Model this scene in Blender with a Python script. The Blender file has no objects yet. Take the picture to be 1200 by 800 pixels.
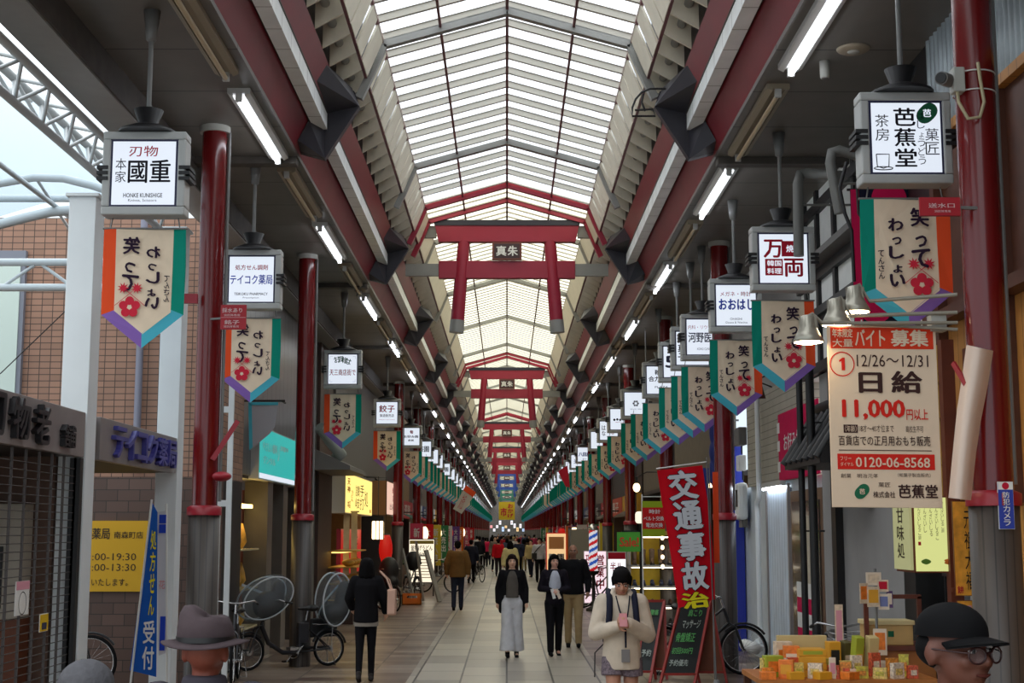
import bpy, bmesh, math, random
from mathutils import Vector, Matrix, Euler
random.seed(7)
C = bpy.context.scene.collection
SC = bpy.context.scene
PI = math.pi
# ---------------------------------------------------------------- camera, sky, exposure
FL = 1640.0; EYE = 2.0
PITCH = math.atan((622 - 400) / FL); YAW = math.atan(6 / FL)
cam = bpy.data.cameras.new('camera'); cam.lens = FL / 1200 * 36; cam.sensor_width = 36; cam.clip_end = 600
camo = bpy.data.objects.new('camera', cam); C.objects.link(camo)
camo.location = (0, 0, EYE); camo.rotation_euler = (PI / 2 + PITCH, 0, -YAW)
SC.camera = camo
SC.view_settings.view_transform = 'Standard'; SC.view_settings.look = 'None'
SC.view_settings.gamma = 1; SC.view_settings.use_curve_mapping = False
SC.view_settings.exposure = 0.12
SC.cycles.max_bounces = 7; SC.cycles.diffuse_bounces = 4; SC.cycles.glossy_bounces = 3
SC.cycles.transmission_bounces = 4; SC.cycles.transparent_max_bounces = 12
SC.cycles.caustics_reflective = False; SC.cycles.caustics_refractive = False
SC.cycles.sample_clamp_indirect = 6
SKY_TOP, SKY_LOW, SKY_STR = (0.95, 0.98, 1.0), (0.80, 0.93, 1.02), 1.0
TUBE_STR, SIGN_STR = 9.0, 0.86
w = bpy.data.worlds.new('overcast_sky'); SC.world = w; w.use_nodes = True
nt = w.node_tree; bg = nt.nodes['Background']
tc = nt.nodes.new('ShaderNodeTexCoord'); sx = nt.nodes.new('ShaderNodeSeparateXYZ')
mr = nt.nodes.new('ShaderNodeMapRange'); mr.inputs[1].default_value = 0.15; mr.inputs[2].default_value = 0.6
mx = nt.nodes.new('ShaderNodeMix'); mx.data_type = 'RGBA'
nt.links.new(tc.outputs['Generated'], sx.inputs[0]); nt.links.new(sx.outputs['Z'], mr.inputs[0])
nt.links.new(mr.outputs[0], mx.inputs[0])
mx.inputs[6].default_value = (*SKY_LOW, 1); mx.inputs[7].default_value = tuple(2.7 * c for c in SKY_TOP) + (1,)
nt.links.new(mx.outputs[2], bg.inputs[0]); bg.inputs[1].default_value = SKY_STR

# ---------------------------------------------------------------- helpers
_fw = Vector((math.sin(YAW) * math.cos(PITCH), math.cos(YAW) * math.cos(PITCH), math.sin(PITCH)))
_rt = Vector((math.cos(YAW), -math.sin(YAW), 0)); _up = _rt.cross(_fw)
def at(px, py, Y=None, X=None, Z=None):
    """world point on the photograph's line of sight (px,py) at a given depth Y, side X or height Z"""
    d = _rt * (px - 600) + _up * (400 - py) + _fw * FL
    t = Y / d.y if Y is not None else X / d.x if X is not None else (Z - EYE) / d.z
    return Vector((d.x * t, d.y * t, EYE + d.z * t))
def lin(c):
    return tuple((v / 255 / 12.92 if v / 255 <= 0.04045 else ((v / 255 + 0.055) / 1.055) ** 2.4) for v in c)
_M = {}
def M(name, col=None, rough=0.55, metal=0.0, emit=0.0, var=0.0, vscale=6.0, coat=0.0, bump=0.0):
    if name in _M: return _M[name]
    m = bpy.data.materials.new(name); m.use_nodes = True; t = m.node_tree; b = t.nodes['Principled BSDF']
    c = lin(col); b.inputs['Base Color'].default_value = (*c, 1)
    b.inputs['Roughness'].default_value = rough; b.inputs['Metallic'].default_value = metal
    b.inputs['Coat Weight'].default_value = coat
    if rough >= 0.7: b.inputs['Specular IOR Level'].default_value = 0.12
    if emit:
        b.inputs['Emission Color'].default_value = (*c, 1); b.inputs['Emission Strength'].default_value = emit
        b.inputs['Base Color'].default_value = (*[v * 0.25 for v in c], 1)
    if var or bump:
        tcn = t.nodes.new('ShaderNodeTexCoord'); n = t.nodes.new('ShaderNodeTexNoise')
        n.inputs['Scale'].default_value = vscale; n.inputs['Detail'].default_value = 5
        t.links.new(tcn.outputs['Object'], n.inputs['Vector'])
        if var:
            r = t.nodes.new('ShaderNodeValToRGB')
            r.color_ramp.elements[0].position = 0.3; r.color_ramp.elements[1].position = 0.7
            r.color_ramp.elements[0].color = (*[v * (1 - var) for v in c], 1)
            r.color_ramp.elements[1].color = (*[min(1, v * (1 + var)) for v in c], 1)
            t.links.new(n.outputs['Fac'], r.inputs[0]); t.links.new(r.outputs[0], b.inputs['Base Color'])
        if bump:
            bn = t.nodes.new('ShaderNodeBump'); bn.inputs['Strength'].default_value = bump; bn.inputs['Distance'].default_value = 0.02
            t.links.new(n.outputs['Fac'], bn.inputs['Height']); t.links.new(bn.outputs[0], b.inputs['Normal'])
    _M[name] = m
    return m
def see_through(name, col, trans, rough=0.3, milky=False):
    """a thin translucent sheet: part passes straight through, part scatters, a little gloss"""
    if name in _M: return _M[name]
    m = bpy.data.materials.new(name); m.use_nodes = True; t = m.node_tree
    out = t.nodes['Material Output']; b = t.nodes['Principled BSDF']
    b.inputs['Base Color'].default_value = (*lin(col), 1); b.inputs['Roughness'].default_value = rough
    tr = t.nodes.new('ShaderNodeBsdfTransparent'); tr.inputs[0].default_value = (*lin(col), 1)
    mixn = t.nodes.new('ShaderNodeMixShader'); mixn.inputs[0].default_value = trans
    sc = b
    if milky: sc = t.nodes.new('ShaderNodeBsdfTranslucent'); sc.inputs[0].default_value = (*lin(col), 1)
    t.links.new(sc.outputs[0], mixn.inputs[1]); t.links.new(tr.outputs[0], mixn.inputs[2]); t.links.new(mixn.outputs[0], out.inputs[0])
    _M[name] = m
    return m
def grid_mat(name, col, mortar, w, h, msize, axes='XY', offset=0.5, rough=0.5, var=0.25, bump=0.3):
    if name in _M: return _M[name]
    m = bpy.data.materials.new(name); m.use_nodes = True; t = m.node_tree; b = t.nodes['Principled BSDF']
    tcn = t.nodes.new('ShaderNodeTexCoord'); s = t.nodes.new('ShaderNodeSeparateXYZ'); cb = t.nodes.new('ShaderNodeCombineXYZ')
    t.links.new(tcn.outputs['Object'], s.inputs[0])
    for i, a in enumerate(axes): t.links.new(s.outputs[a], cb.inputs[i])
    br = t.nodes.new('ShaderNodeTexBrick'); br.offset = offset; br.inputs['Scale'].default_value = 1
    br.inputs['Brick Width'].default_value = w; br.inputs['Row Height'].default_value = h
    br.inputs['Mortar Size'].default_value = msize; br.inputs['Mortar Smooth'].default_value = 0.1
    c = lin(col)
    br.inputs['Color1'].default_value = (*[v * (1 - var) for v in c], 1); br.inputs['Color2'].default_value = (*[min(1, v * (1 + var)) for v in c], 1)
    br.inputs['Mortar'].default_value = (*lin(mortar), 1)
    t.links.new(cb.outputs[0], br.inputs['Vector']); t.links.new(br.outputs['Color'], b.inputs['Base Color'])
    b.inputs['Roughness'].default_value = rough
    if bump:
        bn = t.nodes.new('ShaderNodeBump'); bn.inputs['Strength'].default_value = bump; bn.inputs['Distance'].default_value = 0.01; bn.invert = True
        t.links.new(br.outputs['Fac'], bn.inputs['Height']); t.links.new(bn.outputs[0], b.inputs['Normal'])
    _M[name] = m
    return m
def bands_mat(name, colA, colB, period, duty, axis='Y', rough=0.6, metal=0.0, bump=0.0):
    """parallel seams or corrugations along one axis"""
    if name in _M: return _M[name]
    m = bpy.data.materials.new(name); m.use_nodes = True; t = m.node_tree; b = t.nodes['Principled BSDF']
    tcn = t.nodes.new('ShaderNodeTexCoord'); s = t.nodes.new('ShaderNodeSeparateXYZ'); t.links.new(tcn.outputs['Object'], s.inputs[0])
    d = t.nodes.new('ShaderNodeMath'); d.operation = 'DIVIDE'; d.inputs[1].default_value = period
    fr = t.nodes.new('ShaderNodeMath'); fr.operation = 'FRACT'; lt = t.nodes.new('ShaderNodeMath'); lt.operation = 'LESS_THAN'; lt.inputs[1].default_value = duty
    t.links.new(s.outputs[axis], d.inputs[0]); t.links.new(d.outputs[0], fr.inputs[0]); t.links.new(fr.outputs[0], lt.inputs[0])
    mixn = t.nodes.new('ShaderNodeMix'); mixn.data_type = 'RGBA'
    n = t.nodes.new('ShaderNodeTexNoise'); n.inputs['Scale'].default_value = 3; t.links.new(tcn.outputs['Object'], n.inputs['Vector'])
    hs = t.nodes.new('ShaderNodeHueSaturation'); vm = t.nodes.new('ShaderNodeMapRange'); vm.inputs[3].default_value = 0.8; vm.inputs[4].default_value = 1.2
    t.links.new(n.outputs['Fac'], vm.inputs[0]); t.links.new(vm.outputs[0], hs.inputs['Value'])
    mixn.inputs[6].default_value = (*lin(colA), 1); mixn.inputs[7].default_value = (*lin(colB), 1)
    t.links.new(lt.outputs[0], mixn.inputs[0]); t.links.new(mixn.outputs[2], hs.inputs['Color']); t.links.new(hs.outputs[0], b.inputs['Base Color'])
    b.inputs['Roughness'].default_value = rough; b.inputs['Metallic'].default_value = metal
    _M[name] = m
    return m

_TXT = {}
def text_geo(s, bold=0.0):
    k = (s, bold)
    if k not in _TXT:
        cu = bpy.data.curves.new('t', 'FONT'); cu.body = s; cu.resolution_u = 2
        o = bpy.data.objects.new('t', cu); C.objects.link(o)
        me = bpy.data.meshes.new_from_object(o.evaluated_get(bpy.context.evaluated_depsgraph_get()))
        vs = [(v.co.x, v.co.y) for v in me.vertices]; fs = [tuple(p.vertices) for p in me.polygons]
        bpy.data.objects.remove(o); bpy.data.curves.remove(cu); bpy.data.meshes.remove(me)
        if vs:
            if bold:                       # heavier strokes: the outline repeated a little to each side
                n = len(vs); b = bold * 0.8; sh = [(-b, 0), (b, 0), (0, b * .7), (0, -b * .7)]; base, bf = vs, fs
                vs = [(x + dx, y + dy, q) for q, (dx, dy) in enumerate(sh) for x, y in base]; fs = [tuple(i + n * q for i in f) for q in range(4) for f in bf]
            x0 = min(v[0] for v in vs); x1 = max(v[0] for v in vs); y0 = min(v[1] for v in vs); y1 = max(v[1] for v in vs)
            vs = [((v[0] - x0) / max(1e-6, x1 - x0), (v[1] - y0) / max(1e-6, y1 - y0), v[2] if len(v) > 2 else 0) for v in vs]
        _TXT[k] = (vs, fs)
    return _TXT[k]
class MB:
    """collects shapes and links them as ONE mesh object"""
    def __init__(s): s.v = []; s.f = []; s.mi = []; s.sm = []; s.mats = []
    def add(s, vs, fs, m, smooth=False):
        if m not in s.mats: s.mats.append(m)
        i = s.mats.index(m); n = len(s.v)
        s.v.extend(tuple(v) for v in vs)
        for f in fs:
            s.f.append(tuple(a + n for a in f)); s.mi.append(i); s.sm.append(smooth)
        return s
    def box(s, a, b, m):
        (x0, y0, z0), (x1, y1, z1) = a, b
        x0, x1 = sorted((x0, x1)); y0, y1 = sorted((y0, y1)); z0, z1 = sorted((z0, z1))
        vs = [(x0, y0, z0), (x1, y0, z0), (x1, y1, z0), (x0, y1, z0), (x0, y0, z1), (x1, y0, z1), (x1, y1, z1), (x0, y1, z1)]
        return s.add(vs, [(3, 2, 1, 0), (4, 5, 6, 7), (0, 1, 5, 4), (1, 2, 6, 5), (2, 3, 7, 6), (3, 0, 4, 7)], m)
    def cbox(s, c, d, m, rot=None):
        vs = []
        R = Euler(rot).to_matrix() if rot else None
        for dz in (-1, 1):
            for dx, dy in ((-1, -1), (1, -1), (1, 1), (-1, 1)):
                p = Vector((dx * d[0] / 2, dy * d[1] / 2, dz * d[2] / 2))
                vs.append((R @ p if R else p) + Vector(c))
        return s.add(vs, [(3, 2, 1, 0), (4, 5, 6, 7), (0, 1, 5, 4), (1, 2, 6, 5), (2, 3, 7, 6), (3, 0, 4, 7)], m)
    def bar(s, p, q, wd, ht, m, up=(0, 0, 1)):
        p, q = Vector(p), Vector(q); d = (q - p).normalized(); u = Vector(up)
        if abs(d.dot(u)) > 0.99: u = Vector((0, 1, 0))
        sd = d.cross(u).normalized() * wd / 2; u2 = sd.cross(d).normalized() * ht / 2
        vs = [e + a * sd + b * u2 for e in (p, q) for a, b in ((-1, -1), (1, -1), (1, 1), (-1, 1))]
        return s.add(vs, [(0, 1, 2, 3), (7, 6, 5, 4), (0, 4, 5, 1), (1, 5, 6, 2), (2, 6, 7, 3), (3, 7, 4, 0)], m)
    def tube(s, p, q, r, m, r2=None, n=10, smooth=True):
        r2 = r if r2 is None else r2
        p, q = Vector(p), Vector(q); d = (q - p).normalized()
        u = d.orthogonal().normalized(); v = d.cross(u)
        ring = [(math.cos(2 * PI * i / n), math.sin(2 * PI * i / n)) for i in range(n)]
        vs = [p + (u * a + v * b) * r for a, b in ring] + [q + (u * a + v * b) * r2 for a, b in ring]
        s.add(vs, [(i, (i + 1) % n, n + (i + 1) % n, n + i) for i in range(n)], m, smooth)
        s.add(vs[:n], [tuple(range(n - 1, -1, -1))], m); s.add(vs[n:], [tuple(range(n))], m)
        return s
    def path(s, pts, r, m, n=8, closed=False):
        pts = [Vector(p) for p in pts]; k = len(pts); vs = []
        rr = r if isinstance(r, (list, tuple)) else [r] * k
        u = None
        for i in range(k):
            a = pts[(i - 1) % k] if closed or i else pts[0]; b = pts[(i + 1) % k] if closed or i < k - 1 else pts[-1]
            d = (b - a).normalized()
            u = d.orthogonal().normalized() if u is None else (u - d * u.dot(d)).normalized()
            v = d.cross(u)
            vs += [pts[i] + (u * math.cos(2 * PI * j / n) + v * math.sin(2 * PI * j / n)) * rr[i] for j in range(n)]
        fs = [(i * n + j, i * n + (j + 1) % n, ((i + 1) % k) * n + (j + 1) % n, ((i + 1) % k) * n + j) for i in range(k if closed else k - 1) for j in range(n)]
        s.add(vs, fs, m, True)
        if not closed:
            s.add(vs[:n], [tuple(range(n - 1, -1, -1))], m); s.add(vs[-n:], [tuple(range(n))], m)
        return s
    def lathe(s, prof, c, m, n=20, axis='Z', smooth=True):
        vs = []
        for r, z in prof:
            for j in range(n):
                a = 2 * PI * j / n; x, y = r * math.cos(a), r * math.sin(a)
                p = (x, y, z) if axis == 'Z' else (z, x, y) if axis == 'X' else (y, z, x)
                vs.append(Vector(p) + Vector(c))
        fs = [(i * n + j, i * n + (j + 1) % n, (i + 1) * n + (j + 1) % n, (i + 1) * n + j) for i in range(len(prof) - 1) for j in range(n)]
        s.add(vs, fs, m, smooth)
        s.add(vs[:n], [tuple(range(n - 1, -1, -1))], m); s.add(vs[-n:], [tuple(range(n))], m)
        return s
    def ell(s, c, r, m, n=14, k=9, rot=None):
        R = Euler(rot).to_matrix() if rot else None
        vs = []
        for i in range(k + 1):
            t = PI * i / k
            for j in range(n):
                a = 2 * PI * j / n
                p = Vector((r[0] * math.sin(t) * math.cos(a), r[1] * math.sin(t) * math.sin(a), r[2] * math.cos(t)))
                vs.append((R @ p if R else p) + Vector(c))
        return s.add(vs, [(i * n + j, (i + 1) * n + j, (i + 1) * n + (j + 1) % n, i * n + (j + 1) % n) for i in range(k) for j in range(n)], m, True)
    def cap(s, p, q, r, r2, m, n=12):
        p, q = Vector(p), Vector(q); d = (q - p)
        if d.length < 1e-5: return s.ell(p, (r, r, r), m)
        d.normalize(); pts = []; rr = []
        for i in range(4):
            a = PI / 2 * (0.08 + 0.92 * i / 3); pts.append(p - d * r * math.cos(a)); rr.append(r * math.sin(a))
        for i in range(4):
            a = PI / 2 * (1 - 0.92 * i / 3); pts.append(q + d * r2 * math.cos(a)); rr.append(r2 * math.sin(a))
        return s.path(pts, rr, m, n)
    def loft(s, rings, m, n=20):
        vs = []
        for cx, cy, cz, rx, ry in rings:
            vs += [(cx + rx * math.cos(2 * PI * j / n), cy + ry * math.sin(2 * PI * j / n), cz) for j in range(n)]
        fs = [(i * n + j, i * n + (j + 1) % n, (i + 1) * n + (j + 1) % n, (i + 1) * n + j) for i in range(len(rings) - 1) for j in range(n)]
        s.add(vs, fs, m, True)
        s.add(vs[:n], [tuple(range(n - 1, -1, -1))], m); s.add(vs[-n:], [tuple(range(n))], m)
        return s
    def torus(s, c, R, r, m, axis='X', n=36, k=8, sc=(1, 1)):
        pts = []
        for i in range(n):
            a = 2 * PI * i / n; u, v = R * math.cos(a) * sc[0], R * math.sin(a) * sc[1]
            pts.append(Vector(c) + Vector((0, u, v) if axis == 'X' else (u, 0, v) if axis == 'Y' else (u, v, 0)))
        return s.path(pts, r, m, k, True)
    def prism(s, poly, o, ux, uy, dv, m):
        """polygon (2D points along ux, uy from o) swept by vector dv"""
        o, ux, uy, dv = Vector(o), Vector(ux), Vector(uy), Vector(dv); n = len(poly)
        a = [o + ux * x + uy * y for x, y in poly]; b = [p + dv for p in a]
        s.add(a + b, [(i, (i + 1) % n, n + (i + 1) % n, n + i) for i in range(n)], m)
        s.add(a, [tuple(range(n - 1, -1, -1))], m); s.add(b, [tuple(range(n))], m)
        return s
    def quad(s, a, b, c, d, m): return s.add([a, b, c, d], [(0, 1, 2, 3)], m)
    def disc(s, o, ux, uy, r, m, n=18, r2=None):
        o, ux, uy = Vector(o), Vector(ux), Vector(uy)
        if r2 is None: return s.add([o + (ux * math.cos(2 * PI * i / n) + uy * math.sin(2 * PI * i / n)) * r for i in range(n)], [tuple(range(n))], m)
        vs = [o + (ux * math.cos(2 * PI * i / n) + uy * math.sin(2 * PI * i / n)) * q for q in (r, r2) for i in range(n)]
        return s.add(vs, [(i, (i + 1) % n, n + (i + 1) % n, n + i) for i in range(n)], m)
    def text(s, t, o, ux, uy, wd, ht, m, bold=0.0, vert=False, ext=0.0, gap=0.1):
        """lettering whose lower left corner is o, filling wd x ht; vert stacks the characters downward"""
        o, ux, uy = Vector(o), Vector(ux), Vector(uy)
        if vert:
            k = len(t); ch = ht / k
            for i, c in enumerate(t):
                if c == ' ': continue
                small = c in 'っょゃゅー'
                f = 0.62 if small else 1.0
                s.text(c, o + uy * (ch * (k - 1 - i) + ch * gap / 2 * 1.0) + ux * wd * (1 - f) * 0.6, ux, uy, wd * f, ch * (1 - gap) * f, m, bold, False, ext)
            return s
        vs, fs = text_geo(t, bold)
        if not vs: return s
        nn = ux.cross(uy).normalized() * 0.0007
        pts = [o + ux * (x * wd) + uy * (y * ht) + nn * l for x, y, l in vs]
        s.add(pts, fs, m)
        if ext:
            nrm = ux.cross(uy).normalized() * ext; e = {}
            for f in fs:
                for i in range(len(f)):
                    k2 = (f[i], f[(i + 1) % len(f)]); e[k2] = 1
            bd = [k2 for k2 in e if (k2[1], k2[0]) not in e]
            p2 = [p - nrm for p in pts]
            for a, b in bd: s.add([pts[a], pts[b], p2[b], p2[a]], [(3, 2, 1, 0)], m)
        return s
    def build(s, name, parent=None, bevel=0.0, loc=None, mods=None):
        me = bpy.data.meshes.new(name); me.from_pydata(s.v, [], s.f)
        for m in s.mats: me.materials.append(m)
        me.polygons.foreach_set('material_index', s.mi); me.polygons.foreach_set('use_smooth', s.sm); me.update()
        o = bpy.data.objects.new(name, me); C.objects.link(o)
        if parent: o.parent = parent
        if loc: o.location = loc
        if bevel:
            b = o.modifiers.new('b', 'BEVEL'); b.width = bevel; b.segments = 2; b.limit_method = 'ANGLE'
        return o
    def remesh(s, name, m, voxel, smooth=4, parent=None):
        """all shapes fused into one continuous surface"""
        me = bpy.data.meshes.new('tmp'); me.from_pydata(s.v, [], s.f)
        bm = bmesh.new(); bm.from_mesh(me); bmesh.ops.remove_doubles(bm, verts=bm.verts, dist=1e-5); bmesh.ops.recalc_face_normals(bm, faces=bm.faces); bm.to_mesh(me); bm.free()
        o = bpy.data.objects.new('tmp', me); C.objects.link(o)
        r = o.modifiers.new('r', 'REMESH'); r.mode = 'VOXEL'; r.voxel_size = voxel; r.use_smooth_shade = True
        if smooth:
            k = o.modifiers.new('s', 'SMOOTH'); k.iterations = smooth; k.factor = 0.5
        nm = bpy.data.meshes.new_from_object(o.evaluated_get(bpy.context.evaluated_depsgraph_get()))
        bpy.data.objects.remove(o); bpy.data.meshes.remove(me)
        nm.materials.clear(); nm.materials.append(m); nm.name = name
        q = bpy.data.objects.new(name, nm); C.objects.link(q)
        if parent: q.parent = parent
        return q
def tag(o, label=None, cat=None, group=None, kind=None):
    if label: o['label'] = label
    if cat: o['category'] = cat
    if group: o['group'] = group
    if kind: o['kind'] = kind
    return o
def thing(name, label, cat, loc=(0, 0, 0), rot=0.0, group=None):
    o = bpy.data.objects.new(name, None); C.objects.link(o); o.empty_display_size = 0.1
    o.location = loc; o.rotation_euler = (0, 0, rot) if not isinstance(rot, tuple) else rot
    return tag(o, label, cat, group)
def struct(o): o['kind'] = 'structure'; return o
_kids = {}
def copy_tree(o, loc=None, rot=None, label=None, group=None, parent=None, only=None):
    if not _kids.get('built') or o.name not in _kids:
        _kids.clear(); _kids['built'] = True
        for x in bpy.data.objects:
            _kids.setdefault(x.name, [])
            if x.parent: _kids.setdefault(x.parent.name, []).append(x)
    r = o.copy(); C.objects.link(r); r.parent = parent
    if parent is None:
        if loc is not None: r.location = loc
        if rot is not None: r.rotation_euler = (0, 0, rot)
        if label: r['label'] = label
        if group: r['group'] = group
        elif 'group' in r and group is not None: del r['group']
    for ch in _kids.get(o.name, []):
        if only and parent is None and ch.name.split('.')[0] not in only: continue
        copy_tree(ch, parent=r)
    return r
def copies_reset(): _kids.clear()
X, Y, Z = Vector((1, 0, 0)), Vector((0, 1, 0)), Vector((0, 0, 1))
ORD = ['first', 'second', 'third', 'fourth', 'fifth', 'sixth', 'seventh', 'eighth', 'ninth', 'tenth', 'eleventh', 'twelfth']
END = 252.0
# ---------------------------------------------------------------- the setting
def floor_material():
    m = bpy.data.materials.new('paving'); m.use_nodes = True; t = m.node_tree; b = t.nodes['Principled BSDF']
    tcn = t.nodes.new('ShaderNodeTexCoord'); s = t.nodes.new('ShaderNodeSeparateXYZ'); t.links.new(tcn.outputs['Object'], s.inputs[0])
    cb = t.nodes.new('ShaderNodeCombineXYZ'); t.links.new(s.outputs['Y'], cb.inputs[0]); t.links.new(s.outputs['X'], cb.inputs[1])
    br = t.nodes.new('ShaderNodeTexBrick'); br.offset = 0.5; br.inputs['Scale'].default_value = 1
    br.inputs['Brick Width'].default_value = 1.25; br.inputs['Row Height'].default_value = 0.625; br.inputs['Mortar Size'].default_value = 0.014
    br.inputs['Color1'].default_value = (*lin((190, 182, 166)), 1); br.inputs['Color2'].default_value = (*lin((152, 144, 133)), 1); br.inputs['Mortar'].default_value = (*lin((52, 48, 44)), 1)
    t.links.new(cb.outputs[0], br.inputs['Vector'])
    # brown bands in the side lanes
    b2 = t.nodes.new('ShaderNodeTexBrick'); b2.offset = 0.5; b2.inputs['Scale'].default_value = 1
    b2.inputs['Brick Width'].default_value = 0.42; b2.inputs['Row Height'].default_value = 0.95; b2.inputs['Mortar Size'].default_value = 0.012; b2.inputs['Bias'].default_value = -0.15
    b2.inputs['Color1'].default_value = (*lin((98, 80, 70)), 1); b2.inputs['Color2'].default_value = (*lin((160, 144, 128)), 1); b2.inputs['Mortar'].default_value = (*lin((66, 62, 58)), 1)
    t.links.new(cb.outputs[0], b2.inputs['Vector'])
    ab = t.nodes.new('ShaderNodeMath'); ab.operation = 'ABSOLUTE'; t.links.new(s.outputs['X'], ab.inputs[0])
    gt = t.nodes.new('ShaderNodeMath'); gt.operation = 'GREATER_THAN'; gt.inputs[1].default_value = 1.35; t.links.new(ab.outputs[0], gt.inputs[0])
    mixn = t.nodes.new('ShaderNodeMix'); mixn.data_type = 'RGBA'; t.links.new(gt.outputs[0], mixn.inputs[0])
    t.links.new(br.outputs['Color'], mixn.inputs[6]); t.links.new(b2.outputs['Color'], mixn.inputs[7])
    n = t.nodes.new('ShaderNodeTexNoise'); n.inputs['Scale'].default_value = 1.3; n.inputs['Detail'].default_value = 6; t.links.new(tcn.outputs['Object'], n.inputs['Vector'])
    vm = t.nodes.new('ShaderNodeMapRange'); vm.inputs[3].default_value = 0.82; vm.inputs[4].default_value = 1.14; t.links.new(n.outputs['Fac'], vm.inputs[0])
    hs = t.nodes.new('ShaderNodeHueSaturation'); t.links.new(vm.outputs[0], hs.inputs['Value']); t.links.new(mixn.outputs[2], hs.inputs['Color']); t.links.new(hs.outputs[0], b.inputs['Base Color'])
    rm = t.nodes.new('ShaderNodeMapRange'); rm.inputs[3].default_value = 0.22; rm.inputs[4].default_value = 0.42; t.links.new(n.outputs['Fac'], rm.inputs[0]); t.links.new(rm.outputs[0], b.inputs['Roughness'])
    bn = t.nodes.new('ShaderNodeBump'); bn.inputs['Strength'].default_value = 0.08; bn.inputs['Distance'].default_value = 0.01; t.links.new(n.outputs['Fac'], bn.inputs['Height']); t.links.new(bn.outputs[0], b.inputs['Normal'])
    return m
struct(MB().box((-16, -3, -0.2), (9, 230, 0), floor_material()).build('floor'))

RED = M('fascia_red', (124, 24, 38), 0.38, var=0.12, vscale=2.0)
TREM = M('torii_red', (150, 30, 54), 0.45, var=0.05)
DARK = M('bracket_charcoal', (44, 42, 50), 0.45, var=0.1)
PALE = bands_mat('white_beam', (240, 244, 242), (170, 170, 166), 0.55, 0.03, 'Y', 0.35)
BEIG = M('louvre_beige', (226, 218, 198), 0.5, var=0.05)
GREY = M('steel_grey', (140, 140, 136), 0.4, var=0.05)
CEIL = bands_mat('ceiling_panels', (104, 100, 94), (46, 44, 42), 1.2, 0.02, 'Y', 0.45)
DUCT = M('duct_dark', (78, 72, 66), 0.6, var=0.2)
SEAM = M('skylight_seam', (110, 60, 66), 0.5)
GLASS = see_through('skylight_glazing', (250, 252, 255), 0.7, milky=True)
CREAM = see_through('cream_glazing', (255, 248, 222), 0.4, milky=True)
S0, SB = 15.7, 8.25            # first bracket frame and the bay length
REDTOP, RAIL, EAVE, RIDGE = (1.95, 7.05), (1.64, 7.22), (1.46, 7.66), (0.0, 8.07)
def strip(mb, p, q, y0, y1, m, th=0.03, sd=1):
    """a panel between two cross-section points, running along the street"""
    (a, b), (c, d) = p, q
    n = Vector((b - d, 0, c - a)).normalized() * th
    P = [Vector((sd * a, y0, b)), Vector((sd * c, y0, d))]; N = Vector((sd * n.x, 0, n.z))
    vs = [P[0], P[1], P[1] + N, P[0] + N]; vs = vs + [v + Y * (y1 - y0) for v in vs]
    mb.add(vs, [(0, 1, 2, 3), (7, 6, 5, 4), (0, 4, 5, 1), (1, 5, 6, 2), (2, 6, 7, 3), (3, 7, 4, 0)], m)
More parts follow.
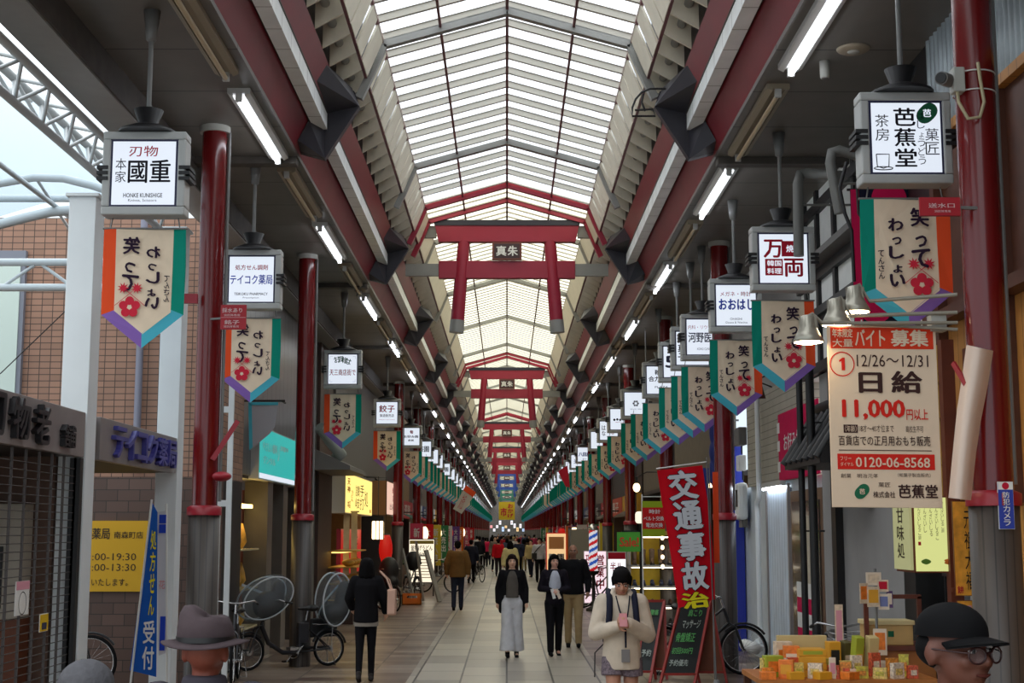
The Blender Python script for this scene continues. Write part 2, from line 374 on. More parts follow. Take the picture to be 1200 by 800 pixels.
def make_fascia(sd, near):
    """one bay of the side fascia: y runs from 0 (a bracket) back to -SB"""
    root = bpy.data.objects.new('trim_fascia', None); C.objects.link(root); struct(root)
    a = MB(); strip(a, (2.40, 6.30), (2.25, 6.61), -SB, 0, RED, -0.03, sd); a.build('lower_fascia', root)
    a = MB(); strip(a, (2.25, 6.61), (2.25, 6.72), -SB, 0, DUCT, -0.02, sd); strip(a, (2.25, 6.66), (2.09, 6.66), -SB, 0, DUCT, 0.02, sd); a.build('recess', root)
    a = MB(); a.box((sd * 2.225, -SB, 6.585), (sd * 2.075, -0.03, 6.77), PALE); a.build('white_beam', root)
    a = MB(); strip(a, (2.075, 6.80), (1.95, 7.05), -SB, 0, RED, -0.03, sd); strip(a, (2.25, 6.77), (2.07, 6.80), -SB, 0, DUCT, 0.02, sd); a.build('upper_fascia', root)
    k = 14; st = SB / k
    a = MB()
    for i in range(k):
        y = -SB + (i + 0.5) * st
        d0 = Vector((sd * REDTOP[0], y, REDTOP[1])); d1 = Vector((sd * RAIL[0], y, RAIL[1]))
        a.add([d0, d1, d1 + Vector((0, 0.03, 0.34)), d0 + Vector((0, 0.03, 0.34)), d0 + Y * 0.03, d1 + Y * 0.03, d1 + Vector((0, 0.06, 0.34)), d0 + Vector((0, 0.06, 0.34))],
              [(0, 1, 2, 3), (7, 6, 5, 4), (0, 4, 5, 1), (1, 5, 6, 2), (2, 6, 7, 3), (3, 7, 4, 0)], BEIG)
    a.build('louvre_fins', root)
    a = MB(); a.bar((sd * RAIL[0], -SB, RAIL[1]), (sd * RAIL[0], 0, RAIL[1]), 0.03, 0.03, SEAM)
    strip(a, (REDTOP[0] + 0.05, 7.46), (RAIL[0] - 0.03, 7.6), -SB, 0, DUCT, 0.02, sd); strip(a, (2.05, 7.02), (2.0, 7.5), -SB, 0, DUCT, 0.02, sd)  # dark panels added behind the fins to keep sky light out
    a.tube((sd * 1.85, -SB, 7.32), (sd * 1.85, 0, 7.32), 0.05, GREY); a.build('duct_and_light_block', root)
    a = MB()
    if near:
        for i in range(k):
            y = -SB + i * st; f = 0.74 if i % 3 != 1 else 0.92
            strip(a, RAIL, EAVE, y, y + st * f, BEIG, 0.025, sd)
        a.build('clerestory_louvres', root)
        a = MB(); strip(a, (RAIL[0] + .02, RAIL[1]), (EAVE[0] + .02, EAVE[1]), -SB, 0, GLASS, 0.01, sd); a.build('clerestory_glazing', root)
    else:
        strip(a, RAIL, EAVE, -SB, 0, BEIG, 0.025, sd); a.build('clerestory_panels', root)
    # bracket at y = 0
    b = MB()
    sec = [(2.44, 6.34), (2.10, 6.25), (1.71, 6.876), (1.77, 7.05), (1.93, 7.14), (2.30, 7.14)]
    b.prism([(x, z) for x, z in sec], (0, 0.0, 0), X * sd, Z, Y * 0.12, DARK)
    p0 = [(sd * 1.975, -1.05, 7.03), (sd * 2.06, -1.05, 6.83)]; tip = (sd * 1.71, 0.0, 6.876); tp = (sd * 1.80, 0.0, 7.09); bt = (sd * 2.07, 0.0, 6.79); tb = (sd * 1.94, 0, 7.09)
    b.add([p0[0], p0[1], tip, tp, bt, tb], [(0, 2, 1), (0, 3, 2), (1, 2, 4), (0, 5, 3)], DARK)
    lo = [(sd * 2.36, -0.35, 6.37), (sd * 2.24, -0.35, 6.6)]
    b.add([lo[0], lo[1], (sd * 2.10, 0, 6.25), (sd * 2.42, 0, 6.34), (sd * 2.1, 0, 6.58)], [(0, 1, 2), (0, 2, 3), (1, 4, 2)], DARK)
    b.build('bracket', root)
    return root
def make_skylight(near):
    root = bpy.data.objects.new('ceiling_skylight', None); C.objects.link(root); struct(root)
    k = 14 if near else 21; st = SB / k; barw = 0.13 if near else 0.05
    a = MB()
    BM = M('glazing_bar_white', (186, 181, 168), .5)
    for i in range(k):
        y = -SB + i * st
        for sd in (-1, 1):
            e = Vector((sd * EAVE[0], y, EAVE[1])); r = Vector((0, y, RIDGE[1])); d = Z * (0.085 if near else 0.022)
            a.add([e, r, r + d, e + d, e + Y * 0.05, r + Y * 0.05, r + d + Y * 0.05, e + d + Y * 0.05], [(0, 1, 2, 3), (7, 6, 5, 4), (0, 4, 5, 1), (1, 5, 6, 2), (2, 6, 7, 3), (3, 7, 4, 0)], BM)
            if near: a.add([e + Y * 0.07 + d, r + Y * 0.07 + d, r + d - Y * 0.02, e + d - Y * 0.02], [(0, 1, 2, 3)], BM)
    a.build('glazing_bar', root)
    a = MB()
    up = Z * (0.095 if near else 0.03)
    for sd in (-1, 1):
        e = Vector((sd * EAVE[0], -SB, EAVE[1])) + up; r = Vector((0, -SB, RIDGE[1])) + up
        a.add([e, r, r + Y * SB, e + Y * SB], [(0, 1, 2, 3)], GLASS if near else CREAM)
    a.build('glazing', root)
    a = MB()
    a.bar((0, -SB, RIDGE[1] - 0.01), (0, 0, RIDGE[1] - 0.01), 0.035, 0.04, SEAM)
    for sd in (-1, 1):
        xm = sd * 0.78; zm = RIDGE[1] + (EAVE[1] - RIDGE[1]) * 0.78 / EAVE[0]
        a.bar((xm, -SB, zm - 0.01), (xm, 0, zm - 0.01), 0.03, 0.035, SEAM)
        a.bar((sd * EAVE[0], -SB, EAVE[1]), (sd * EAVE[0], 0, EAVE[1]), 0.04, 0.05, SEAM)
    a.build('seam', root)
    return root
def make_arch(m, mr=None, wd=0.12, y=0):
    a = MB()
    for sd in (-1, 1):
        pts = [(0, RIDGE[1] - 0.03), (EAVE[0] - 0.02, EAVE[1] - 0.03), (RAIL[0] - 0.02, RAIL[1] - 0.02), (1.72, 6.98)]
        for p, q in zip(pts, pts[1:]): a.bar((sd * p[0], 0, p[1]), (sd * q[0], 0, q[1]), 0.09, wd, m, up=Y)
    return a.build('trim_arch', loc=(0, y, 0))
fas = {(sd, near): make_fascia(sd, near) for sd in (-1, 1) for near in (True, False)}
sky = {near: make_skylight(near) for near in (True, False)}
nb = int((END - S0) / SB) + 1
used = set()
for k in range(-1, nb):
    y = S0 + k * SB; near = k <= 1
    for key, src in ((('f', -1, near), fas[(-1, near)]), (('f', 1, near), fas[(1, near)]), (('s', near), sky[near])):
        if key not in used: used.add(key); src.location = (0, y, 0)
        else: copy_tree(src, loc=(0, y, 0))
for y in (15.75, 21.3, 27.1, 33.2, 39.3, 45.2): struct(make_arch(GREY, y=y, wd=0.1))
arch = make_arch(GREY, y=51.4); struct(arch)
for i in range(1, 33):
    o = copy_tree(arch, loc=(0, 51.4 + 6.0 * i, 0)); o.scale = (1, 1, 1)
# side ceilings, eaves beams
for sd, name in ((-1, 'ceiling_left'), (1, 'ceiling_right')):
    xo = 3.6 if sd < 0 else 4.3
    a = MB().box((sd * 2.40, 5.5, 6.25), (sd * xo, END, 6.31), CEIL); struct(a.build(name))
    a = MB()
    k = 0; y = S0
    while y < END:
        a.box((sd * 2.42, y - 0.09, 6.17), (sd * xo, y + 0.09, 6.25), DUCT); y += SB
    struct(a.build('trim_cross_beam'))
a = MB(); a.box((-3.66, 5.5, 5.95), (-3.58, END, 6.4), DUCT); struct(a.build('trim_drop_panel'))
a = MB(); a.box((-3.96, 5.5, 5.93), (-3.60, 46, 5.96), GREY); a.box((-3.80, 5.5, 5.96), (-3.77, 46, 6.34), GREY); a.box((-3.96, 5.5, 6.34), (-3.6, 46, 6.37), GREY); struct(a.build('trim_eaves_beam'))
# far end of the arcade
a = MB().box((-4, END, 0), (4, END + 0.2, 8.3), M('far_end', (96, 90, 84), 0.7, var=.3)); struct(a.build('wall_end'))
# ---------------------------------------------------------------- lights, hanging signs, banners, gates, pillars
FIXT = M('fixture_tan', (150, 138, 118), 0.5); WHITEM = M('fixture_white', (190, 190, 186), 0.45)
TUBE = M('tube_light', (240, 245, 255), 0.3, emit=TUBE_STR); UNLIT = M('tube_unlit', (196, 176, 140), 0.3)
def make_light(lit):
    t = thing('ceiling_light', '', 'lamp', (0, 0, 6.25))
    a = MB(); a.box((-0.11, -1.2, -0.05), (0.11, 1.2, 0.0), WHITEM if lit else FIXT)
    a.prism([(-0.11, -0.05), (-0.06, -0.075), (-0.06, -0.05)], (0, -1.2, 0), X, Z, Y * 2.4, WHITEM if lit else FIXT)
    a.prism([(0.11, -0.05), (0.06, -0.05), (0.06, -0.075)], (0, -1.2, 0), X, Z, Y * 2.4, WHITEM if lit else FIXT); a.build('housing', t)
    for y in (-1.17, 1.17): MB().box((-0.03, y - 0.02, -0.13), (0.03, y + 0.02, -0.05), WHITEM).build('socket', t)
    MB().tube((0, -1.15, -0.105), (0, 1.15, -0.105), 0.024, TUBE if lit else UNLIT, n=8).build('tube', t)
    return t
lit0, un0 = make_light(True), make_light(False)
def put_lights(sd, y0, lit, src, first):
    for i in range(44):
        y = y0 + i * 5.94
        if y > END - 2: break
        s = 'left' if sd < 0 else 'right'
        if i < 4: lab = '%s fluorescent tube on the ceiling over the %s pavement, %s in its row' % ('lit' if lit else 'unlit tan', s, ['nearest', 'second', 'third', 'fourth'][i])
        else: lab = 'small %s fluorescent tube far along the %s ceiling row' % ('lit' if lit else 'unlit', s)
        g = '%s tubes of the %s ceiling row' % ('lit' if lit else 'unlit', s)
        if first[0]: o = src; o.location = (sd * 2.6, y, 6.25); o['label'] = lab; o['group'] = g; first[0] = False
        else: copy_tree(src, (sd * 2.6, y, 6.25), 0, lab, g)
f1, f2 = [True], [True]
put_lights(-1, 8.37, True, lit0, f1); put_lights(1, 11.2, True, lit0, f1)
put_lights(-1, 11.34, False, un0, f2); put_lights(1, 14.15, False, un0, f2)

ALU = M('sign_frame_grey', (176, 178, 176), 0.4, var=0.04); CAPB = M('cap_black', (26, 25, 27), 0.5)
FACE = M('lit_sign_face', (226, 234, 246), 0.4, emit=SIGN_STR); NAVY = M('sign_border_navy', (28, 30, 66), 0.5)
INK = M('ink_black', (24, 22, 32), 0.7); INKR = M('ink_red', (188, 34, 56), 0.7); INKB = M('ink_blue', (44, 72, 190), 0.7); INKG = M('ink_green', (38, 104, 74), 0.7)
ROD = M('rod_grey', (120, 120, 118), 0.4)
WHT = M('paint_white', (226, 226, 222), 0.5)
GRNB = M('sign_border_green', (40, 84, 62), 0.5)
def make_sign(label, items, extra=None, border=None, group=None):
    t = thing('hanging_sign', label, 'sign', group=group)
    W, H, D = 0.335, 0.345, 0.095
    a = MB()
    for x0, x1, z0, z1 in ((-W, W, H - 0.065, H), (-W, W, -H, -H + 0.07), (-W, -W + 0.065, -H + 0.07, H - 0.065), (W - 0.065, W, -H + 0.07, H - 0.065)):
        a.box((x0, -D, z0), (x1, D, z1), ALU)
    a.build('frame', t, bevel=0.012)
    a = MB(); w, h = W - 0.06, H - 0.062
    bm = border or NAVY
    a.box((-w, -D + 0.012, -h), (w, D - 0.012, h), bm)
    a.build('border', t)
    w -= 0.022; h -= 0.022
    MB().box((-w, -D + 0.006, -h), (w, D - 0.006, h), FACE).build('face', t)
    a = MB()
    for it in items:
        s, x0, z0, ww, hh, m = it[:6]; bold = it[6] if len(it) > 6 else 0.0; vert = len(it) > 7 and it[7]
        a.text(s, (-w + 2 * w * x0, -D + 0.003, -h + 2 * h * z0), X, Z, 2 * w * ww, 2 * h * hh, m, bold, vert)
    if extra: extra(a, w, h, -D + 0.003)
    if a.v: a.build('lettering', t)
    for sd in (-1, 1):
        a = MB()
        for z in (-0.045, 0.0, 0.045): a.box((sd * (W - 0.05), -D - 0.012, z - 0.014), (sd * (W + 0.04), D + 0.01, z + 0.014), CAPB)
        a.build('side_clamp', t)
    a = MB(); a.lathe([(0.235, H), (0.235, H + 0.02), (0.12, H + 0.07), (0.075, H + 0.08), (0.12, H + 0.2), (0.0, H + 0.2)], (0, 0, 0), CAPB, 16); a.build('cap', t)
    zt = 6.25 - 4.86
    MB().tube((0, 0, H + 0.19), (0, 0, zt - 0.1), 0.02, ROD, n=8).build('rod', t)
    MB().lathe([(0.03, zt - 0.26), (0.045, zt - 0.24), (0.07, zt), (0.0, zt)], (0, 0, 0), ROD, 12).build('ceiling_mount', t)
    return t
def bashodo(a, w, h, y):
    o = Vector((0.62 * w, y, 0.70 * h))
    a.prism([(0.075 * math.cos(i * PI / 12) * (1 + 0.18 * math.sin(2 * i * PI / 12)), 0.075 * math.sin(i * PI / 12) * (1 + 0.18 * math.sin(2 * i * PI / 12))) for i in range(24)], o, X, Z, Y * 0.001, INKG)
    a.text('芭', (0.62 * w - 0.03, y - 0.001, 0.70 * h - 0.03), X, Z, 0.06, 0.06, FACE, 0.03)
    o = Vector((-0.70 * w, y, -0.72 * h))
    a.path([o + Vector((x, 0, z)) for x, z in ((-0.05, 0.06), (-0.045, -0.03), (0, -0.045), (0.04, -0.03), (0.045, 0.06), (-0.05, 0.06))], 0.004, INK, 4)
    a.path([o + Vector((0.07 * math.cos(i * 0.4), 0, -0.045 + 0.012 * math.sin(i * 0.4))) for i in range(16)], 0.004, INK, 4)
def manryo(a, w, h, y):
    a.box((-0.02, y, 0.08 * h), (w * 0.78, y + 0.001, 0.72 * h), INKR); a.box((-w * 0.78, y, -0.70 * h), (-0.01, y + 0.001, -0.02 * h), INKR)
    a.text('焼肉', (0.03, y - 0.001, 0.25 * h), X, Z, w * 0.6, 0.3 * h, FACE, 0.02); a.text('韓国', (-w * 0.7, y - 0.001, -0.32 * h), X, Z, w * 0.6, 0.24 * h, FACE, 0.02); a.text('料理', (-w * 0.7, y - 0.001, -0.64 * h), X, Z, w * 0.6, 0.24 * h, FACE, 0.02)
    a.text('万', (-w * 0.84, y, 0.02 * h), X, Z, w * 0.82, 0.76 * h, INKR, 0.035); a.text('両', (0.0, y, -0.76 * h), X, Z, w * 0.84, 0.76 * h, INKR, 0.035)
def kaimono(a, w, h, y):
    for i, c in enumerate('お買物は'):
        an = (i - 1.5) * 0.24; o = Vector((0.75 * w * math.sin(an * 1.25) - 0.055, y, 0.62 * h * math.cos(an) - 0.26 * h + 0.02))
        u = Vector((math.cos(an), 0, -math.sin(an))); a.text(c, o, u, Vector((math.sin(an), 0, math.cos(an))), 0.11, 0.11, INKG, 0.02)
    for sx_ in (-1, 1):
        for sz in (-1, 1):
            a.box((sx_ * 0.9 * w, y, sz * 0.86 * h), (sx_ * 0.7 * w, y + 0.001, sz * 0.87 * h), INK); a.box((sx_ * 0.9 * w, y, sz * 0.86 * h), (sx_ * 0.89 * w, y + 0.001, sz * 0.7 * h), INK)
def dots(a, w, h, y):
    for i in range(5): a.disc((-0.6 * w + 0.3 * w * i, y, -0.05 * h + 0.04 * h * (i % 2)), X, Z, 0.03, INK)
    a.path([(-0.5 * w, y, -0.3 * h), (0, y, -0.24 * h), (0.5 * w, y, -0.3 * h)], 0.005, INKR, 4)
def crest(a, w, h, y):
    GR = M('ink_grey', (120, 120, 130), 0.7)
    for i in range(6):
        an = i * PI / 3; a.disc((0.05 * math.cos(an), y, 0.05 * h + 0.05 * math.sin(an)), X, Z, 0.024, GR, 10)
    a.text('SINCE 1950', (-0.5 * w, y, -0.5 * h), X, Z, w, 0.1 * h, GR)
SIGNS_L = [
    (11.1, 'white lit hanging sign of the cutlery shop, red and heavy black characters', [('刃物', .26, .76, .46, .17, INKR, .01), ('本家', .05, .34, .17, .40, INK, 0, True), ('國重', .25, .34, .68, .37, INK, .022), ('HONKE KUNISHIGE', .19, .11, .62, .07, INK, .02), ('Knives, Scissors', .27, .04, .45, .05, INK)], None, None),
    (15.9, 'white lit hanging sign of the pharmacy with blue characters', [('処方せん調剤', .13, .70, .74, .12, INKR, .02), ('テイコク薬局', .02, .38, .96, .22, INKB, .025), ('TEIKOKU PHARMACY', .12, .14, .76, .06, INK, .02), ('Prescription', .32, .06, .36, .045, INK)], None, None),
    (24.9, 'white lit hanging sign with an arched green line over a red line', [('天三商店街で', .04, .28, .92, .22, INKR, .02)], kaimono, None),
    (34.2, 'white lit hanging sign with two big red dumpling shop characters', [('餃子', .12, .52, .76, .34, INKR, .03), ('製造販売店', .16, .30, .68, .14, INK, .015), ('TAKEOUT AND DINING', .12, .16, .76, .035, INKR)], None, None),
    (42.9, 'green bordered white lit hanging sign with a red square mark', [('旬', .42, .66, .2, .22, INKR, .08), ('お好み焼', .06, .42, .88, .16, INK, .04), ('鉄板', .32, .22, .36, .12, INK, .03)], None, GRNB),
]
SIGNS_R = [
    (10.05, 'white lit hanging sign of the sweets shop with a green leaf crest and teacup', [('茶房', .05, .44, .2, .40, INK, 0, True), ('芭蕉堂', .32, .06, .32, .88, INK, .025, True), ('ばしょうどう', .66, .10, .11, .78, INK, 0, True), ('菓匠', .77, .24, .2, .40, INK, 0, True)], bashodo, None),
    (14.65, 'white lit hanging sign of the grill with big red blocks', [], manryo, None),
    (17.75, 'white lit hanging sign of the optician with blue rounded characters', [('メガネ・時計', .1, .72, .78, .12, INKR, .01), ('おおはし', .06, .38, .9, .28, INKB, .05), ('OHASHI', .34, .13, .3, .06, INK), ('Glasses & Watches', .22, .05, .56, .05, INK)], None, None),
    (20.7, 'white lit hanging sign of the clinic with heavy navy characters', [('内科・リウマチ科', .04, .72, .92, .12, INKR), ('河野医院', .04, .34, .92, .30, NAVY, .03), ('KONO CLINIC', .3, .12, .4, .07, INK)], None, None),
    (22.0, 'white lit hanging sign with vertical brush strokes half behind the clinic sign', [('京菓子', .04, .1, .3, .8, INK, .05, True)], None, None),
    (23.8, 'white lit hanging sign with one big rounded numeral', [('5', .05, .3, .32, .4, NAVY, .05), ('番街', .45, .3, .5, .3, INK)], None, None),
    (26.7, 'white lit hanging sign of the shoe shop with a framed line below', [('靴の', .3, .68, .42, .2, INK, .03), ('合力履物', .06, .44, .88, .2, INK, .04), ('PLAZA', .3, .2, .5, .08, INK)], None, None),
    (31.8, 'white lit hanging sign with a small pale round crest', [], crest, None),
    (36.2, 'white lit hanging sign with a row of black dots', [], dots, None),
    (40.3, 'white lit hanging sign with a light vertical line of strokes', [('はな', .1, .2, .22, .6, INK, .02, True), ('花', .5, .3, .3, .3, INKR, .02)], None, None),
    (44.6, 'nearly blank white lit hanging sign before the blue lettered one', [('茶', .3, .35, .3, .3, M('ink_pale', (150, 160, 190), .7))], None, None),
    (53.0, 'white lit hanging sign with wide blue characters in a far row', [('八田屋', .06, .36, .88, .3, INKB, .06), ('SHOP', .35, .14, .3, .07, INK)], None, None),
    (58.3, 'white lit hanging sign just beyond the one with wide blue characters', [('米', .2, .3, .4, .4, INKB, .03)], None, None),
]
far_items = [[('茶', .15, .3, .35, .4, INK, .03), ('園', .52, .3, .35, .4, INK, .03)], [('薬', .3, .3, .4, .45, INKB, .05)], [('酒', .3, .3, .4, .45, INKR, .05)]]
sgn = []
for sd, lst in ((-1, SIGNS_L), (1, SIGNS_R)):
    for y, lab, items, ex, bd in lst:
        t = make_sign(lab, items, ex, bd, 'lit hanging signs'); t.location = (sd * 2.93, y, 4.86); sgn.append((sd, y))
fars = [make_sign('', it, None, None) for it in far_items]
fi = 0; ucount = [0, 0, 0]
fy = {-1: [49.5, 54.5, 58.5, 66, 72, 77, 84, 90], 1: [64, 69, 75, 80, 86, 92]}
for sd in (-1, 1):
    ys = fy[sd][:]
    while ys[-1] < 215: ys.append(ys[-1] + 6.5)
    for y in ys:
        k = fi % 3; fi += 1
        lab = 'small white lit hanging sign far down the %s row' % ('left' if sd < 0 else 'right'); g = 'far lit hanging signs, %s row' % ('left' if sd < 0 else 'right')
        if not ucount[k]: o = fars[k]; o.location = (sd * 2.93, y, 4.86); tag(o, lab, 'sign', g)
        else: copy_tree(fars[k], (sd * 2.93, y, 4.86), 0, lab, g)
        ucount[k] = 1; sgn.append((sd, y))

# banners -------------------------------------------------------------
CLOTH = M('banner_cream', (230, 210, 184), 0.8, var=0.07, vscale=5); BOR = M('banner_orange', (232, 84, 44), 0.8); BGR = M('banner_green', (16, 136, 116), 0.8)
BTE = M('banner_teal', (78, 178, 198), 0.8); BPU = M('banner_purple', (134, 100, 176), 0.8); BINK = M('banner_ink', (48, 32, 52), 0.8); BRED = M('banner_red', (204, 46, 66), 0.8)
def make_banner(s, longrod=False):
    """s=1: orange edge on the right as seen from the camera; s=-1: seen from the back, mirrored"""
    t = thing('street_banner', '', 'banner')
    UX = X * s
    def wav(p): return Vector((p.x, p.y + 0.012 * math.sin(9 * p.x + 4 * p.z), p.z))
    def panel(poly, m, name):
        a = MB(); P = [UX * x + Z * z for x, z in poly]
        n = len(P); f = [wav(p) for p in P]; b = [p + Y * 0.004 for p in f]
        a.add(f + b, [tuple(range(n)), tuple(range(2 * n - 1, n - 1, -1))] + [(i, (i + 1) % n, n + (i + 1) % n, n + i) for i in range(n)], m); return a.build(name, t)
    panel([(-.23, 0), (-.08, 0), (.08, 0), (.23, 0), (.23, -.3), (.23, -.68), (0.0, -.86), (-.23, -.68), (-.23, -.3)], CLOTH, 'cloth')
    panel([(.23, 0), (.33, 0), (.335, -.3), (.33, -.70), (.23, -.66), (.23, -.3)], BOR, 'orange_edge')
    panel([(-.33, 0), (-.23, 0), (-.23, -.3), (-.23, -.66), (-.33, -.70), (-.335, -.3)], BGR, 'green_edge')
    panel([(-.33, -.70), (-.23, -.66), (0, -.85), (0, -.97)], BTE, 'teal_edge'); panel([(.33, -.70), (0, -.97), (0, -.85), (.23, -.66)], BPU, 'purple_edge')
    a = MB()
    for side in (0, 1):
        y = -0.017 if side == 0 else 0.021
        O = lambda x, z: UX * x + Z * z + Y * y
        a.text('笑って', O(.03, -.52), UX, Z, .14, .46, BINK, .045, True, gap=.06)
        a.text('わっしょい', O(-.135, -.66), UX, Z, .115, .52, BINK, .055, True, gap=.06)
        a.text('てんさん', O(-.215, -.60), UX, Z, .045, .22, BINK, .03, True)
        c = O(.10, -.64)
        for i in range(5):
            an = PI / 2 + i * 2 * PI / 5; a.disc(c + UX * .052 * math.cos(an) + Z * .052 * math.sin(an), UX, Z, .036, BRED, 12)
        a.disc(c, UX, Z, .02, CLOTH, 8)
        for q in (-1, 1):
            cc = c + UX * (.055 * q) + Z * .155
            pts = [((.05 if i % 2 else .022) * math.cos(i * PI / 9), (.05 if i % 2 else .022) * math.sin(i * PI / 9)) for i in range(18)]
            a.add([cc + UX * x + Z * z for x, z in pts], [tuple(range(18))], BRED)
            a.quad(cc, cc + Z * .006, c - UX * (.12 * q) + Z * .016, c - UX * (.12 * q) + Z * .01, BRED)
    a.build('lettering', t)
    MB().tube((-.34, .002, .006), (.34, .002, .006), .009, ROD, n=6).build('top_rod', t)
    b = MB()
    for x in (-.28, .28): b.tube((x, .002, .01), (x * .95, .002, .092), .006, ROD, n=5)
    b.build('hanger', t)
    if longrod: MB().tube((0, .002, .01), (0, .002, 1.83 if s else 1.83), .014, ROD, n=6).build('hanging_rod', t)
    return t
bl, br_ = make_banner(-1), make_banner(1)
bll, brl = make_banner(-1, True), make_banner(1, True)
usedl = {-1: False, 1: False}
firstb = {-1: True, 1: True}; bi = {-1: 0, 1: 0}
near_lab = {-1: ['below the cutlery sign', 'below the pharmacy sign', 'below the sign with the arched green line', 'below the dumpling sign', 'below the green bordered sign'],
            1: ['below the sweets shop sign', 'below the grill sign', 'below the optician sign', 'below the clinic sign', 'below the brush stroke sign', 'below the numeral sign', 'below the shoe shop sign', 'below the sign with a pale crest', 'below the sign with dots']}
extra_b = {-1: [46.2, 52, 62, 69, 80.5], 1: [29.3, 48.8, 61, 66.5, 72, 77.5, 83]}
for sd, src in ((-1, bl), (1, br_)):
    ys = [y for s_, y in sgn if s_ == sd]
    ys = sorted(ys + extra_b[sd])
    nlab = dict(zip([y for s_, y in sgn if s_ == sd], near_lab[sd]))
    for y in ys:
        if y in nlab: lab = 'cream banner with orange and green edges %s' % nlab[y]
        else: lab = 'small cream festival banner in the far row on the %s' % ('left' if sd < 0 else 'right')
        g = 'festival banners along the %s row' % ('left' if sd < 0 else 'right')
        if y in extra_b[sd]:
            ls = bll if sd < 0 else brl
            if not usedl[sd]: ls.location = (sd * 2.93, y, 4.42); ls['label'] = lab; ls['group'] = g; usedl[sd] = True
            else: copy_tree(ls, (sd * 2.93, y, 4.42), 0, lab, g)
            continue
        if firstb[sd]: o = src; o.location = (sd * 2.93, y + 0.02, 4.42); o['label'] = lab; o['group'] = g; firstb[sd] = False
        else: copy_tree(src, (sd * 2.93, y + 0.02, 4.42), 0, lab, g)
# dense far banners
for sd, src in ((-1, bl), (1, br_)):
    y = 95.0
    while y < 235:
        copy_tree(bll if sd < 0 else brl, (sd * 2.72, y, 4.41), 0, 'small cream festival banner in the far row on the %s' % ('left' if sd < 0 else 'right'), 'festival banners along the %s row' % ('left' if sd < 0 else 'right'), only=('cloth', 'green_edge', 'orange_edge', 'teal_edge', 'purple_edge', 'hanging_rod')); y += 6.5 if 0 else 4.3

# torii gates ---------------------------------------------------------
def make_torii(m, cap, nm):
    t = thing('torii_gate', '', 'gate'); e = 0.09
    a = MB(); a.prism([(-1.26, 0), (1.26, 0), (1.325, .30), (-1.325, .30)], (0, -e, 1.68), X, Z, Y * 2 * e, m); a.build('lintel', t, bevel=.008)
    a = MB(); a.prism([(-1.335, 0), (1.335, 0), (1.345, .10), (-1.345, .10)], (0, -e - .02, 1.98), X, Z, Y * (2 * e + .04), cap); a.build('lintel_cap', t, bevel=.006)
    MB().box((-1.25, -e * .8, 1.0), (1.25, e * .8, 1.325), m).build('tie_beam', t, bevel=.006)
    for sd in (-1, 1):
        MB().tube((sd * .905, 0, .22), (sd * .79, 0, 1.7), .125, m, .112, n=20).build('post', t)
        MB().tube((sd * .922, 0, 0.0), (sd * .904, 0, .23), .134, GREY, .131, n=20).build('post_shoe', t)
    a = MB(); a.box((-.27, -.13, 1.33), (.27, -.05, 1.66), M('plaque_frame', (110, 52, 40), .5)); a.box((-.235, -.135, 1.36), (.235, -.06, 1.63), M('plaque_field', (60, 36, 40), .5)); pl = a.build('plaque', t)
    b = MB(); b.text(nm[0], (-.2, -.14, 1.40), X, Z, .19, .19, WHT, .04); b.text(nm[1], (.01, -.14, 1.40), X, Z, .19, .19, WHT, .04); b.build('lettering', pl)
    for sd in (-1, 1):
        MB().box((sd * 1.25, -.05, 1.05), (sd * 1.86, .05, 1.27), GREY).build('lower_bracket', t); MB().box((sd * 1.30, -.05, 1.76), (sd * 1.62, .05, 1.98), GREY).build('upper_bracket', t)
    return t
CAPT = M('torii_cap', (40, 40, 54), .5); TBL = M('torii_blue', (52, 84, 176), .45); TGR = M('torii_teal', (60, 130, 120), .45)
gate = make_torii(TREM, CAPT, '真朱'); gate.location = (0, 25.3, 5.585); tag(gate, 'large red torii gate hung under the skylight, nearest of the row', 'gate', 'torii gates')
gl = ['second nearest red torii gate hung under the skylight', 'red torii gate third from the camera under the skylight', 'red torii gate fourth from the camera under the skylight', 'red torii gate fifth from the camera, just before the blue ones']
for i, y in enumerate((48.7, 73.3, 95, 114)): copy_tree(gate, (0, y, 5.585), 0, gl[i], 'torii gates')
bgate = make_torii(TBL, TBL, '瑠璃'); bgate.location = (0, 136, 5.58); tag(bgate, 'blue torii gate beyond the red ones', None, 'torii gates')
copy_tree(bgate, (0, 158, 5.58), 0, 'second blue torii gate behind the first blue one', 'torii gates')
ggate = make_torii(TGR, TGR, '青竹'); ggate.location = (0, 186, 5.58); tag(ggate, 'teal green torii gate beyond the blue ones', None, 'torii gates'); copy_tree(ggate, (0, 214, 5.58), 0, 'farthest teal green torii gate under the skylight', 'torii gates')
for y in (24.1, 25.2, 47.6, 48.6, 72.2, 73.2): struct(make_arch(TREM, y=y, wd=.10))
a = MB(); a.box((-1.0, 176, 3.4), (1.0, 176.06, 5.6), M('far_yellow', (226, 196, 40), .6)); fb = a.build('fabric', None)
fbt = thing('hanging_banner', 'yellow hanging banner with red characters at the far end', 'banner'); fb.parent = fbt
b = MB(); b.text('おかげ', (.1, 175.97, 3.6), X, Z, .7, 1.8, BRED, .05, True); b.text('市', (-.8, 175.97, 3.8), X, Z, .8, 1.1, BRED, .05); b.build('lettering', fbt)
MB().tube((-1.05, 176.03, 5.62), (1.05, 176.03, 5.62), .03, ROD).build('top_rod', fbt)
c_ = MB()
for x in (-.8, .8): c_.tube((x, 176.03, 5.6), (x, 176.03, 8.0), .015, ROD, n=5)
c_.build('hanger', fbt)
copies_reset()
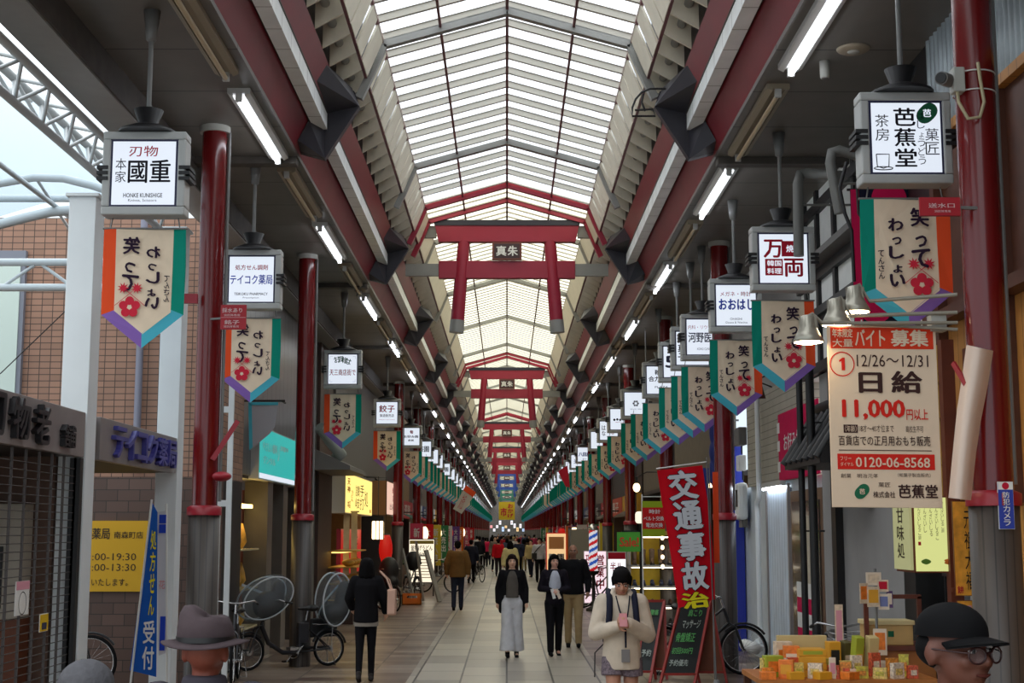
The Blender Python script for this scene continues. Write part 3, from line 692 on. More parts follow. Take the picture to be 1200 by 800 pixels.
# pillars -------------------------------------------------------------
PRED = M('pillar_red', (104, 12, 14), 0.22, coat=0.25, var=0.05, vscale=1.5); PGRY = bands_mat('pillar_base_grey', (70, 63, 58), (44, 40, 38), .06, .15, 'X', .45)
WHP = M('cap_white', (176, 176, 168), .5); PRD2 = M('collar_red', (150, 24, 40), .4)
def make_pillar():
    t = thing('red_pillar', '', 'pillar')
    MB().lathe([(.16, 0), (.16, 2.2), (.0, 2.2)], (0, 0, 0), PGRY, 24).build('base', t)
    MB().lathe([(.175, 2.16), (.175, 2.24), (.13, 2.26)], (0, 0, 0), PRD2, 24).build('collar', t)
    MB().lathe([(.130, 2.24), (.130, 6.2)], (0, 0, 0), PRED, 28).build('shaft', t)
    MB().lathe([(.16, 6.18), (.16, 6.25)], (0, 0, 0), WHP, 24).build('cap', t)
    MB().tube((.15, .02, 2.3), (.15, .02, 6.2), .018, ROD, n=8).build('conduit', t)
    return t
pil = make_pillar()
plist = [(-1, 14.45, 'glossy red pillar by the white ladder posts on the left pavement'), (-1, 21.4, 'glossy red pillar between the teal lightbox and the yellow lit sign'), (-1, 40.0, 'red pillar beside the dumpling shop sign'), (-1, 48.3, 'red pillar beyond the restaurant menu lightbox'),
         (1, 9.1, 'glossy red pillar beside the sweets shop with the paper roll tied on'), (1, 20.4, 'red pillar behind the red upright flag'), (1, 27.7, 'red pillar beside the shoe shop'), (1, 36, 'red pillar beyond the barber pole')]
for sd in (-1, 1):
    y = 56.5 if sd < 0 else 44.2
    while y < 245: plist.append((sd, y, 'distant red pillar in the %s row' % ('left' if sd < 0 else 'right'))); y += 8.25
for i, (sd, y, lab) in enumerate(plist):
    g = 'red pillars of the %s row' % ('left' if sd < 0 else 'right')
    xx = -3.1 if sd < 0 else 3.15
    if i == 0: pil.location = (xx, y, 0); pil['label'] = lab; pil['group'] = g
    else: copy_tree(pil, (xx, y, 0), 0, lab, g)
copies_reset()
# ---------------------------------------------------------------- left side
def board(name, label, cat, o, ux, w, h, th, frame, face, texts=(), group=None, fr=0.03, extra=None, tilt=None, kind=None):
    """flat sign: o = lower corner on the viewer's left, ux = direction to the viewer's right"""
    o, ux = Vector(o), Vector(ux).normalized(); uy = Vector(tilt).normalized() if tilt else Z.copy(); n = ux.cross(uy)
    t = thing(name, label, cat, o, 0, group)
    a = MB(); a.prism([(0, 0), (w, 0), (w, h), (0, h)], (0, 0, 0), ux, uy, -n * th, frame); a.build('frame', t, bevel=min(.008, th * .2))
    a = MB(); a.prism([(fr, fr), (w - fr, fr), (w - fr, h - fr), (fr, h - fr)], n * .004, ux, uy, -n * .006, face); a.build('face', t)
    b = MB(); W, H = w - 2 * fr, h - 2 * fr
    for it in texts:
        s, x0, z0, ww, hh, m = it[:6]; bold = it[6] if len(it) > 6 else 0.0; vert = len(it) > 7 and it[7]
        q = n * .006 + ux * (fr + W * x0) + uy * (fr + H * z0)
        if s == '#': b.prism([(0, 0), (W * ww, 0), (W * ww, H * hh), (0, H * hh)], q - n * .0005, ux, uy, -n * .001, m)
        elif s == 'o': b.disc(q, ux, uy, W * ww, m, 24, W * ww * .92 if len(it) <= 6 else None)
        else: b.text(s, q + n * .001, ux, uy, W * ww, H * hh, m, bold, vert)
    if extra: extra(b, n * .007 + ux * fr + uy * fr, ux, uy, W, H)
    if b.v: b.build('lettering', t)
    return t
BRICKF = grid_mat('brick_tile_front', (150, 114, 94), (70, 54, 46), 0.15, 0.088, 0.006, 'XZ', 0.0, 0.6, 0.13)
BRICKS = grid_mat('brick_tile_side', (150, 116, 96), (92, 72, 62), 0.15, 0.088, 0.005, 'YZ', 0.0, 0.6, 0.22)
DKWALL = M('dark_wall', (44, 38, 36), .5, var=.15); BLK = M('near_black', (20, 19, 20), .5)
PILW = M('painted_post_white', (226, 232, 234), .5, var=.04, vscale=2)
GRL = M('grille_steel', (84, 78, 76), .45, metal=.3)
STL = M('satin_steel', (150, 142, 140), .42, metal=.35, var=.12, vscale=2.5)
TUBEW = M('canopy_tube_white', (196, 202, 204), .45)
a = MB().box((-14, 19.2, 2.72), (-3.95, 19.6, 6.34), BRICKF); struct(a.build('wall_left_brick'))
a = MB().box((-14, 19.0, 0), (-3.95, 19.6, 2.72), grid_mat('dark_tile', (88, 68, 60), (48, 40, 36), .3, .15, .006, 'XZ', .5, .5)); struct(a.build('wall_left_lower'))
a = MB().box((-4.4, 19.6, 2.72), (-3.95, 21.0, 6.34), BRICKS); struct(a.build('wall_left_return'))
a = MB().box((-4.4, 19.6, 0), (-3.95, 21.0, 2.72), BLK); struct(a.build('wall_left_glass'))
# frosted window on the brick wall
a = MB(); a.box((-8.2, 19.12, 3.6), (-6.68, 19.2, 5.86), M('window_frame_grey', (120, 124, 136), .4)); w1 = a.build('window_1'); struct(w1)
MB().box((-8.2, 19.10, 3.65), (-6.74, 19.13, 5.70), M('frosted_glass', (196, 212, 204), .25)).build('pane', w1)
# low shop roof band and its boards
a = MB().box((-6.5, 5.5, 2.70), (-4.06, 17.2, 3.08), DKWALL); struct(a.build('trim_shop_roof'))
b = MB(); 
def chan(name, label, y0, y1, chars, m, sizes, x=-4.0):
    t = thing(name, label, 'sign', (x, y0, 2.69)); L = y1 - y0
    MB().box((-.07, 0, 0), (0, L, .425), STL).build('board', t, bevel=.006)
    yy = 0
    for c, (p, w, h, z) in zip(chars, sizes):
        MB().text(c, (.05, p, z), Y, Z, w, h, m, .03, False, .05).build('letter', t)
    return t
chan('shop_name_board', 'brushed steel board of the cutlery shop with raised black characters', 9.4, 13.28, '刃物老舗', M('letter_black', (22, 20, 24), .4),
     [(1.22, .42, .34, .05), (1.8, .42, .34, .05), (2.36, .38, .34, .04), (3.12, .34, .2, .06)])
chan('shop_name_board', 'grey board of the pharmacy with raised violet blue characters', 13.78, 16.98, 'テイコク薬局', M('letter_violet', (72, 70, 150), .4),
     [(.38, .48, .32, .05), (.86, .36, .32, .05), (1.24, .42, .32, .05), (1.7, .42, .32, .05), (2.16, .42, .32, .05), (2.62, .42, .32, .05)])
# cutlery shop behind its grille
a = MB(); a.box((-7.2, 5.5, 0), (-7.1, 13.4, 2.7), M('shop_wall_tan', (120, 104, 92), .6, var=.1)); a.box((-7.1, 13.3, 0), (-4.27, 13.4, 2.7), M('shop_wall_brown', (92, 66, 52), .6, var=.1)); struct(a.build('wall_cutlery_shop'))
t = thing('display_cabinet', 'beige cabinet with a dark glass front behind the lattice shutter', 'cabinet', (-4.9, 13.0, 0))
MB().box((-.55, 0, 1.2), (.45, .28, 2.25), M('cabinet_beige', (172, 164, 150), .5)).build('body', t, bevel=.01); MB().box((-.4, -.02, 1.3), (.28, 0, 1.86), BLK).build('glass_front', t)
MB().box((-.35, -.025, 1.35), (.1, -.02, 1.8), M('painted_glass_sheen', (96, 104, 104), .2)).build('pane', t)  # lighter rectangle: a sheen painted onto the dark glass
MB().box((-.55, 0.02, 0), (.45, .28, 1.2), M('cabinet_base_brown', (110, 60, 36), .5, var=.1)).build('base', t)
t = thing('grille_shutter', 'closed steel lattice shutter across the cutlery shop front', 'shutter', (-4.05, 9.0, 0))
a = MB()
for i in range(38): a.tube((0, 0, .06 + i * .068), (0, 4.2, .06 + i * .068), .0045, GRL, n=5)
a.build('slats', t)
a = MB()
for i in range(13): a.box((-.012, .1 + i * .34, 0.03), (.012, .108 + i * .34, 2.68), GRL)
a.build('link_chain', t)
MB().box((-.05, 4.18, 0), (.05, 4.27, 2.68), BLK).build('guide_rail', t); MB().box((-.02, 0, 0), (.02, 4.2, .06), STL).build('bottom_bar', t)
board('paper_notice', 'white paper notice with a pink head on the lattice shutter', 'notice', at(17, 722, X=-4.03), Y, .32, .28, .006, WHT, WHT, [('#', 0, .75, 1, .25, M('pink', (214, 150, 164), .7)), ('o', .5, .35, .3, .3, INK)], fr=.001)
board('paper_notice', 'small yellow paper notice low on the lattice shutter', 'notice', at(46, 741, X=-4.03), Y, .22, .155, .006, WHT, M('note_yellow', (220, 180, 40), .7), [('#', .2, .1, .6, .4, NAVY)], fr=.006)
# posts carrying the canopy
for p, h, lab in (((-4.12, 13.3), 5.22, 'white square post between the cutlery and pharmacy boards'), ((-4.12, 17.0), 5.7, 'white square post beyond the pharmacy board')):
    t = thing('square_post', lab, 'post', (p[0], p[1], 0)); MB().box((-.13, 0, 0), (.13, .3, h), PILW).build('shaft', t, bevel=.006)
    a = MB(); a.box((-.16, -.03, h), (.16, .33, h + .03), PILW); a.build('cap_plate', t)
t = thing('drain_pipe', 'grey drain pipe down the brick tiled wall', 'pipe', (at(163, 420, Y=19.08).x, 19.1, 2.7)); MB().tube((0, 0, .1), (0, 0, 3.6), .05, M('pipe_lilac_grey', (128, 130, 146), .4)).build('pipe', t)
b = MB()
for z in (.6, 1.9, 3.1): b.torus((0, 0, z), .055, .012, ROD, 'Z', 16, 6)
b.build('clamp', t)
# yellow hours board
BL2 = M('board_ink', (52, 40, 20), .6)
p0 = at(104, 693, Y=18.96); p1 = at(180, 610, Y=18.96)
board('opening_hours_board', 'yellow opening hours board on the dark tiled wall', 'sign', (p0.x - .1, 18.96, p0.z), X, p1.x - p0.x + .1, p1.z - p0.z, .03, M('hours_yellow', (206, 160, 22), .6), M('hours_yellow', (206, 160, 22), .6),
      [('薬局', .12, .74, .26, .16, BL2, .02), ('南森町店', .44, .75, .42, .1, BL2, .005), ('9:00-19:30', .05, .44, .72, .1, BL2), ('9:00-13:30', .05, .29, .72, .1, BL2), ('いたします。', .14, .08, .52, .1, BL2, .005)], fr=.002)
# upright flags
def nobori(label, base, top, poly, m, texts, ux=None):
    t = thing('upright_flag', label, 'flag', (base.x, base.y, 0))
    bs = Vector((base.x, base.y, 0))
    MB().tube((0, 0, 0.02), Vector(top) - bs, .012, WHT, n=8).build('pole', t)
    MB().lathe([(.14, 0), (.14, .04), (.05, .08), (.02, .14), (0, .14)], (0, 0, 0), M('flag_base', (90, 92, 96), .5), 16).build('base', t)
    P = [Vector(p) - bs for p in poly]; n = (P[1] - P[0]).cross(P[-1] - P[0]).normalized()
    a = MB(); k = len(P); a.add(P + [p + n * .006 for p in P], [tuple(range(k)), tuple(range(2 * k - 1, k - 1, -1))] + [(i, (i + 1) % k, k + (i + 1) % k, k + i) for i in range(k)], m); a.build('cloth', t)
    b = MB()
    for s, o, u, v, w, h, mm, bo, ve in texts: b.text(s, Vector(o) - bs, u, v, w, h, mm, bo, ve)
    if b.v: b.build('lettering', t)
    return t
FBL = M('flag_blue', (34, 92, 180), .7); YEL = M('flag_yellow', (232, 216, 40), .7)
yb = 15.2; e = lambda x, y, d=0: at(x, y, Y=yb + d)
nobori('blue upright flag with yellow and white lettering beside a white post', e(149, 815), e(178, 585), [e(178, 588), e(184.5, 600), e(184, 700), e(183, 793), e(152, 785), e(165, 690)], FBL,
       [('処方せん', e(173.5, 722, -.03), X, Z, .06, .92, YEL, .03, True), ('受付', e(166, 786, -.03), X, Z, .125, .54, WHT, .03, True)])
yb = 16.2
nobori('narrow white flag with blue blocks squeezed behind the blue flag', e(196, 815), e(195, 590), [e(184, 600), e(195, 598), e(194, 765), e(186, 768)], M('flag_white', (206, 206, 214), .7),
       [('■■', e(186, 625, -.02), X, Z, .08, .22, INKB, 0, True), ('花', e(186, 690, -.02), X, Z, .07, .1, M('pinkish', (216, 150, 150), .7), .02, False), ('■', e(186.5, 762, -.02), X, Z, .06, .38, INKB, 0, False)])
# lattice truss above the side street
t = thing('lattice_truss', 'white tubular lattice truss along the open side street roof', 'truss', (0, 0, 0))
ch = [(-4.02, 5.88), (-4.34, 5.95), (-4.2, 5.62)]
for x, z in ch: MB().tube((x, 5.6, z), (x, 16.8, z), .04, TUBEW).build('chord', t)
n_ = 0; y = 5.8
while y < 16.1:
    a = MB()
    a.tube((-4.2, y, 5.62), (-4.02, y + .36, 5.88), .018, TUBEW, n=6); a.tube((-4.2, y + .72, 5.62), (-4.02, y + .36, 5.88), .018, TUBEW, n=6)
    a.tube((-4.2, y, 5.62), (-4.34, y + .36, 5.95), .018, TUBEW, n=6); a.tube((-4.2, y + .72, 5.62), (-4.34, y + .36, 5.95), .018, TUBEW, n=6)
    a.tube((-4.02, y + .36, 5.88), (-4.34, y + .36, 5.95), .018, TUBEW, n=6); a.build('web', t); y += .72
# side street canopy
t = thing('side_canopy', 'white tube framed barrel canopy over the side street', 'canopy', (0, 0, 0))
def arc(pts, r, name): MB().path(pts, r, TUBEW, 8).build(name, t)
A1 = [(-4.45, 5.86), (-4.83, 6.0), (-5.19, 6.09), (-5.54, 6.10), (-5.93, 6.03), (-6.5, 5.85), (-7.2, 5.5)]
A2 = [(-4.6, 5.75), (-4.94, 5.72), (-5.32, 5.69), (-5.61, 5.62), (-5.91, 5.54), (-6.4, 5.36), (-7.2, 4.95)]
arc([(x, 16.0, z) for x, z in A1], .05, 'arch_rib'); arc([(x, 16.0, z) for x, z in A2], .06, 'arch_rib'); arc([(x - .1, 13.0, z + .25) for x, z in A1], .05, 'arch_rib')
arc([(-4.2, 17.5, 6.21), (-9, 17.5, 6.21)], .05, 'tie_tube'); arc([(-4.2, 17.5, 5.38), (-9, 17.5, 5.38)], .05, 'tie_tube'); arc([(-4.2, 17.5, 5.055), (-9, 17.5, 5.055)], .05, 'tie_tube')
for x in (-5.95, -7.5):
    arc([(x, 17.5, 5.38), (x - .45, 17.5, 5.06)], .022, 'web'); arc([(x, 17.5, 5.38), (x + .45, 17.5, 5.06)], .022, 'web')
arc([(-5.45, 17.5, 5.38), (-5.45, 17.5, 6.02)], .06, 'post')
arc([at(-10, 185, Y=13.2), at(92, 262, Y=17.4)], .03, 'purlin'); arc([at(40, 205, Y=16), at(95, 290, Y=19)], .02, 'purlin')
MB().path([at(0, 438, Y=18.9), at(180, 265, Y=18.9)], .008, BLK, 5).build('cable', t)
a = MB(); L1 = [Vector((x, 13, z + .3)) for x, z in A1]; L2 = [Vector((x, 17.4, z + .08)) for x, z in A1]
a.add(L1 + L2, [(i, i + 1, 7 + i + 1, 7 + i) for i in range(6)], see_through('canopy_sheet', (226, 238, 246), .8)); a.build('sheet', t)
# white ladder posts beside the first pillar
t = thing('ladder_post', 'pair of white steel posts tied like a ladder beside the red pillar', 'post', (-3.62, 18.0, 0))
for dx in (-.07, .07): MB().box((dx - .032, -.03, .0), (dx + .032, .03, 4.7), PILW).build('upright', t)
for z in (2.35, 3.55, 4.6): MB().box((-.07, -.028, z - .04), (.07, .028, z + .04), PILW).build('tie', t)
t = thing('pillar_brackets', '', 'bracket', (-3.1, 14.3, 0)); t.name = 'hose_bracket'; t['label'] = 'small red hooks and knob on the side of the near red pillar'
MB().bar((.1, 0, 2.72), (.34, .05, 3.12), .035, .05, PRD2).build('hook', t); MB().ell((.2, 0, 2.55), (.1, .1, .05), PRD2).build('knob', t)
MB().box((-.3, -.02, 4.33), (-.1, .02, 4.43), PRD2).build('arm', t)
def hyd(label, px0, py0, px1, py1, yy, lines, side):
    p, q = at(px0, py1, Y=yy), at(px1, py0, Y=yy)
    t = board('hydrant_plate', label, 'sign', p, X, q.x - p.x, q.z - p.z, .015, PRD2, M('plate_red', (168, 14, 32), .45), lines, fr=.003)
    px_ = -3.1 if side < 0 else 3.15; py_ = 14.45 if side < 0 else 9.1
    MB().bar(((q.x - p.x) * .5, .016, (q.z - p.z) * .5), (px_ - p.x, py_ - yy - .1, (q.z - p.z) * .5), .02, .02, ROD).build('arm', t)
PW = M('plate_white', (220, 190, 190), .6)
hyd('red fire equipment plate with two lines on the left near pillar', 258, 357, 289, 386, 14.2, [('採水あり', .05, .68, .8, .2, PW, .02), ('消防隊専用', .12, .53, .64, .1, PW), ('#', 0, .48, 1, .012, PW), ('銘子', .15, .2, .6, .18, PW, .02), ('消防隊専用', .12, .06, .6, .1, PW)], -1)
a = MB()
# facades further along the left pavement
SIDING = bands_mat('metal_siding', (112, 114, 116), (76, 76, 78), .42, .1, 'Y', .3, .5)
TANW = M('tan_wall', (128, 108, 86), .6, var=.08); BRNW = M('brown_wall', (70, 50, 42), .55, var=.1); GRYW = M('grey_wall', (112, 110, 108), .6, var=.06)
struct(MB().box((-4.4, 21.0, 2.85), (-3.97, 29.2, 6.25), SIDING).build('wall_left_siding'))
a = MB()
for y in (23.1, 24.7, 26.6): a.box((-4.3, y, 0), (-3.92, y + .5, 2.85), bands_mat('column_grey', (104, 98, 90), (78, 72, 66), .2, .08, 'Y', .35, .2))
a.box((-4.35, 27.7, 0), (-3.97, 29.2, 2.85), GRYW); struct(a.build('trim_shop_columns'))
a = MB(); a.box((-5.6, 21.0, 0), (-5.5, 27.8, 2.85), M('gold_interior', (150, 112, 40), .5, var=.3, vscale=3)); a.box((-5.5, 21.0, 2.8), (-4.0, 27.8, 2.85), DKWALL); struct(a.build('wall_left_display'))
t = thing('display_case', 'gold lit display case with shelves behind the parked child seat bicycle', 'display case', (-4.24, 21.08, 0))
MB().box((-.3, 0, 0), (.2, 1.7, .5), BRNW).build('base', t)
GOLD = M('gold_goods', (196, 150, 60), .4, var=.3, vscale=8)
for z in (.5, 1.1, 1.7): MB().box((-.3, 0, z), (.25, 1.7, z + .03), M('glass_shelf', (190, 180, 140), .2)).build('shelf', t)
rr = random.Random(3)
for z in (.53, 1.13, 1.73):
    for k in range(4): MB().lathe([(.06, 0), (.12, .1), (.10, .22), (.05, .3 + rr.random() * .12), (0, .32 + rr.random() * .1)], (-.02, .25 + k * .4, z), GOLD, 12).build('goods', t)
MB().box((-.05, .1, 2.36), (.15, 1.6, 2.42), M('case_lamp_bright', (255, 214, 120), .4, emit=6)).build('lamp', t)
TEAL = M('teal_lightbox', (44, 182, 176), .4, emit=.75)
board('lightbox_sign', 'teal lightbox sign with white lettering over the display windows', 'sign', (-3.84, 21.75, 2.80), Y, 3.95, .83, .16, ALU, TEAL,
      [('やさしい歯科', .06, .55, .36, .2, WHT, .02), ('デンタル', .08, .3, .3, .16, WHT, .02), ('診療中', .5, .66, .22, .12, WHT, .02), ('♪', .44, .42, .04, .36, WHT), ('#', 0, 0, 1, .10, FACE)], fr=.02)
# grey plain banner on an arm
t = thing('street_banner', 'plain grey banner turned away beside the teal lightbox', 'banner', (0, 0, 0))
P = [at(x, y, Y=21.0) for x, y in ((291, 471), (326, 471), (322, 500), (316, 508), (292, 528))]
a = MB(); a.add(P + [p + Y * .01 for p in P], [(0, 1, 2, 3, 4), (9, 8, 7, 6, 5)] + [(i, (i + 1) % 5, 5 + (i + 1) % 5, 5 + i) for i in range(5)], M('banner_grey', (168, 170, 176), .8)); a.build('cloth', t)
Q = [at(x, y, Y=20.99) for x, y in ((291, 471), (295, 474), (296, 524), (292, 528))]; a = MB(); a.add(Q, [(0, 1, 2, 3)], BTE); Q = [at(x, y, Y=20.99) for x, y in ((291, 471), (326, 471), (326, 474.5), (293, 474.5))]; a.add(Q, [(0, 1, 2, 3)], BTE); a.build('edge_trim', t)
MB().tube(at(286, 469.5, Y=21.0), at(334, 469.5, Y=21.0) , .016, BLK).build('arm', t); MB().tube(at(330, 469.5, Y=21.0), at(330, 469.5, Y=21.0) + Vector((.0, .35, 0)), .016, BLK).build('arm_stay', t)
# dark shop and the restaurant
struct(MB().box((-4.4, 29.2, 0), (-3.9, 31.4, 6.25), BRNW).build('wall_left_brown'))
struct(MB().box((-4.4, 31.4, 3.4), (-3.85, 44.6, 6.25), GRYW).build('wall_left_grey'))
a = MB(); a.box((-6.0, 31.4, 0), (-5.9, 44.6, 3.4), M('restaurant_back', (120, 60, 34), .6, var=.2, vscale=2)); a.box((-5.9, 31.4, 3.3), (-3.85, 44.6, 3.4), BRNW); a.box((-5.9, 38.6, 0), (-4.0, 38.8, 3.3), M('restaurant_wall', (140, 100, 60), .6, var=.1)); struct(a.build('wall_left_restaurant'))
t = thing('awning', 'grey sloping awning before the yellow lit restaurant sign', 'awning', (-3.9, 28.2, 3.2))
a = MB(); a.prism([(0, .45), (.75, .1), (.75, .02), (0, .02)], (0, 0, 0), X, Z, Y * 3.2, M('awning_grey', (120, 118, 116), .6)); a.build('canvas', t)
MB().path([(.1, .2, .9), (.3, .5, .6), (.5, .6, .35), (.35, .9, .3)], .12, see_through('plastic_sheet', (200, 210, 210), .4), 8).build('plastic_cover', t)
YLIT = M('yellow_lit', (255, 226, 128), .4, emit=1.15); ORI = M('orange_ink', (200, 120, 30), .7)
board('lit_shop_sign', 'yellow lit restaurant sign with brush calligraphy', 'sign', (-3.66, 31.9, 2.40), Y, 6.3, .93, .3, M('sign_side_white', (200, 190, 170), .5), YLIT,
      [('天神', .05, .5, .1, .4, ORI, .04, True), ('本店', .06, .12, .1, .2, ORI, .02), ('うどん', .18, .3, .07, .3, ORI, .02, True), ('讃岐', .33, .12, .16, .66, INK, 0, True), ('手打', .5, .1, .16, .74, INK, 0, True), ('処', .68, .2, .14, .5, INK, 0, True), ('■', .9, .06, .05, .1, ORI)], fr=.02)
PKL = M('pink_lit', (250, 206, 186), .4, emit=.8)
board('lit_shop_sign', 'pink lit box sign with a brown flank beside the yellow sign', 'sign', (-3.36, 39.4, 2.45), Y, 3.2, .95, .42, M('sign_flank_brown', (150, 106, 62), .6), PKL, [('寿', .55, .66, .25, .22, INKR, .03), ('司', .6, .4, .25, .2, INKR, .02), ('出前', .3, .15, .5, .2, INK, 0)], fr=.02)
MB().bar((-.3, 1.6, .9), (-.52, 1.6, 1.1), .05, .05, BLK).build('bracket', [o for o in bpy.data.objects if o.name == 'lit_shop_sign.001'][0])
REDL = M('red_lit', (214, 26, 20), .5, emit=.45)
board('red_lit_panel', 'tall red lit panel with black characters in the restaurant front', 'sign', (-3.9, 33.2, .95), Y, 4.6, 1.1, .1, PRD2, REDL, [('生そば', .62, .1, .2, .8, INK, .02, True)], fr=.02)
def lantern(label, p, r, h, m):
    t = thing('paper_lantern', label, 'lantern', p)
    prof = [(r * .45, -h / 2)] + [(r * (math.sin(PI * (.12 + .76 * i / 14)) ** .6) * (1 if i % 2 else .95), -h / 2 + h * i / 14) for i in range(15)] + [(r * .45, h / 2)]
    MB().lathe(prof, (0, 0, 0), m, 18).build('shade', t)
    a = MB(); a.lathe([(r * .5, h / 2 - .02), (r * .5, h / 2 + .04), (0, h / 2 + .04)], (0, 0, 0), BLK, 14); a.lathe([(0, -h / 2 - .04), (r * .5, -h / 2 - .04), (r * .5, -h / 2 + .01)], (0, 0, 0), BLK, 14); a.build('rim', t)
    MB().tube((0, 0, h / 2 + .03), (0, 0, h / 2 + .5), .006, BLK, n=5).build('cord', t)
    if p[1] < 40 and p[1] > 38: MB().path([(0, 0, h / 2 + .5), (0, 0, 3.45 - p[2]), (-3.86 - p[0], 0, 3.45 - p[2])], .012, BLK, 5).build('bracket', t)
    return t
RLAN = M('lantern_red', (206, 26, 18), .6, emit=.55); WLAN = M('lantern_white', (255, 222, 170), .6, emit=3.5)
lantern('red paper lantern hanging at the restaurant front', at(452, 643, Y=38.5), .19, .75, RLAN)
t = thing('lantern_lamp', 'bright lattice lamp glowing under the pink box sign', 'lamp', at(443, 621, Y=37.8))
MB().box((-.15, -.15, -.24), (.15, .15, .24), WLAN).build('shade', t, bevel=.03)
a = MB()
for x in (-.16, -.05, .05, .16): a.box((x - .012, -.165, -.25), (x + .012, -.15, .25), BRNW)
a.build('lattice', t); MB().path([(0, 0, .3), (0, 0, 3.45 - t.location.z), (-3.86 - t.location.x, 0, 3.45 - t.location.z)], .012, BLK, 6).build('cord', t)
t = thing('noren_curtain', 'pale split curtain hanging in the restaurant entrance', 'curtain', at(410, 655, Y=33))
for x in (-.16, .02): MB().box((x, 0, -.5), (x + .14, .03, 1.1), M('noren_cream', (190, 168, 130), .8, var=.1)).build('panel', t)
MB().tube((-.2, .015, 1.1), (.2, .015, 1.1), .015, BRNW).build('rod', t)
t = thing('food_display', 'gold lit food display shelves behind the woman in black', 'display case', (-3.58, 30.8, 0))
MB().box((-.3, 0, 0), (.25, 2.2, .5), BRNW).build('base', t)
for z in (.5, .85, 1.2, 1.55): MB().box((-.3, 0, z), (.3, 2.2, z + .025), GOLD).build('shelf', t)
for z in (.53, .88, 1.23):
    for k in range(4): MB().lathe([(.05, 0), (.13, .05), (.15, .1), (.1, .14), (0, .16)], (.1, .3 + k * .52, z), GOLD, 12).build('dish', t)
MB().box((-.25, .1, 1.52), (.0, 2.1, 1.545), M('case_lamp', (255, 214, 120), .4, emit=1.6)).build('lamp', t)
YM = M('menu_cream_lit', (255, 242, 214), .4, emit=1.0)
p, q = at(478, 683, Y=44), at(510, 631, Y=44)
t = board('menu_lightbox', 'tall lit menu board of the noodle restaurant standing on the pavement', 'sign', p, X, q.x - p.x, q.z - p.z, .18, BRNW, YM,
      [('#', .02, .9, .96, .08, M('menu_olive', (170, 150, 60), .6)), ('釜揚げうどん', .06, .74, .88, .13, INK, .03), ('350円', .3, .6, .5, .1, INK, .03)] + [('#', .1 + .02 * (i % 3), .1 + .07 * i, .8 - .1 * (i % 2), .018, M('menu_line', (170, 140, 90), .6)) for i in range(7)], fr=.03)
a = MB()
for x in (.05, q.x - p.x - .05): a.tube((x, .09, -p.z), (x, .09, .01), .02, BLK)
a.build('leg', t)
# ---------------------------------------------------------------- right side
WOODO = bands_mat('wood_orange', (190, 130, 62), (120, 74, 32), .16, .06, 'Y', .5); WOODD = M('wood_dark', (84, 46, 30), .5, var=.2); WOODR = M('wood_reddish', (104, 48, 28), .5, var=.15)
CORR = M('corrugated_zinc', (138, 146, 148), .42, metal=.55, var=.2, vscale=3); PLAS = M('plaster_grey', (150, 148, 146), .7, var=.06, vscale=2); PLAW = M('plaster_white', (226, 228, 224), .7, var=.04)
struct(MB().box((3.75, -3, 0), (4.0, 9.6, 6.25), BRNW).build('wall_right_light_block'))  # unseen wall added beside the camera to block light
# corrugated upper wall of the sweets shop: real waves
def corrug(y0, y1, z0, z1, x):
    a = MB(); n = int((y1 - y0) / .018); vs = []
    for i in range(n + 1):
        y = y0 + i * (y1 - y0) / n; xx = x - .014 * math.sin(2 * PI * (y - y0) / .11)
        vs += [(xx, y, z0), (xx, y, z1)]
    a.add(vs, [(2 * i, 2 * i + 1, 2 * i + 3, 2 * i + 2) for i in range(n)], CORR, True); return a
struct(corrug(7.8, 11.85, 5.34, 6.5, 3.68).build('wall_right_corrugated'))
a = MB(); a.box((3.63, 7.8, 5.26), (3.75, 11.9, 5.34), WOODO); a.box((3.70, 7.8, 3.8), (3.8, 11.9, 5.26), WOODD); a.box((3.55, 7.8, 3.70), (3.8, 11.9, 3.80), WOODD)
for y in (8.6, 10.05, 11.6): a.box((3.62, y, 2.2), (3.72, y + .1, 5.3), WOODD)
struct(a.build('trim_shop_fascia'))
struct(MB().box((3.7, 7.8, 2.25), (3.8, 13.0, 3.72), WOODO).build('wall_right_wood'))
struct(MB().box((3.7, 7.8, .0), (3.8, 10.6, 2.25), WOODO).build('wall_right_wood'))
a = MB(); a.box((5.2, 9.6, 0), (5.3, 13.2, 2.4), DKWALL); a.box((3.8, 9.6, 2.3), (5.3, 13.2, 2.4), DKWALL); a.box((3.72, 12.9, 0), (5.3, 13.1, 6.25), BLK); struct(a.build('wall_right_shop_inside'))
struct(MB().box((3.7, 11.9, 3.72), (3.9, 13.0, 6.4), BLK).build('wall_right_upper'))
# shelving inside the shop opening
t = thing('shop_rack', 'dim dark rack with pale boxes inside the sweets shop', 'rack', (4.15, 11.2, 0))
for z in (.3, .8, 1.25, 1.6): MB().box((-.25, 0, z), (.25, 1.5, z + .03), DKWALL).build('shelf', t)
for x in (-.24, .2):
    for y in (.02, 1.44): MB().box((x, y, 0), (x + .04, y + .04, 1.9), BLK).build('post', t)
for i, z in enumerate((.83, 1.28, 1.63)):
    for k in range(3): MB().box((-.2, .1 + k * .48, z), (.18, .42 + k * .48, z + .16 + .02 * (k % 2)), PLAS).build('carton', t)
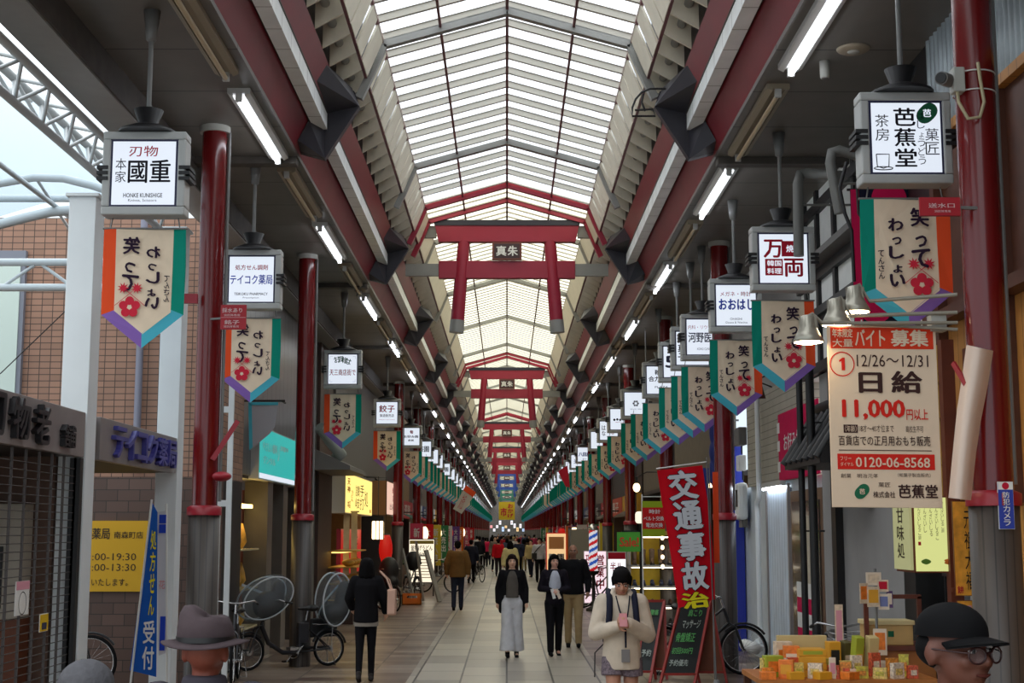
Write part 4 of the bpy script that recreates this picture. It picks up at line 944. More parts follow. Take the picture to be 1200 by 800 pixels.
# grey plaster house with black posts
struct(MB().box((3.95, 13.0, 0), (4.2, 17.6, 6.3), PLAS).build('wall_right_plaster'))
a = MB()
a.box((3.925, 13.0, 3.95), (3.955, 18.4, 6.25), PLAW)
for y in (13.1, 14.4, 15.3, 16.3, 17.2, 17.9): a.box((3.88, y, 3.95), (3.96, y + .12, 6.25), BLK)
for z in (3.95, 4.55, 5.1, 5.95): a.box((3.86, 13.0, z), (3.97, 18.4, z + .13), BLK)
a.box((3.80, 13.0, 4.62), (3.97, 18.4, 4.72), BLK); a.box((3.70, 13.0, 5.25), (3.97, 18.4, 5.33), GRYW)
struct(a.build('trim_half_timber'))
struct(MB().box((3.95, 17.6, 3.95), (4.2, 18.5, 6.3), PLAW).build('wall_right_plaster_upper'))
a = MB()
for y in (13.55, 16.55): a.box((3.86, y, 0), (3.96, y + .22, 3.95), BLK)
struct(a.build('trim_black_posts'))
t = thing('small_roof', 'small black tiled roof sticking out over the grey plaster wall', 'roof', (3.95, 14.9, 2.72))
a = MB(); a.prism([(0, 0), (-.62, 0.0), (-.62, .06), (-.28, .62), (0, .75)], (0, 0, 0), X, Z, Y * 1.9, BLK); a.build('gable', t)
a = MB()
for i in range(7): a.tube((-.64, .05 + i * .3, .06), (-.24, .05 + i * .3, .68), .05, BLK, n=8)
a.build('tiles', t); MB().tube((-.26, -.05, .70), (-.26, 1.95, .70), .07, BLK).build('ridge', t)
t = thing('wall_lamp_box', 'pair of small dark boxes fixed to the grey wall beside the poster', 'box', (3.95, 15.1, 2.26)); 
MB().box((-.16, 0, .2), (0, .28, .36), WOODD).build('upper_box', t, bevel=.01); MB().box((-.16, 0, 0), (0, .28, .15), WOODD).build('lower_box', t, bevel=.01)
# downspouts
for i, (px, yy, top) in enumerate(((940.5, 16.4, 415), (953, 15.6, 400))):
    b = at(px, 600, Y=yy); t = thing('downspout', ['slim black downspout nearer the red cloth sign', 'thicker black downspout nearer the small roof'][i], 'pipe', (b.x, yy, 0))
    zt = at(px, top, Y=yy).z
    MB().tube((0, 0, 0.0), (0, 0, zt), .038 + .01 * i, BLK, n=12).build('pipe', t)
    a = MB()
    for z in (.8, 2.0, 3.2): a.bar((0, 0, z), (3.95 - b.x if 0 else .12, 0, z), .03, .02, BLK)
    a.build('clip', t)
# grey ducts and cables under the ceiling
t = thing('vent_duct', 'grey bent duct pipes high up beside the half timbered wall', 'duct', (0, 0, 0)); DK2 = M('duct_grey', (104, 104, 100), .45)
yy = 14.2
MB().path([at(936, 300, Y=yy), at(935, 215, Y=yy), at(938, 204, Y=yy), at(946, 203, Y=yy), at(985, 206, Y=yy - .6)], .055, DK2, 10).build('duct', t)
yy = 12.6
MB().path([at(984, 250, Y=yy), at(973, 190, Y=yy), at(975, 178, Y=yy), at(983, 176, Y=yy), at(1006, 183, Y=yy)], .05, DK2, 10).build('duct', t)
a = MB(); yy = 12.2
a.path([at(992, 190, Y=yy), at(984, 220, Y=yy), at(990, 250, Y=yy), at(998, 270, Y=yy), at(1001, 330, Y=yy)], .016, BLK, 6); a.path([at(1004, 215, Y=yy), at(1006, 250, Y=yy), at(1014, 262, Y=yy)], .012, BLK, 6)
a.build('cable_loop', t)
for (px_, py_, y_) in ((937, 240, 14.2), (976, 215, 12.6)):
    p_ = at(px_, py_, Y=y_); MB().tube(p_, (3.92, y_, p_.z), .012, DK2, n=6).build('wall_bracket', t)
# pale house with the red cloth sign
SID = bands_mat('lap_siding', (170, 164, 148), (120, 116, 104), .11, .12, 'Z', .6)
struct(MB().box((4.0, 18.4, 2.72), (4.15, 23.3, 4.15), SID).build('wall_right_siding'))
struct(MB().box((4.0, 18.5, 4.15), (4.2, 25.5, 6.3), PLAS).build('wall_right_upper_grey'))
struct(MB().box((4.05, 17.6, 0), (4.25, 25.4, 2.72), M('pale_wall', (204, 212, 218), .6, var=.05)).build('wall_right_pale'))
MAG = M('magenta_cloth', (196, 24, 78), .7, var=.06)
t = board('cloth_sign', 'magenta cloth sign with white lettering and white side tabs on the siding', 'sign', (3.96, 20.4, 2.72), -Y, 2.6, .96, .02, MAG, MAG, [('お好み横丁', .16, .42, .56, .26, WHT, .02), ('#', -.03, .72, .07, .16, WHT), ('#', -.03, .44, .07, .16, WHT), ('#', -.03, .12, .07, .16, WHT), ('―', .6, .26, .14, .03, WHT)], fr=.01)
for i, px in enumerate((890, 908, 926)):
    t = thing('arm_spotlight', ['small spotlight on a bent arm, farthest of three over the siding', 'small spotlight on a bent arm, middle of three over the siding', 'small spotlight on a bent arm, nearest of three over the siding'][i], 'lamp', (4.0, 22.3 - i * 1.3, 3.95))
    MB().path([(0, 0, .2), (-.2, 0, .28), (-.4, -.05, .2), (-.42, -.05, .05)], .012, BLK, 6).build('arm', t)
    MB().lathe([(.03, .1), (.05, .06), (.09, -.1), (0, -.1)], (-.44, -.06, 0), M('spot_steel', (90, 80, 70), .35, metal=.6), 12).build('head', t)
a = MB(); a.box((3.98, 17.75, 0), (4.06, 19.75, 2.55), M('door_frame_brown', (110, 84, 66), .5)); d1 = a.build('door_1'); struct(d1)
MB().box((3.96, 17.9, .05), (3.99, 19.6, 2.4), M('door_glass', (64, 56, 50), .12)).build('pane', d1)
a = MB()
for z, m in ((.72, WHT), (.92, MAG), (1.12, WHT), (.52, MAG)): a.box((3.945, 18.4, z), (3.965, 19.3, z + .2), m)
a.box((3.945, 18.4, 1.32), (3.965, 18.8, 2.2), M('door_poster', (190, 180, 160), .6))
a.build('striped_poster', d1)
a = MB(); a.box((4.0, 20.0, .0), (4.06, 21.6, 2.62), bands_mat('shutter_pale_blue', (214, 230, 246), (160, 180, 200), .19, .12, 'Y', .4)); d2 = a.build('door_2'); struct(d2)
MB().box((3.98, 19.95, 0), (4.02, 20.02, 2.68), STL).build('jamb', d2); MB().box((3.98, 21.6, 0), (4.02, 21.67, 2.68), STL).build('jamb', d2)
PIPW = M('pipe_white', (240, 244, 246), .4)
t = thing('drain_pipe', 'white drain pipe with an elbow beside the pale blue shutter door', 'pipe', (3.95, 21.95, 0))
MB().path([(-.04, .03, 0.25), (-.04, .03, 2.3), (-.04, .06, 2.44), (-.04, -.12, 2.5), (-.04, -.16, 2.62), (-.04, -.16, 4.1)], .042, PIPW, 10).build('pipe', t)
MB().path([(-.04, .03, .3), (-.1, .1, .2), (-.14, .9, .2)], .09, PIPW, 10).build('outlet', t)
t = thing('electric_meter', 'white rounded electric meter with a dark window on the pale wall', 'meter', (4.0, 23.3, 2.18))
MB().box((-.16, 0, 0), (0, .5, .62), PIPW).build('body', t, bevel=.06); MB().box((-.175, .12, .22), (-.15, .38, .5), BLK).build('window', t); MB().box((-.1, .1, -.12), (0, .4, .02), GRYW).build('terminal_box', t)
t = thing('junction_box', 'white small switch box above the electric meter', 'box', (4.0, 23.4, 3.0)); MB().box((-.12, 0, 0), (0, .36, .26), PIPW).build('body', t, bevel=.015); MB().tube((-.05, .1, -.16), (-.05, .1, .0), .015, BLK).build('cable', t)
t = thing('junction_box', 'dark grey switch box highest on the pale wall', 'box', (4.0, 23.3, 3.42)); MB().box((-.14, 0, 0), (0, .5, .3), GRYW).build('body', t, bevel=.015); MB().tube((-.05, .25, -.14), (-.05, .25, .0), .015, BLK).build('cable', t)
t = thing('blue_post', 'deep blue post at the corner of the pale wall', 'post', (3.91, 23.95, 0)); MB().box((-.12, 0, 0), (.12, .42, 3.5), M('deep_blue', (40, 56, 170), .45)).build('shaft', t); MB().box((-.14, -.02, 3.5), (.14, .44, 3.54), M('deep_blue', (40, 56, 170), .45)).build('cap_plate', t)
t = thing('blue_tarpaulin', 'bunched blue tarpaulin hung beside the meters', 'tarpaulin', at(862, 540, Y=24.6) - X * .32); a = MB()
for z, r in ((.5, .12), (.15, .17), (-.2, .15), (-.5, .12)): a.ell((.02 * math.sin(9 * z), 0, z), (r, r * .8, .28), M('tarp_blue', (36, 52, 130), .5))
a.remesh('sheet', M('tarp_blue', (36, 52, 130), .5), .03, 2, t); MB().box((-.03, -.03, .7), (.03, .6, .74), ROD).build('hook', t); MB().box((-.03, -.03, .70), (4.08 - t.location.x, .02, .73), ROD).build('hook_arm', t)
# red pillar fittings, poster and flood lamps at the near right pillar
PPR = M('poster_paper', (226, 204, 178), .75, var=.04, vscale=3); PRR = M('poster_red', (214, 62, 36), .75); PBR = M('poster_brown', (64, 42, 40), .75); PRT = M('poster_scarlet', (208, 44, 34), .75)
p, q = at(975.5, 594, Y=9.2), at(1096, 381, Y=9.2)
u = Vector((.62, 0, -.006)).normalized()
def po(b, o, ux, uy, W, H):
    R = lambda x, z: o + ux * (W * x) + uy * (H * z)
    T = lambda s, x, z, w_, h_, m, bo=0.0: b.text(s, R(x, z) - Y * .002, ux, uy, W * w_, H * h_, m, bo)
    b.prism([(0, 0), (W * .95, 0), (W * .95, H * .118), (0, H * .118)], R(.025, .872), ux, uy, Y * .002, PRR)
    T('年末限定', .04, .933, .19, .05, PPR, .03); T('大量', .04, .88, .19, .045, PPR, .01); T('バイト', .25, .885, .28, .095, PPR, .03); T('募集', .58, .885, .35, .095, PPR, .04)
    b.disc(R(.125, .785) , ux, uy, W * .115, PRT, 28, W * .105); b.prism([(0, 0), (.022, 0), (.022, .085), (.008, .085), (-.016, .068), (-.016, .055), (0, .062)], R(.12, .75), ux, uy, Y * .002, PRT)
    T('12/26～12/31', .26, .772, .66, .066, PBR); T('日', .27, .625, .22, .115, PBR, .04); T('給', .57, .625, .29, .125, PBR, .04)
    T('11,000', .11, .475, .58, .115, PRT, .045); T('円以上', .70, .478, .2, .062, PRT, .015)
    b.prism([(0, 0), (W * .13, 0), (W * .13, H * .045), (0, H * .045)], R(.12, .405), ux, uy, Y * .002, PBR); T('〈年齢〉', .13, .41, .11, .035, PPR)
    T('18才～40才位まで', .26, .41, .32, .04, PBR); T('高校生不可', .69, .41, .16, .036, PBR)
    T('百貨店での正月用おもち販売', .07, .335, .84, .055, PBR, .008); b.prism([(0, 0), (W * .85, 0), (W * .85, H * .004), (0, H * .004)], R(.07, .308), ux, uy, Y * .002, PBR)
    b.prism([(0, 0), (W * .89, 0), (W * .89, H * .085), (0, H * .085)], R(.055, .205), ux, uy, Y * .002, PRT)
    T('フリー', .08, .253, .1, .022, PPR); T('ダイヤル', .08, .222, .12, .022, PPR); T('0120-06-8568', .22, .217, .68, .055, PPR, .02)
    T('創業　明治元年', .08, .158, .34, .024, PBR); T('（和菓子製造販売）', .6, .165, .3, .022, PBR)
    b.prism([(W * .065 * math.cos(i * PI / 12) * (1 + .2 * math.sin(2 * i * PI / 12)), W * .065 * math.sin(i * PI / 12) * (1 + .2 * math.sin(2 * i * PI / 12))) for i in range(24)], R(.27, .085), ux, uy, Y * .002, INKG); b.text('芭', R(.245, .07) - Y * .004, ux, uy, W * .05, H * .03, PPR, .03)
    T('菓匠', .42, .11, .11, .026, PBR); T('株式会社', .37, .052, .2, .034, PBR, .01); T('芭蕉堂', .60, .05, .36, .075, PBR, .03)
board('job_poster', 'large cream recruiting poster with red headline hung from the pillar arms', 'poster', p, u, q.x - p.x, q.z - p.z, .012, PPR, PPR, [], fr=.002, extra=po)
ARM = M('arm_grey', (140, 134, 120), .4)
LAMPM = M('flood_face', (255, 226, 178), .4, emit=26)
for i, (px, py, pex) in enumerate(((947, 392, 366), (980, 372, 354), (1002, 357, 346))):
    h = at(px, py, Y=9.15 + .12 * i); t = thing('flood_lamp', ['silver flood lamp on a long arm, lowest and farthest out of three', 'silver flood lamp tilted most of three above the poster', 'silver flood lamp nearest the red pillar, top of three'][i], 'lamp', h)
    e_ = at(1122, [378, 366, 345][i], Y=9.12)
    d = (0.0, .1, .0)
    MB().lathe([(.03, .13), (.05, .12), (.055, .05), (.08, .0), (.105, -.045), (.098, -.05), (.0, -.048)], (0, 0, 0), M('lamp_silver', (168, 164, 150), .35, metal=.5), 20).build('shade', t)
    MB().lathe([(.094, -.052), (.05, -.062), (0, -.066)], (0, 0, 0), LAMPM, 20).build('lens', t)
    ee = e_ - h
    MB().path([(0, 0, .12), (.03, 0, .14), (.1, 0, ee.z), (ee.x, ee.y, ee.z)], .013, ARM, 8).build('arm', t)
    a = MB()
    for k in range(9):
        an = 2 * PI * k / 9; a.box((.052 * math.cos(an) - .003, .052 * math.sin(an) - .003, .04), (.062 * math.cos(an) + .003, .062 * math.sin(an) + .003, .12), ARM)
    a.build('cooling_fins', t)
t = thing('hanging_rail', 'grey rail from the red pillar that carries the poster', 'rail', at(992, 378, Y=9.2)); e_ = at(1122, 386, Y=9.13) - at(992, 378, Y=9.2)
MB().tube((0, 0, 0), e_, .012, ARM).build('rail', t); a = MB(); 
for x in (.1, .5): a.tube((x, -.0, -.03), (x, 0, .02), .005, WHT, n=5)
a.build('hook', t); MB().box((e_.x - .16, -.04, -.06), (e_.x - .06, .06, .05), WHP).build('clamp_box', t)
MB().box((3.06, 8.955, 4.08), (3.12, 9.0, 4.11), PRD2) if 0 else None
hyd('dark red fire equipment plate on the right near pillar', 1078, 231, 1125, 253, 8.95, [('送水口', .2, .42, .66, .26, PW, .01), ('消防隊専用', .35, .16, .4, .14, PW)], 1)
t = thing('paper_roll', 'crumpled pale plastic sheet tied round the near right pillar', 'sheet', (0, 0, 0))
yy = 8.95; L = [(1133, 404), (1128, 440), (1122, 480), (1117, 530), (1112, 583)]; R_ = [(1164, 411), (1158, 450), (1150, 490), (1144, 530), (1138, 586)]
a = MB(); vs = []
for k, ((x0, y0), (x1, y1)) in enumerate(zip(L, R_)):
    for j in range(6):
        f = j / 5; vs.append(at(x0 + (x1 - x0) * f, y0 + (y1 - y0) * f, Y=yy - .10 * math.sin(PI * f) - .01 * (k % 2)))
fs = [(i * 6 + j, i * 6 + j + 1, (i + 1) * 6 + j + 1, (i + 1) * 6 + j) for i in range(4) for j in range(5)]
n0 = len(vs); vs2 = vs + [v + Y * .01 for v in vs]
a.add(vs2, fs + [tuple(n0 + i for i in reversed(f)) for f in fs], M('plastic_pale', (214, 192, 176), .35), True); a.build('sheet', t)
MB().bar(at(1117, 425, Y=9.0), at(1133, 452, Y=8.9), .02, .03, PRD2).build('red_strap', t)
t = thing('security_camera', 'grey bullet security camera strapped to the near right pillar', 'camera', at(1110, 97, Y=9.0))
MB().tube((-.07, -.1, .0), (.02, .02, .02), .045, GRYW, n=16).build('body', t); MB().tube((-.078, -.11, -.001), (-.07, -.1, 0), .036, BLK, n=16).build('lens', t); MB().box((.03, -.04, -.07), (.11, .06, .1), WHP).build('mount_box', t, bevel=.01)
a = MB()
for z in (-.05, .08): a.torus((.21, .1, z), .137, .005, WHT, 'Z', 28, 5)
a.build('strap', t); MB().path([(.19, -.06, .12), (.2, -.06, 0), (.22, -.06, -.15), (.18, -.08, -.26), (.1, -.08, -.27), (.05, -.06, -.15), (.06, -.02, -.07)], .012, M('cable_beige', (176, 164, 130), .5), 8).build('cable', t)
board('camera_notice', 'blue security camera notice on the grey base of the near right pillar', 'sign', at(1171, 620, Y=8.93), X, .10, .30, .006, WHT, M('notice_blue', (36, 60, 160), .5), [('#', 0, .84, 1, .16, WHT), ('o', .5, .92, .24, .2, INKR, 0), ('防犯カメラ', .28, .06, .46, .74, WHT, .01, True)], fr=.003)
# sweets shop signs
t = board('calligraphy_board', 'tall yellowed wooden board with brush calligraphy behind the poster', 'sign', at(1090, 600, Y=11.2), X, .21, 1.35, .04, WOODO, M('board_yellowed', (206, 170, 84), .6, var=.08), [('本家名代', .1, .5, .3, .45, INK, 0, True), ('きび餅', .5, .08, .4, .8, INK, .01, True)], fr=.01)
t = thing('wooden_post', 'reddish wooden post between the calligraphy board and orange poster', 'post', (at(1116, 600, Y=11).x, 11.0, 0)); MB().box((-.05, -.05, 0), (.05, .05, 3.5), WOODR).build('shaft', t); MB().box((-.07, -.07, 0), (.07, .07, .1), WOODD).build('foot', t)
t = thing('wooden_post', 'reddish wooden post behind the grey pillar base', 'post', (at(1150, 600, Y=10.7).x, 10.7, 0)); MB().box((-.07, -.07, 0), (.07, .07, 3.4), WOODR).build('shaft', t); MB().box((-.09, -.09, 0), (.09, .09, .1), WOODD).build('foot', t)
ORP = M('poster_orange', (226, 158, 50), .6, var=.25, vscale=14)
tta = board('tall_orange_poster', 'tall orange poster with brush script beside the grey pillar base', 'poster', at(1120, 698, Y=10.85), X, .165, .72, .015, WOODR, ORP, [('元祖大福', .5, .05, .42, .86, INK, .0, True), ('餅', .06, .02, .3, .08, INKR, .02)], fr=.004)
tso = board('small_orange_poster', 'small orange poster under the tall one', 'poster', at(1122, 722, Y=10.85), X, .14, .12, .012, WOODR, ORP, [('■', .5, .2, .3, .5, M('pink', (214, 150, 164), .7))], fr=.004)
for o_ in (tso, tta): MB().box((-.02, .012, .03), (at(1150, 700, Y=10.78).x - o_.location.x, .03, .06), WOODR).build('batten', o_)
MEN = M('menu_green_lit', (226, 232, 150), .45, emit=.72)
p, q = at(1072, 671, Y=11.0), at(1119, 581, Y=11.0)
def menu(b, o, ux, uy, W, H):
    for i in range(6): b.text('ぜんざいしるこ餅'[:8 - (i * 3) % 4], o + ux * (W * (.08 + i * .145)) + uy * (H * (.42 + .05 * ((i * 2) % 3))), ux, uy, W * .07, H * (.52 - .05 * ((i * 2) % 3)), BL2, 0, True)
    for k, (x, m) in enumerate(((.25, M('leaf_green', (96, 140, 60), .7)), (.8, M('crown_orange', (226, 130, 60), .7)))):
        c = o + ux * (W * x) + uy * (H * .13); b.prism([(W * .1 * math.cos(i * PI / 8) * (1 + .25 * math.cos((2 + 3 * k) * i * PI / 8)), W * .07 * math.sin(i * PI / 8)) for i in range(16)], c, ux, uy, Y * .001, m)
    b.text('■', o + ux * W * .07 + uy * H * .35, ux, uy, W * .07, H * .05, INKR)
t = board('menu_lightbox', 'pale green glowing menu box over the sweets shop counter', 'sign', p, X, q.x - p.x, q.z - p.z, .5, WOODR, MEN, [], fr=.012, extra=menu)
a = MB(); a.box((-.025, .01, .02), (-.004, .48, q.z - p.z - .02), M('menu_side', (206, 206, 150), .5, emit=.4)); a.build('side_face', t)
b = MB(); b.text('甘味処', (-.027, .36, .1), -Y, Z, .2, q.z - p.z - .18, BL2, .02, True); b.build('side_lettering', t)
MB().tube(((q.x - p.x) * .5, .25, q.z - p.z), ((q.x - p.x) * .5, .25, q.z - p.z + .45), .015, BLK).build('hanger', t); MB().box(((q.x - p.x) * .5, .24, q.z - p.z + .4), (3.75 - p.x, .27, q.z - p.z + .44), BLK).build('bracket', t)
t = thing('door_fill_lamp', 'added fill lamp over the pale blue shutter door', 'lamp', (3.97, 20.1, 2.62)); MB().box((-.06, 0, .03), (.02, 1.5, .1), WHITEM).build('housing', t); MB().tube((-.04, .04, .01), (-.04, 1.46, .01), .02, M('door_fill_tube', (235, 244, 255), .3, emit=12), n=8).build('tube', t)  # added lamp that brightens the pale wall and shutter door
p, q = at(1002, 386, Y=12.6), at(1078, 222, Y=12.6)
t = thing('patterned_curtain', 'magenta curtain with dark edges hung behind the nearest right banner', 'curtain', (p.x, 12.6, p.z)); W_, H_ = q.x - p.x, q.z - p.z
MB().box((0, 0, 0), (W_, .02, H_), M('curtain_navy', (24, 26, 44), .8)).build('cloth', t)
b = MB()
for x, z, r in ((.3, .16, .16), (.55, .93, .17), (.75, .3, .12), (.3, .6, .14)): b.disc((W_ * x, -.004, H_ * z), X, Z, r * W_ * 1.5, MAG, 24)
b.box((0, -.003, 0), (W_ * .12, 0, H_), MAG); b.build('pattern', t); MB().tube((-.03, .01, H_), (3.72 - p.x, .01, H_), .012, BLK, n=6).build('rod', t)
MB().bar((.2, .02, .3), (0, 0, 0), .01, .01, BLK) if 0 else None
copies_reset()
# ---------------------------------------------------------------- shops further along
rs = random.Random(11)
SHOPC = [(96, 80, 70), (70, 46, 40), (120, 112, 104), (84, 30, 30), (60, 56, 58), (132, 110, 80), (50, 36, 34)]
SIGNC = [(170, 30, 40), (226, 216, 190), (210, 160, 50), (40, 60, 120), (30, 30, 34), (190, 70, 40), (60, 110, 70), (230, 230, 226)]
TXTS = ['呉服店', '茶舗', 'たこ焼', '玩具', '青果', '薬局', '菓子', '文具', '寿司', '化粧品', '喫茶', '書店']
def shopfront(sd, y0, y1, idx):
    s = 'left' if sd < 0 else 'right'
    t = thing('shopfront', 'small shopfront far along the %s pavement with a painted board' % s, 'shop', (sd * 3.9, y0, 0), 0, 'far shopfronts of the %s side' % s)
    L = y1 - y0; c = SHOPC[rs.randrange(7)]; wm = M('shop_wall_%d_%d_%d' % c, c, .6, var=.1)
    S = lambda x: sd * x
    MB().box((S(0), 0, 3.05), (S(.3), L, 6.25), wm).build('upper_wall', t)
    c2 = SIGNC[rs.randrange(8)]; bm = M('shop_board_%d_%d_%d' % c2, c2, .5, emit=.25 if sum(c2) > 560 else 0)
    MB().box((S(-.16), .1, 2.5), (S(.02), L - .1, 3.1), bm).build('sign_board', t)
    im = WHT if sum(c2) < 420 else INK
    b = MB()
    if sd < 0: b.text(TXTS[idx % 12], (.165, L * .2, 2.6), Y, Z, L * .5, .38, im, .02)
    else: b.text(TXTS[idx % 12], (-.165, L * .75, 2.6), -Y, Z, L * .5, .38, im, .02)
    b.build('lettering', t)
    wc = rs.choice([(176, 130, 70), (120, 70, 50), (90, 84, 80), (190, 150, 100)])
    MB().box((S(1.5), 0, 0), (S(1.6), L, 3.05), M('shop_in_%d_%d_%d' % wc, wc, .6, var=.35, vscale=2)).build('back_wall', t)
    a = MB(); a.box((S(0), 0, 0), (S(1.5), .22, 3.05), wm); a.build('pier', t)
    MB().box((S(0), 0, 3.0), (S(1.6), L, 3.05), DKWALL).build('soffit', t)
    if rs.random() < .7: MB().box((S(.4), L * .25, 2.9), (S(.6), L * .75, 2.96), M('shop_lamp', (255, 226, 170), .4, emit=5)).build('lamp', t)
    MB().box((S(-.1), .5, 0), (S(.7), L - .4, .75), M('stall_brown', (92, 66, 48), .6)).build('stall', t)
    a = MB()
    for k in range(6): a = MB().box((S(-.05), .6 + k * (L - 1.1) / 6, .75), (S(.6), .6 + (k + .8) * (L - 1.1) / 6, .9 + .25 * rs.random()), M('goods_%d' % (k % 5), [(200, 60, 50), (220, 190, 90), (90, 120, 70), (210, 200, 190), (70, 80, 130)][k % 5], .6)).build('goods', t)
    if rs.random() < .6:
        ac = rs.choice([(150, 40, 44), (60, 90, 80), (110, 100, 90), (190, 150, 60)])
        a = MB(); a.prism([(0, 2.62), (-sd * 0, 2.55), (-sd * .30, 2.42), (-sd * .30, 2.47)], (S(-.16), .3, 0), X, Z, Y * (L - .6), M('awn_%d_%d_%d' % ac, ac, .7)); a.build('awning', t)
    return t
for sd, y in ((-1, 44.6), (1, 40.6)):
    i = 0
    while y < END - 4:
        L = rs.uniform(4.6, 7.0); y1 = min(END, y + L); shopfront(sd, y, y1, i + (5 if sd > 0 else 0)); y = y1; i += 1
# vertical cloth flags and lanterns along both rows
FC = [(206, 70, 96), (190, 30, 36), (226, 200, 70), (60, 120, 80), (214, 206, 200), (110, 70, 140), (226, 110, 40)]
pro = {}
for k, (sd, x, y) in enumerate([(-1, 3.35, 46.5), (-1, 3.3, 52), (-1, 3.3, 58), (-1, 3.2, 63), (-1, 3.3, 70), (-1, 3.2, 78), (-1, 3.3, 88), (-1, 3.2, 99), (-1, 3.2, 112), (1, 3.3, 45), (1, 3.3, 51), (1, 3.2, 57), (1, 3.3, 64), (1, 3.3, 71), (1, 3.2, 80), (1, 3.3, 91), (1, 3.2, 103), (1, 3.2, 118)]):
    c = FC[k % 7]; s = 'left' if sd < 0 else 'right'
    t = thing('upright_flag', 'coloured upright shop flag standing far along the %s pavement' % s, 'flag', (sd * x - (.35 if sd > 0 else -.15), y, 0), 0, 'shop flags along the %s pavement' % s)
    MB().tube((0, 0, .02), (0, 0, 2.3), .015, WHT, n=6).build('pole', t); MB().lathe([(.16, 0), (.16, .05), (.02, .1), (0, .1)], (0, 0, 0), GRYW, 12).build('base', t)
    MB().box((0.01, -.004, .6), (.45, .004, 2.25), M('flag_%d_%d_%d' % c, c, .7)).build('cloth', t)
    b = MB(); b.text('大売出し' if k % 2 else '新茶入荷', (.13, -.008, .72), X, Z, .2, 1.4, WHT if sum(c) < 520 else BRED, .02, True); b.build('lettering', t)
for k, (sd, x, y, z) in enumerate([(-1, 3.0, 50.5, 1.9), (-1, 3.4, 60, 2.3), (-1, 3.35, 60.8, 2.3), (-1, 3.4, 74, 2.4), (-1, 3.4, 95, 2.3), (1, 3.4, 47, 2.5), (1, 3.4, 62, 2.3), (1, 3.4, 77, 2.3)]):
    s = 'left' if sd < 0 else 'right'
    l_ = lantern('glowing paper lantern far along the %s shopfronts' % s, (sd * 3.0, y, 1.9), .2, .5, WLAN if k % 2 == 0 else RLAN); l_['group'] = 'glowing lanterns along the %s shops' % s
    MB().box((min(0, sd * .76), -.02, .74), (max(0, sd * .76), .02, .78), BLK).build('bracket', l_)
# right: shoe shop, barber, boards ------------------------------------
a = MB(); a.box((3.95, 25.6, 3.1), (4.2, 40.6, 6.25), M('shoe_shop_upper', (104, 96, 84), .6, var=.1)); struct(a.build('wall_right_shoe_shop'))
a = MB(); a.box((5.2, 25.4, 0), (5.3, 40.6, 3.1), M('shoe_shop_inside', (150, 120, 60), .6, var=.3)); a.box((3.95, 25.4, 3.0), (5.3, 40.6, 3.1), DKWALL); a.box((3.95, 33, 0), (5.2, 33.2, 3.0), BRNW); struct(a.build('wall_right_inside'))
t = thing('shop_ceiling_lamp', 'bright strip lamp under the shoe shop ceiling', 'lamp', (4.2, 28, 2.9)); MB().box((-.06, 0, 0), (.06, 2.4, .1), M('shop_lamp', (255, 226, 170), .4, emit=5)).build('diffuser', t); MB().box((-.08, -.02, .06), (.08, 2.42, .1), WHITEM).build('housing', t)
YB = M('shoe_back_yellow', (206, 176, 40), .6, var=.1); SHM = M('shelf_pale', (176, 172, 168), .4)
t = thing('shoe_rack', 'shoe shop display rack with yellow backing and pale shelves on the pavement', 'rack', (2.36, 27.3, 0))
LV = [.18, .55, .92, 1.32]
for z in LV: MB().box((0, 0, z), (1.1, .5, z + .03), SHM).build('shelf', t)
MB().box((0, .48, .1), (1.1, .52, 1.95), YB).build('backing', t)
for z in LV[1:] + [1.9]: MB().tube((.05, .06, z - .02), (1.05, .06, z - .02), .008, M('shelf_fill_light', (255, 240, 214), .4, emit=9), n=6).build('shelf_fill_light', t)  # glowing strips added under the shelves to brighten the rack
for x in (0, 1.07): MB().box((x, 0, 0), (x + .03, .5, 1.95), SHM).build('side_panel', t)
MB().box((0, -.02, 1.92), (1.1, .52, 2.0), M('rack_top', (176, 130, 60), .5)).build('top_board', t)
SHC = [(30, 28, 30), (70, 48, 36), (52, 60, 90), (120, 100, 84), (24, 24, 28)]
def make_shoe(c, boot):
    m = M('shoe_%d_%d_%d' % c, c, .35); t = thing('boot' if boot else 'shoe', '', 'shoe')
    a = MB(); a.prism([(-.12, -.035), (-.05, -.042), (.06, -.048), (.13, -.03), (.145, 0), (.13, .03), (.06, .048), (-.05, .042), (-.12, .035), (-.135, 0)], (0, 0, 0), Y * -1, X, Z * .022, BLK); a.build('sole', t)
    a = MB(); a.cap((0, .07, .055), (0, -.08, .04), .045, .035, m, 10); a.cap((0, .09, .06), (0, .05, .085), .042, .038, m, 10)
    if boot: a.tube((0, .08, .06), (0, .075, .30), .047, m, .06, 12)
    a.remesh('upper', m, .012, 2, t)
    MB().lathe([(.03, .0), (.034, .012), (.03, .014)], (0, .075, .30 if boot else .10), M('shoe_lining', (180, 160, 130), .7), 12).build('lining', t)
    return t
lvn = ['lowest', 'second', 'third', 'top']
for li, z in enumerate(LV):
    src = make_shoe(SHC[li], li == 3)
    for k in range(6):
        lab = '%s %s on the %s shelf of the shoe rack' % (['black', 'brown', 'blue', 'tan'][li], 'boot' if li == 3 else 'shoe', lvn[li])
        lab += ', %s from the barber side' % ORD[k]
        if k == 0: src.location = (2.36 + .12, 27.3 + .2, z + .03); src['label'] = lab; src['group'] = 'shoes on the rack'; base = src
        else: o = copy_tree(base, (2.36 + .12 + k * .172, 27.3 + .2, z + .03), 0, lab, 'shoes on the rack')
        copies_reset()
t = thing('lamp_post', 'dark lamp post with a white rounded square lantern before the shoe rack', 'lamp', (2.49, 26.2, 0))
MB().lathe([(.12, 0), (.12, .05), (.05, .1), (.035, .2), (.035, 2.12), (.06, 2.14), (0, 2.14)], (0, 0, 0), BLK, 16).build('pole', t)
